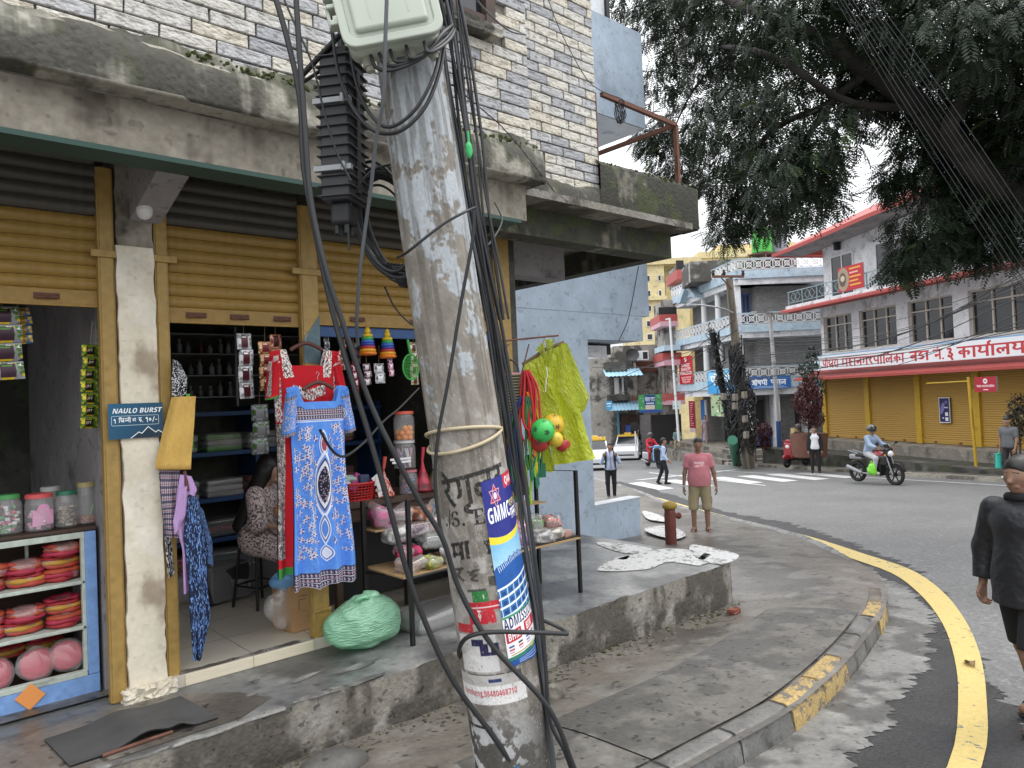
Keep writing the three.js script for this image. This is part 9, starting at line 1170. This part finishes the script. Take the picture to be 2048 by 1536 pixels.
// man in black jacket passing at the right edge
{ const p = [5.601,0.012,-1.38], o = person('man in black windbreaker, black shorts and sandals passing at the right edge', p, -1.98, { h: 1.7, hip: 0.92, cell: 0.011, fine: 0.0045, skin: 1, wide: 1.18, look: 0.1, legs: [[[-0.04, -1, -0.2], [0, -1, -0.3]], [[0.06, -1, 0.34], [0.02, -1, -0.18]]], arms: [[[-0.35, -1, -0.1], [0, -1, 0.2]], [[0.42, -1, -0.04], [0.05, -1, 0.36]]], palm: [[-1, 0, 0], [1, 0, 0.2]], curl: 1.05, shirt: M({ color: [0.014, 0.015, 0.018], roughness: 0.5, bumpMap: weaveBump, bumpScale: 0.01 }), shirtName: 'windbreaker', sleeve: 0.93, hem: -0.14, hemW: 0.015, ease: 0.034, loose: 1.35, collar: true, pants: blackC, pantsName: 'shorts', pleg: 0.47, pease: 0.03, shoes: flatM([0.012, 0.012, 0.014], 0.6), sandals: true }); const a = o.at(0.02, 0.16, 0.13), b = o.at(0.17, 0.185, 0.11); part(o.t, 'pocket_zip', tube([a, a.clone().lerp(b, 0.5).add(V(0.012, 0, 0.012)), b], 0.005, 12, 6), flatM([0.25, 0.26, 0.27], 0.3)); part(o.t, 'hood', lumpy(new THREE.TorusGeometry(0.095, 0.03, 8, 20).rotateX(Math.PI / 2 - 0.3).translate(...o.at(0.53, 0, -0.03).toArray()), 0.01, 16, 2), blackC); }
// woman seated in the shop
{ const fl = cloth([0.42, 0.32, 0.31], 90, { map: ctex(256, 256, (u, v) => { const k = fbm(u, v, 46, 46, 2, 901); return k > 0.55 ? [0.12, 0.1, 0.1] : [0.62, 0.5, 0.48]; }, 2), color: C(1, 1, 1) });
const o = person('woman with long black hair in a speckled pink tunic seated on a stool inside', [2.8, 0.4, -6.85], 0.72, { h: 1.6, hip: 0.68, cell: 0.012, fine: 0.005, skin: 2, lean: 0.12, nod: 0.85, look: 0.25, legs: [[[-0.1, -0.35, 1], [0, -1, 0.05]], [[0.25, -0.3, 1], [-0.2, -1, 0.1]]], arms: [[[-0.3, -1, 0.25], [0.75, -0.35, 0.8]], [[0.25, -1, 0.35], [-0.5, 0.1, 1]]], shirt: fl, shirtName: 'tunic', sleeve: 0.52, ease: 0.035, loose: 1.5, hem: -0.02, hemW: 0.05, curl: 0.9, palm: [[-0.2, 1, 0], [0.2, 1, 0]], shoes: leather, sandals: true, hair: (hd, at, s) => [B(hd(0, 0.03, -0.03), hd(0, 0.0, -0.02), 0.1 * s, 0.1 * s, { k: 0.03, cut: [hd(0, 0, 0.035), V(0, -0.1, 1)] }), B(hd(-0.05, -0.05, -0.06), at(0.12, -0.1, -0.16), 0.085 * s, 0.075 * s, { k: 0.05 }), B(hd(0.04, -0.05, -0.06), at(0.16, 0.08, -0.17), 0.075 * s, 0.06 * s, { k: 0.05 }), B(hd(-0.085, 0.02, 0.0), at(0.36, -0.14, 0.0), 0.03 * s, 0.02 * s, { k: 0.03 })] });
part(o.t, 'tunic_skirt', uvm(fieldMesh([B(o.at(0.02, -0.08), o.at(0.02, 0.08), 0.15, 0.15, { k: 0.06 }), ...[0, 1].flatMap((i) => [B(o.L[i][0], o.L[i][1].clone(), 0.13, 0.1, { k: 0.08 }), B(o.L[i][1].clone(), o.L[i][1].clone().lerp(o.L[i][2], 0.42), 0.1, 0.11, { k: 0.06, cut: [o.L[i][1].clone().lerp(o.L[i][2], 0.38), V(0, -1, 0)] })]), B(o.L[0][1], o.L[1][1], 0.08, 0.08, { k: 0.08 })], 0.012)), fl);
const w = o.A[0][2].clone().lerp(o.A[0][1], 0.12); part(o.t, 'wristwatch', [new THREE.TorusGeometry(0.032, 0.007, 6, 18).rotateY(1.57).translate(...w.toArray()), cyl(w.x - 0.01, w.y + 0.028, w.z + 0.01, 0.018, 0.018, 0.008, 14)], flatM([0.5, 0.45, 0.38], 0.35)); const c = o.at(0.32, 0.0, 0.16); part(o.t, 'orange_trim', [0, 1, 2].map((i) => sph(c.x, c.y - i * 0.035, c.z - 0.002 * i, 0.016)), flatM([0.55, 0.2, 0.04], 0.7));
const ph = thing('phone', 'dark phone in the hands of the seated woman', 'phone', [3.24, 1.3, -6.5], 0.7); part(ph, 'case', rbx(-0.035, 0.035, -0.07, 0.07, -0.005, 0.005, 0.005), MT.black); ph.rotation.x = -0.7;
const s = thing('stool', 'black four-legged stool under the seated woman', 'stool', [2.8, 0.4, -6.88], 0.3); part(s, 'seat', cyl(0, 0.62, 0, 0.17, 0.17, 0.04, 24), MT.black); for (const [x, z] of [[-1, -1], [1, -1], [1, 1], [-1, 1]]) part(s, 'leg', rod(V(x * 0.17, 0, z * 0.17), V(x * 0.11, 0.62, z * 0.11), 0.014), MT.blackSteel); for (const [a, b] of [[[-1, -1], [1, -1]], [[1, -1], [1, 1]], [[1, 1], [-1, 1]], [[-1, 1], [-1, -1]]]) part(s, 'rung', rod(V(a[0] * 0.155, 0.2, a[1] * 0.155), V(b[0] * 0.155, 0.2, b[1] * 0.155), 0.009), MT.blackSteel); }
// small bystanders across the street
const sitL = [[[-0.12, -0.15, 1], [0, -1, 0.1]], [[0.12, -0.15, 1], [0, -1, 0.1]]], fwd = [[[-0.2, -1, 0.3], [0.2, -0.4, 1]], [[0.2, -1, 0.3], [-0.2, -0.4, 1]]];
{ const p = VF.v(-6.6, -1.05, 1.0).toArray(); person('person in grey-green seated on the terrace steps near the yellow clothes', p, faceTo(p), { h: 1.6, hip: 0.55, cell: 0.024, legs: sitL, arms: fwd, shirt: cloth([0.14, 0.2, 0.2], 91), pants: khaki, shoes: leather });
const q = VF.v(-5.3, -0.68, -0.2).toArray(); person('woman in a long mauve dress standing in the doorway by the blue door', q, faceTo(q) + 0.4, { h: 1.58, cell: 0.024, legs: stand, arms: hang, shirt: cloth([0.33, 0.26, 0.28], 92), shirtName: 'dress', hem: -0.75, hemW: 0.03, sleeve: 0.5 });
const r = [39.14,-1.92,-31.08]; person('person in brick red shirt standing behind the scooter rider', r, faceTo(r), { h: 1.7, cell: 0.024, legs: stand, arms: hang, shirt: cloth([0.36, 0.09, 0.07], 93), pants: navy, shoes: leather });
const c = [[54.73,-2.62,-40], [54.56,-2.6,-39.55]]; [['bright yellow raincoat hung on display outside the far shop', 0, [0.6, 0.56, 0.03], 1.7], ['dark blue jacket hung on display behind the yellow raincoat', 1, [0.04, 0.07, 0.14], 2.1]].forEach(([l, i, col, y]) => { const P0 = c[i], t = thing('hanging_coat', l, 'coat', [P0[0] + i * 0.5, P0[1] + y + 0.3, P0[2] - i * 0.3], EF.turn); part(t, 'coat', drape([[-0.2, 0], [-0.34, -0.5], [-0.26, -1.5]], [[0.2, 0], [0.34, -0.5], [0.26, -1.5]], 0, { amp: 0.05, n: 2, thick: 0.1, s: i + 2 }), cloth(col, 95 + i)); part(t, 'hook', rod(V(0, 0, 0), V(0, 0.3, 0), 0.02), MT.black); });
const y = UF.v(2.35, 0.3, 0.35).toArray(), t = thing('dress', 'pale yellow dress on display beside the solar lamp foot', 'dress', y, UF.turn); part(t, 'dress', drape([[-0.16, 0], [-0.2, -0.5], [-0.28, -1.15]], [[0.16, 0], [0.2, -0.5], [0.28, -1.15]], 0, { amp: 0.04, n: 2, thick: 0.1, s: 4 }), cloth([0.62, 0.5, 0.24], 97)); part(t, 'stand', rod(V(0, -1.4, -0.05), V(0, 0, -0.05), 0.02), MT.black); }

// ---------------------------------------------------------------- two-wheelers and taxis (x forward)
const ride = (f) => Math.atan2(-f[1], f[0]);
const wheel = (t, x, r, w, spokes) => { part(t, 'tyre', new THREE.TorusGeometry(r - w, w, 10, 32).translate(x, r, 0), MT.rubber); part(t, 'rim', [new THREE.TorusGeometry(r - w * 1.9, 0.014, 6, 28).translate(x, r, 0), ...Array.from({ length: spokes }, (_, i) => { const a = i / spokes * 6.283; return bar(V(x, r, 0), V(x + Math.cos(a) * (r - w * 1.9), r + Math.sin(a) * (r - w * 1.9), 0), 0.02, 0.03); }), cyl(0, -0.05, 0, 0.05, 0.05, 0.1, 12).rotateX(Math.PI / 2).translate(x, r, 0)].map(clean), MT.blackSteel); };
const redC = flatM([0.3, 0.012, 0.02], 0.25, { clearcoat: 0.7 }), darkC = flatM([0.015, 0.015, 0.016], 0.3, { clearcoat: 0.4 });
function motorbike(label, pos, dir) {
const t = thing('motorcycle', label, 'motorcycle', pos, ride(dir));
wheel(t, -0.64, 0.31, 0.055, 6); wheel(t, 0.66, 0.31, 0.05, 6);
for (const k of [-1, 1]) { part(t, 'fork', rod(V(0.66, 0.31, k * 0.09), V(0.42, 0.95, k * 0.09), 0.022), MT.greySteel); part(t, 'swingarm', bar(V(-0.64, 0.31, k * 0.08), V(-0.1, 0.4, k * 0.1), 0.03, 0.05), MT.blackSteel); part(t, 'mirror', [rod(V(0.36, 1.02, k * 0.25), V(0.42, 1.18, k * 0.36), 0.009), lumpy(new THREE.SphereGeometry(0.055, 10, 8).scale(0.4, 0.7, 1.2).translate(0.42, 1.2, k * 0.38), 0.001, 9)].map(clean), MT.black); part(t, 'grip', rod(V(0.34, 1.0, k * 0.22), V(0.26, 1.0, k * 0.38), 0.018), MT.rubber); part(t, 'indicator', sph(0.5, 0.86, k * 0.17, 0.03), flatM([0.6, 0.25, 0.02], 0.3)); }
part(t, 'handlebar', rod(V(0.36, 0.99, -0.25), V(0.36, 0.99, 0.25), 0.014), MT.blackSteel);
part(t, 'tank', lumpy(new THREE.SphereGeometry(0.2, 22, 16).scale(1.45, 0.72, 0.72).translate(0.14, 0.83, 0), 0.01, 6), redC); part(t, 'side_cowl', lumpy(rbx(0.2, 0.5, 0.55, 0.85, -0.15, 0.15, 0.06, 3), 0.015, 7), darkC);
part(t, 'seat', lumpy(rbx(-0.62, -0.06, 0.76, 0.84, -0.12, 0.12, 0.035, 3), 0.01, 6), MT.rubber); part(t, 'tail', [lumpy(rbx(-0.86, -0.4, 0.68, 0.82, -0.09, 0.09, 0.04, 3), 0.012, 7), bar(V(-0.5, 0.86, -0.1), V(-0.88, 0.94, -0.1), 0.025, 0.03), bar(V(-0.5, 0.86, 0.1), V(-0.88, 0.94, 0.1), 0.025, 0.03)].map(clean), MT.greySteel); part(t, 'tail_lamp', rbx(-0.89, -0.85, 0.72, 0.78, -0.06, 0.06, 0.01), MT.redLamp);
part(t, 'engine', [lumpy(rbx(-0.12, 0.3, 0.26, 0.6, -0.14, 0.14, 0.05, 3), 0.025, 9), cyl(0, 0, 0, 0.11, 0.11, 0.32, 16).rotateX(Math.PI / 2).translate(0.05, 0.36, -0.16)].map(clean), MT.blackSteel); part(t, 'exhaust', [rod(V(0.25, 0.28, 0.13), V(-0.35, 0.3, 0.15), 0.025), rod(V(-0.35, 0.3, 0.15), V(-0.86, 0.46, 0.17), 0.05, 0.06, 14)], MT.greySteel);
part(t, 'headlamp', lumpy(new THREE.SphereGeometry(0.1, 16, 12).scale(0.7, 0.9, 1).translate(0.54, 0.9, 0), 0.002, 5), MT.headlamp); part(t, 'headlamp_cowl', [lumpy(rbx(0.36, 0.54, 0.86, 1.06, -0.12, 0.12, 0.05, 3), 0.01, 8), bar(V(0.5, 1.0, 0), V(0.38, 1.16, 0), 0.2, 0.01)].map(clean), darkC);
for (const [x, a0, a1] of [[0.66, 0.3, 2.3], [-0.64, 0.9, 2.9]]) part(t, 'mudguard', grid(14, 4, (u, v) => { const a = lerp(a0, a1, u); return [x + Math.cos(a) * 0.345, 0.31 + Math.sin(a) * 0.345, (v - 0.5) * 0.14]; }), darkC);
return t;
}
function scooter(label, pos, dir, mat, mat2) {
const t = thing('scooter', label, 'scooter', pos, ride(dir)); wheel(t, -0.6, 0.24, 0.055, 5); wheel(t, 0.62, 0.24, 0.055, 5);
part(t, 'front_shield', lumpy(rbx(0.36, 0.56, 0.34, 0.98, -0.2, 0.2, 0.08, 4), 0.02, 5).rotateZ(0.0), mat); part(t, 'front_fender', lumpy(new THREE.SphereGeometry(0.2, 16, 10).scale(1.3, 0.6, 0.5).translate(0.62, 0.42, 0), 0.01, 6), mat); part(t, 'rear_body', lumpy(rbx(-0.88, -0.08, 0.36, 0.74, -0.17, 0.17, 0.1, 4), 0.03, 4), mat2); part(t, 'floor_board', rbx(-0.1, 0.42, 0.28, 0.36, -0.16, 0.16, 0.02), MT.black); part(t, 'seat', lumpy(rbx(-0.82, -0.06, 0.74, 0.84, -0.14, 0.14, 0.045, 3), 0.012, 5), MT.rubber);
part(t, 'handlebar', [rod(V(0.4, 1.02, -0.32), V(0.4, 1.02, 0.32), 0.018), lumpy(rbx(0.36, 0.52, 0.95, 1.1, -0.14, 0.14, 0.05, 3), 0.01, 6)].map(clean), mat); part(t, 'headlamp', lumpy(new THREE.SphereGeometry(0.08, 14, 10).scale(0.5, 0.9, 1.2).translate(0.55, 0.82, 0), 0.001, 5), MT.headlamp); part(t, 'tail_lamp', rbx(-0.9, -0.86, 0.56, 0.64, -0.1, 0.1, 0.01), MT.redLamp); part(t, 'exhaust', rod(V(-0.2, 0.26, 0.18), V(-0.85, 0.34, 0.2), 0.045, 0.05, 12), MT.greySteel);
for (const k of [-1, 1]) part(t, 'mirror', [rod(V(0.42, 1.06, k * 0.2), V(0.4, 1.24, k * 0.3), 0.008), sph(0.4, 1.26, k * 0.3, 0.045, 8, 6)].map(clean), MT.black); return t;
}
function rider(label, pos, dir, back, hipH, o) {
const f = V(dir[0], 0, dir[1]).normalize(), p = V(...pos).addScaledVector(f, back), th = Math.atan2(dir[0], dir[1]);
const r = person(label, p.toArray(), th, { h: 1.7, hip: hipH, lean: 0.16, cell: 0.018, legs: [[[-0.28, -0.3, 1], [0.02, -1, -0.25]], [[0.28, -0.3, 1], [-0.02, -1, -0.25]]], arms: [[[-0.3, -0.9, 0.75], [-0.1, -0.25, 1]], [[0.3, -0.9, 0.75], [0.1, -0.25, 1]]], shoes: leather, curl: 1.2, hem: -0.02, ...o });
if (o.helmet) { const c = r.hd(0, 0.03, 0); part(r.t, 'helmet', (() => { const g = new THREE.SphereGeometry(0.135, 26, 16, 0, 6.283, 0, 2.05).scale(0.95, 1.02, 1.12); g.translate(c.x, c.y - 0.01, c.z - 0.015); return g; })(), o.helmet); part(r.t, 'visor', (() => { const g = new THREE.SphereGeometry(0.138, 16, 6, Math.PI * 0.22, Math.PI * 0.56, 1.02, 0.4).scale(0.95, 1.02, 1.12); g.translate(c.x, c.y - 0.01, c.z - 0.012); return g; })(), MT.glassDark); }
return r;
}
{ const P = [22.13, G(22.13, -9.05) + 0.012, -9.05], D = [-0.33, 0.94]; motorbike('black and red motorcycle riding past the yellow office shutters', P, D); rider('motorcycle rider in pale blue shirt, white trousers and dark helmet before the yellow shutters', P, D, -0.18, 0.9, { shirt: cloth([0.28, 0.36, 0.48], 101), sleeve: 0.95, ease: 0.024, pants: cloth([0.5, 0.5, 0.52], 102), shoes: flatM([0.55, 0.53, 0.48], 0.6), helmet: flatM([0.02, 0.019, 0.02], 0.12, { clearcoat: 1 }) });
const f = V(-0.33, 0, 0.94), s = V(-0.94, 0, -0.33), b = thing('plastic_bag', 'lime green plastic bag hanging on the motorcycle beside the rider', 'plastic bag', V(...P).addScaledVector(f, 0.12).addScaledVector(s, 0.26).add(V(0, 0.45, 0)).toArray(), ride(D)); part(b, 'bag', lumpy(new THREE.SphereGeometry(0.15, 20, 16).scale(0.95, 1.15, 0.6), 0.04, 12, 4), flatM([0.22, 0.7, 0.05], 0.45)); part(b, 'handle', tube([V(-0.05, 0.14, 0), V(-0.02, 0.24, 0), V(0.03, 0.14, 0)], 0.014, 12, 6), flatM([0.22, 0.7, 0.05], 0.45)); }
{ const P = [28.2, G(28.2, -21.8) + 0.012, -21.8], D = [-0.46, 0.89]; scooter('pale blue and silver scooter behind the schoolboy on the crossing', P, D, flatM([0.14, 0.36, 0.62], 0.3, { clearcoat: 0.6 }), flatM([0.4, 0.42, 0.44], 0.3, { clearcoat: 0.5 })); rider('scooter rider in bright red clothes behind the crossing', P, D, -0.3, 0.86, { cell: 0.024, shirt: cloth([0.46, 0.02, 0.04], 103), sleeve: 0.95, pants: cloth([0.3, 0.02, 0.03], 104), helmet: flatM([0.08, 0.06, 0.07], 0.3) }); }
{ const P = [37.5, G(37.5, -30) + 0.01, -30], D = [-0.7, 0.71]; motorbike('dark motorcycle following the taxi at the bend', P, D); rider('motorcycle rider in black beside the second taxi at the bend', P, D, -0.18, 0.9, { cell: 0.026, shirt: blackC, sleeve: 0.95, pants: navy, helmet: darkC }); }
{ const P = [27.6, G(27.6, -14.3) + 0.12, -14.3], D = [-0.9, -0.1]; scooter('red scooter parked beside the blue lamp foot and planter', P, D, redC, redC); rider('scooter rider in a dark jacket waiting beside the red planter', P, D, -0.35, 0.86, { cell: 0.024, shirt: cloth([0.03, 0.03, 0.035], 105), sleeve: 0.95, pants: navy, helmet: flatM([0.1, 0.09, 0.09], 0.35) }); }
function taxi(label, pos, dir) {
const t = thing('taxi', label, 'taxi', pos, ride(dir)), wm = flatM([0.66, 0.67, 0.68], 0.25, { clearcoat: 0.8 }), ym = flatM([0.7, 0.45, 0.05], 0.35, { clearcoat: 0.5 });
const prof = (pts, d, bev) => { const s = new THREE.Shape(); pts.forEach((p, i) => (i ? s.lineTo(...p) : s.moveTo(...p))); return new THREE.ExtrudeGeometry(s, { depth: d - bev * 2, bevelSize: bev, bevelThickness: bev, bevelSegments: 4 }).translate(0, 0, -d / 2 + bev); };
part(t, 'body', prof([[-1.65, 0.3], [1.68, 0.28], [1.72, 0.6], [1.55, 0.82], [0.9, 0.93], [-1.6, 0.95], [-1.7, 0.6]], 1.5, 0.08), wm);
const cab = prof([[-1.55, 0.95], [0.85, 0.93], [0.3, 1.4], [-1.2, 1.44], [-1.5, 1.2]], 1.36, 0.07); { const p = cab.attributes.position; for (let i = 0; i < p.count; i++) p.setZ(i, p.getZ(i) * (1 - 0.16 * sstep(0.95, 1.45, p.getY(i)))); cab.computeVertexNormals(); } part(t, 'cabin', cab, MT.glassDark);
part(t, 'roof', bx(-1.36, 0.4, 1.43, 1.53, -0.6, 0.6), ym); part(t, 'roof_rack', [-0.45, 0.45].map((z) => bar(V(-1.1, 1.57, z), V(0.1, 1.57, z), 0.03, 0.03)), MT.blackSteel); part(t, 'taxi_lamp', rbx(-0.25, -0.05, 1.52, 1.64, -0.22, 0.22, 0.03), ym);
for (const k of [-1, 1]) { part(t, 'pillar', [bar(V(0.9, 0.93, k * 0.67), V(0.32, 1.42, k * 0.57), 0.06, 0.06), bar(V(-0.4, 0.93, k * 0.68), V(-0.4, 1.42, k * 0.59), 0.05, 0.05)], wm); part(t, 'headlamp', lumpy(rbx(1.5, 1.7, 0.6, 0.78, k * 0.6 - 0.13, k * 0.6 + 0.13, 0.05, 3), 0.01, 7), MT.headlamp); part(t, 'mirror', rbx(0.55, 0.68, 0.95, 1.08, k * 0.86 - 0.08, k * 0.86 + 0.08, 0.03), darkC); for (const x of [-1.1, 1.12]) part(t, 'wheel', [new THREE.TorusGeometry(0.2, 0.075, 8, 22).translate(x, 0.275, k * 0.66), cyl(0, -0.06, 0, 0.15, 0.15, 0.12, 14).rotateX(Math.PI / 2).translate(x, 0.275, k * 0.68)].map(clean), MT.rubber); }
part(t, 'grille', [rbx(1.66, 1.78, 0.34, 0.54, -0.5, 0.5, 0.03), rbx(1.68, 1.745, 0.62, 0.68, -0.4, 0.4, 0.02)].map(clean), darkC); part(t, 'bonnet_line', rbx(0.95, 1.5, 0.9, 0.915, -0.55, 0.55, 0.005), wm); part(t, 'windscreen_reflection', bar(V(0.72, 1.09, -0.4), V(0.72, 1.09, 0.4), 0.01, 0.01), MT.greySteel); return t;
}
taxi('white taxi with yellow roof coming round the bend, further from the blue wall', [35.6, G(35.6, -29.4) + 0.012, -29.4], [-0.82, 0.57]);
taxi('white taxi with yellow roof half hidden behind the blue wall', [27.5, G(27.5, -24.9) + 0.012, -24.9], [-0.74, 0.67]);
// ---------------------------------------------------------------- red hydrant on the pavement
{ const h = thing('hydrant', 'dull red standpipe hydrant with mustard cap on the pavement', 'hydrant', [10.14,-0.29,-7.54], 0.3); const rm = enamel([0.15, 0.04, 0.03], 1, 0.4, 0.6), ym = enamel([0.3, 0.2, 0.03], 1, 0.4, 0.6); part(h, 'barrel', uvm(lathe([[0, -0.1], [0.095, -0.1], [0.095, 0.5], [0.088, 0.52], [0.092, 0.6], [0, 0.6]], 28)), rm); part(h, 'cap', uvm(lathe([[0.092, 0.59], [0.118, 0.6], [0.122, 0.64], [0.11, 0.68], [0.05, 0.71], [0, 0.715]], 28)), ym); part(h, 'outlet', [rod(V(0.06, 0.48, 0.03), V(0.2, 0.44, 0.08), 0.05, 0.042, 14), rod(V(0.19, 0.445, 0.076), V(0.215, 0.437, 0.085), 0.055, 0.055, 14)], rm); part(h, 'outlet_cap', rod(V(0.215, 0.437, 0.085), V(0.25, 0.43, 0.1), 0.035, 0.03, 8), MT.steel); }

scene.traverse((o) => { if (o.isMesh) { o.castShadow = o.receiveShadow = true; } });
renderer.render(scene, camera);
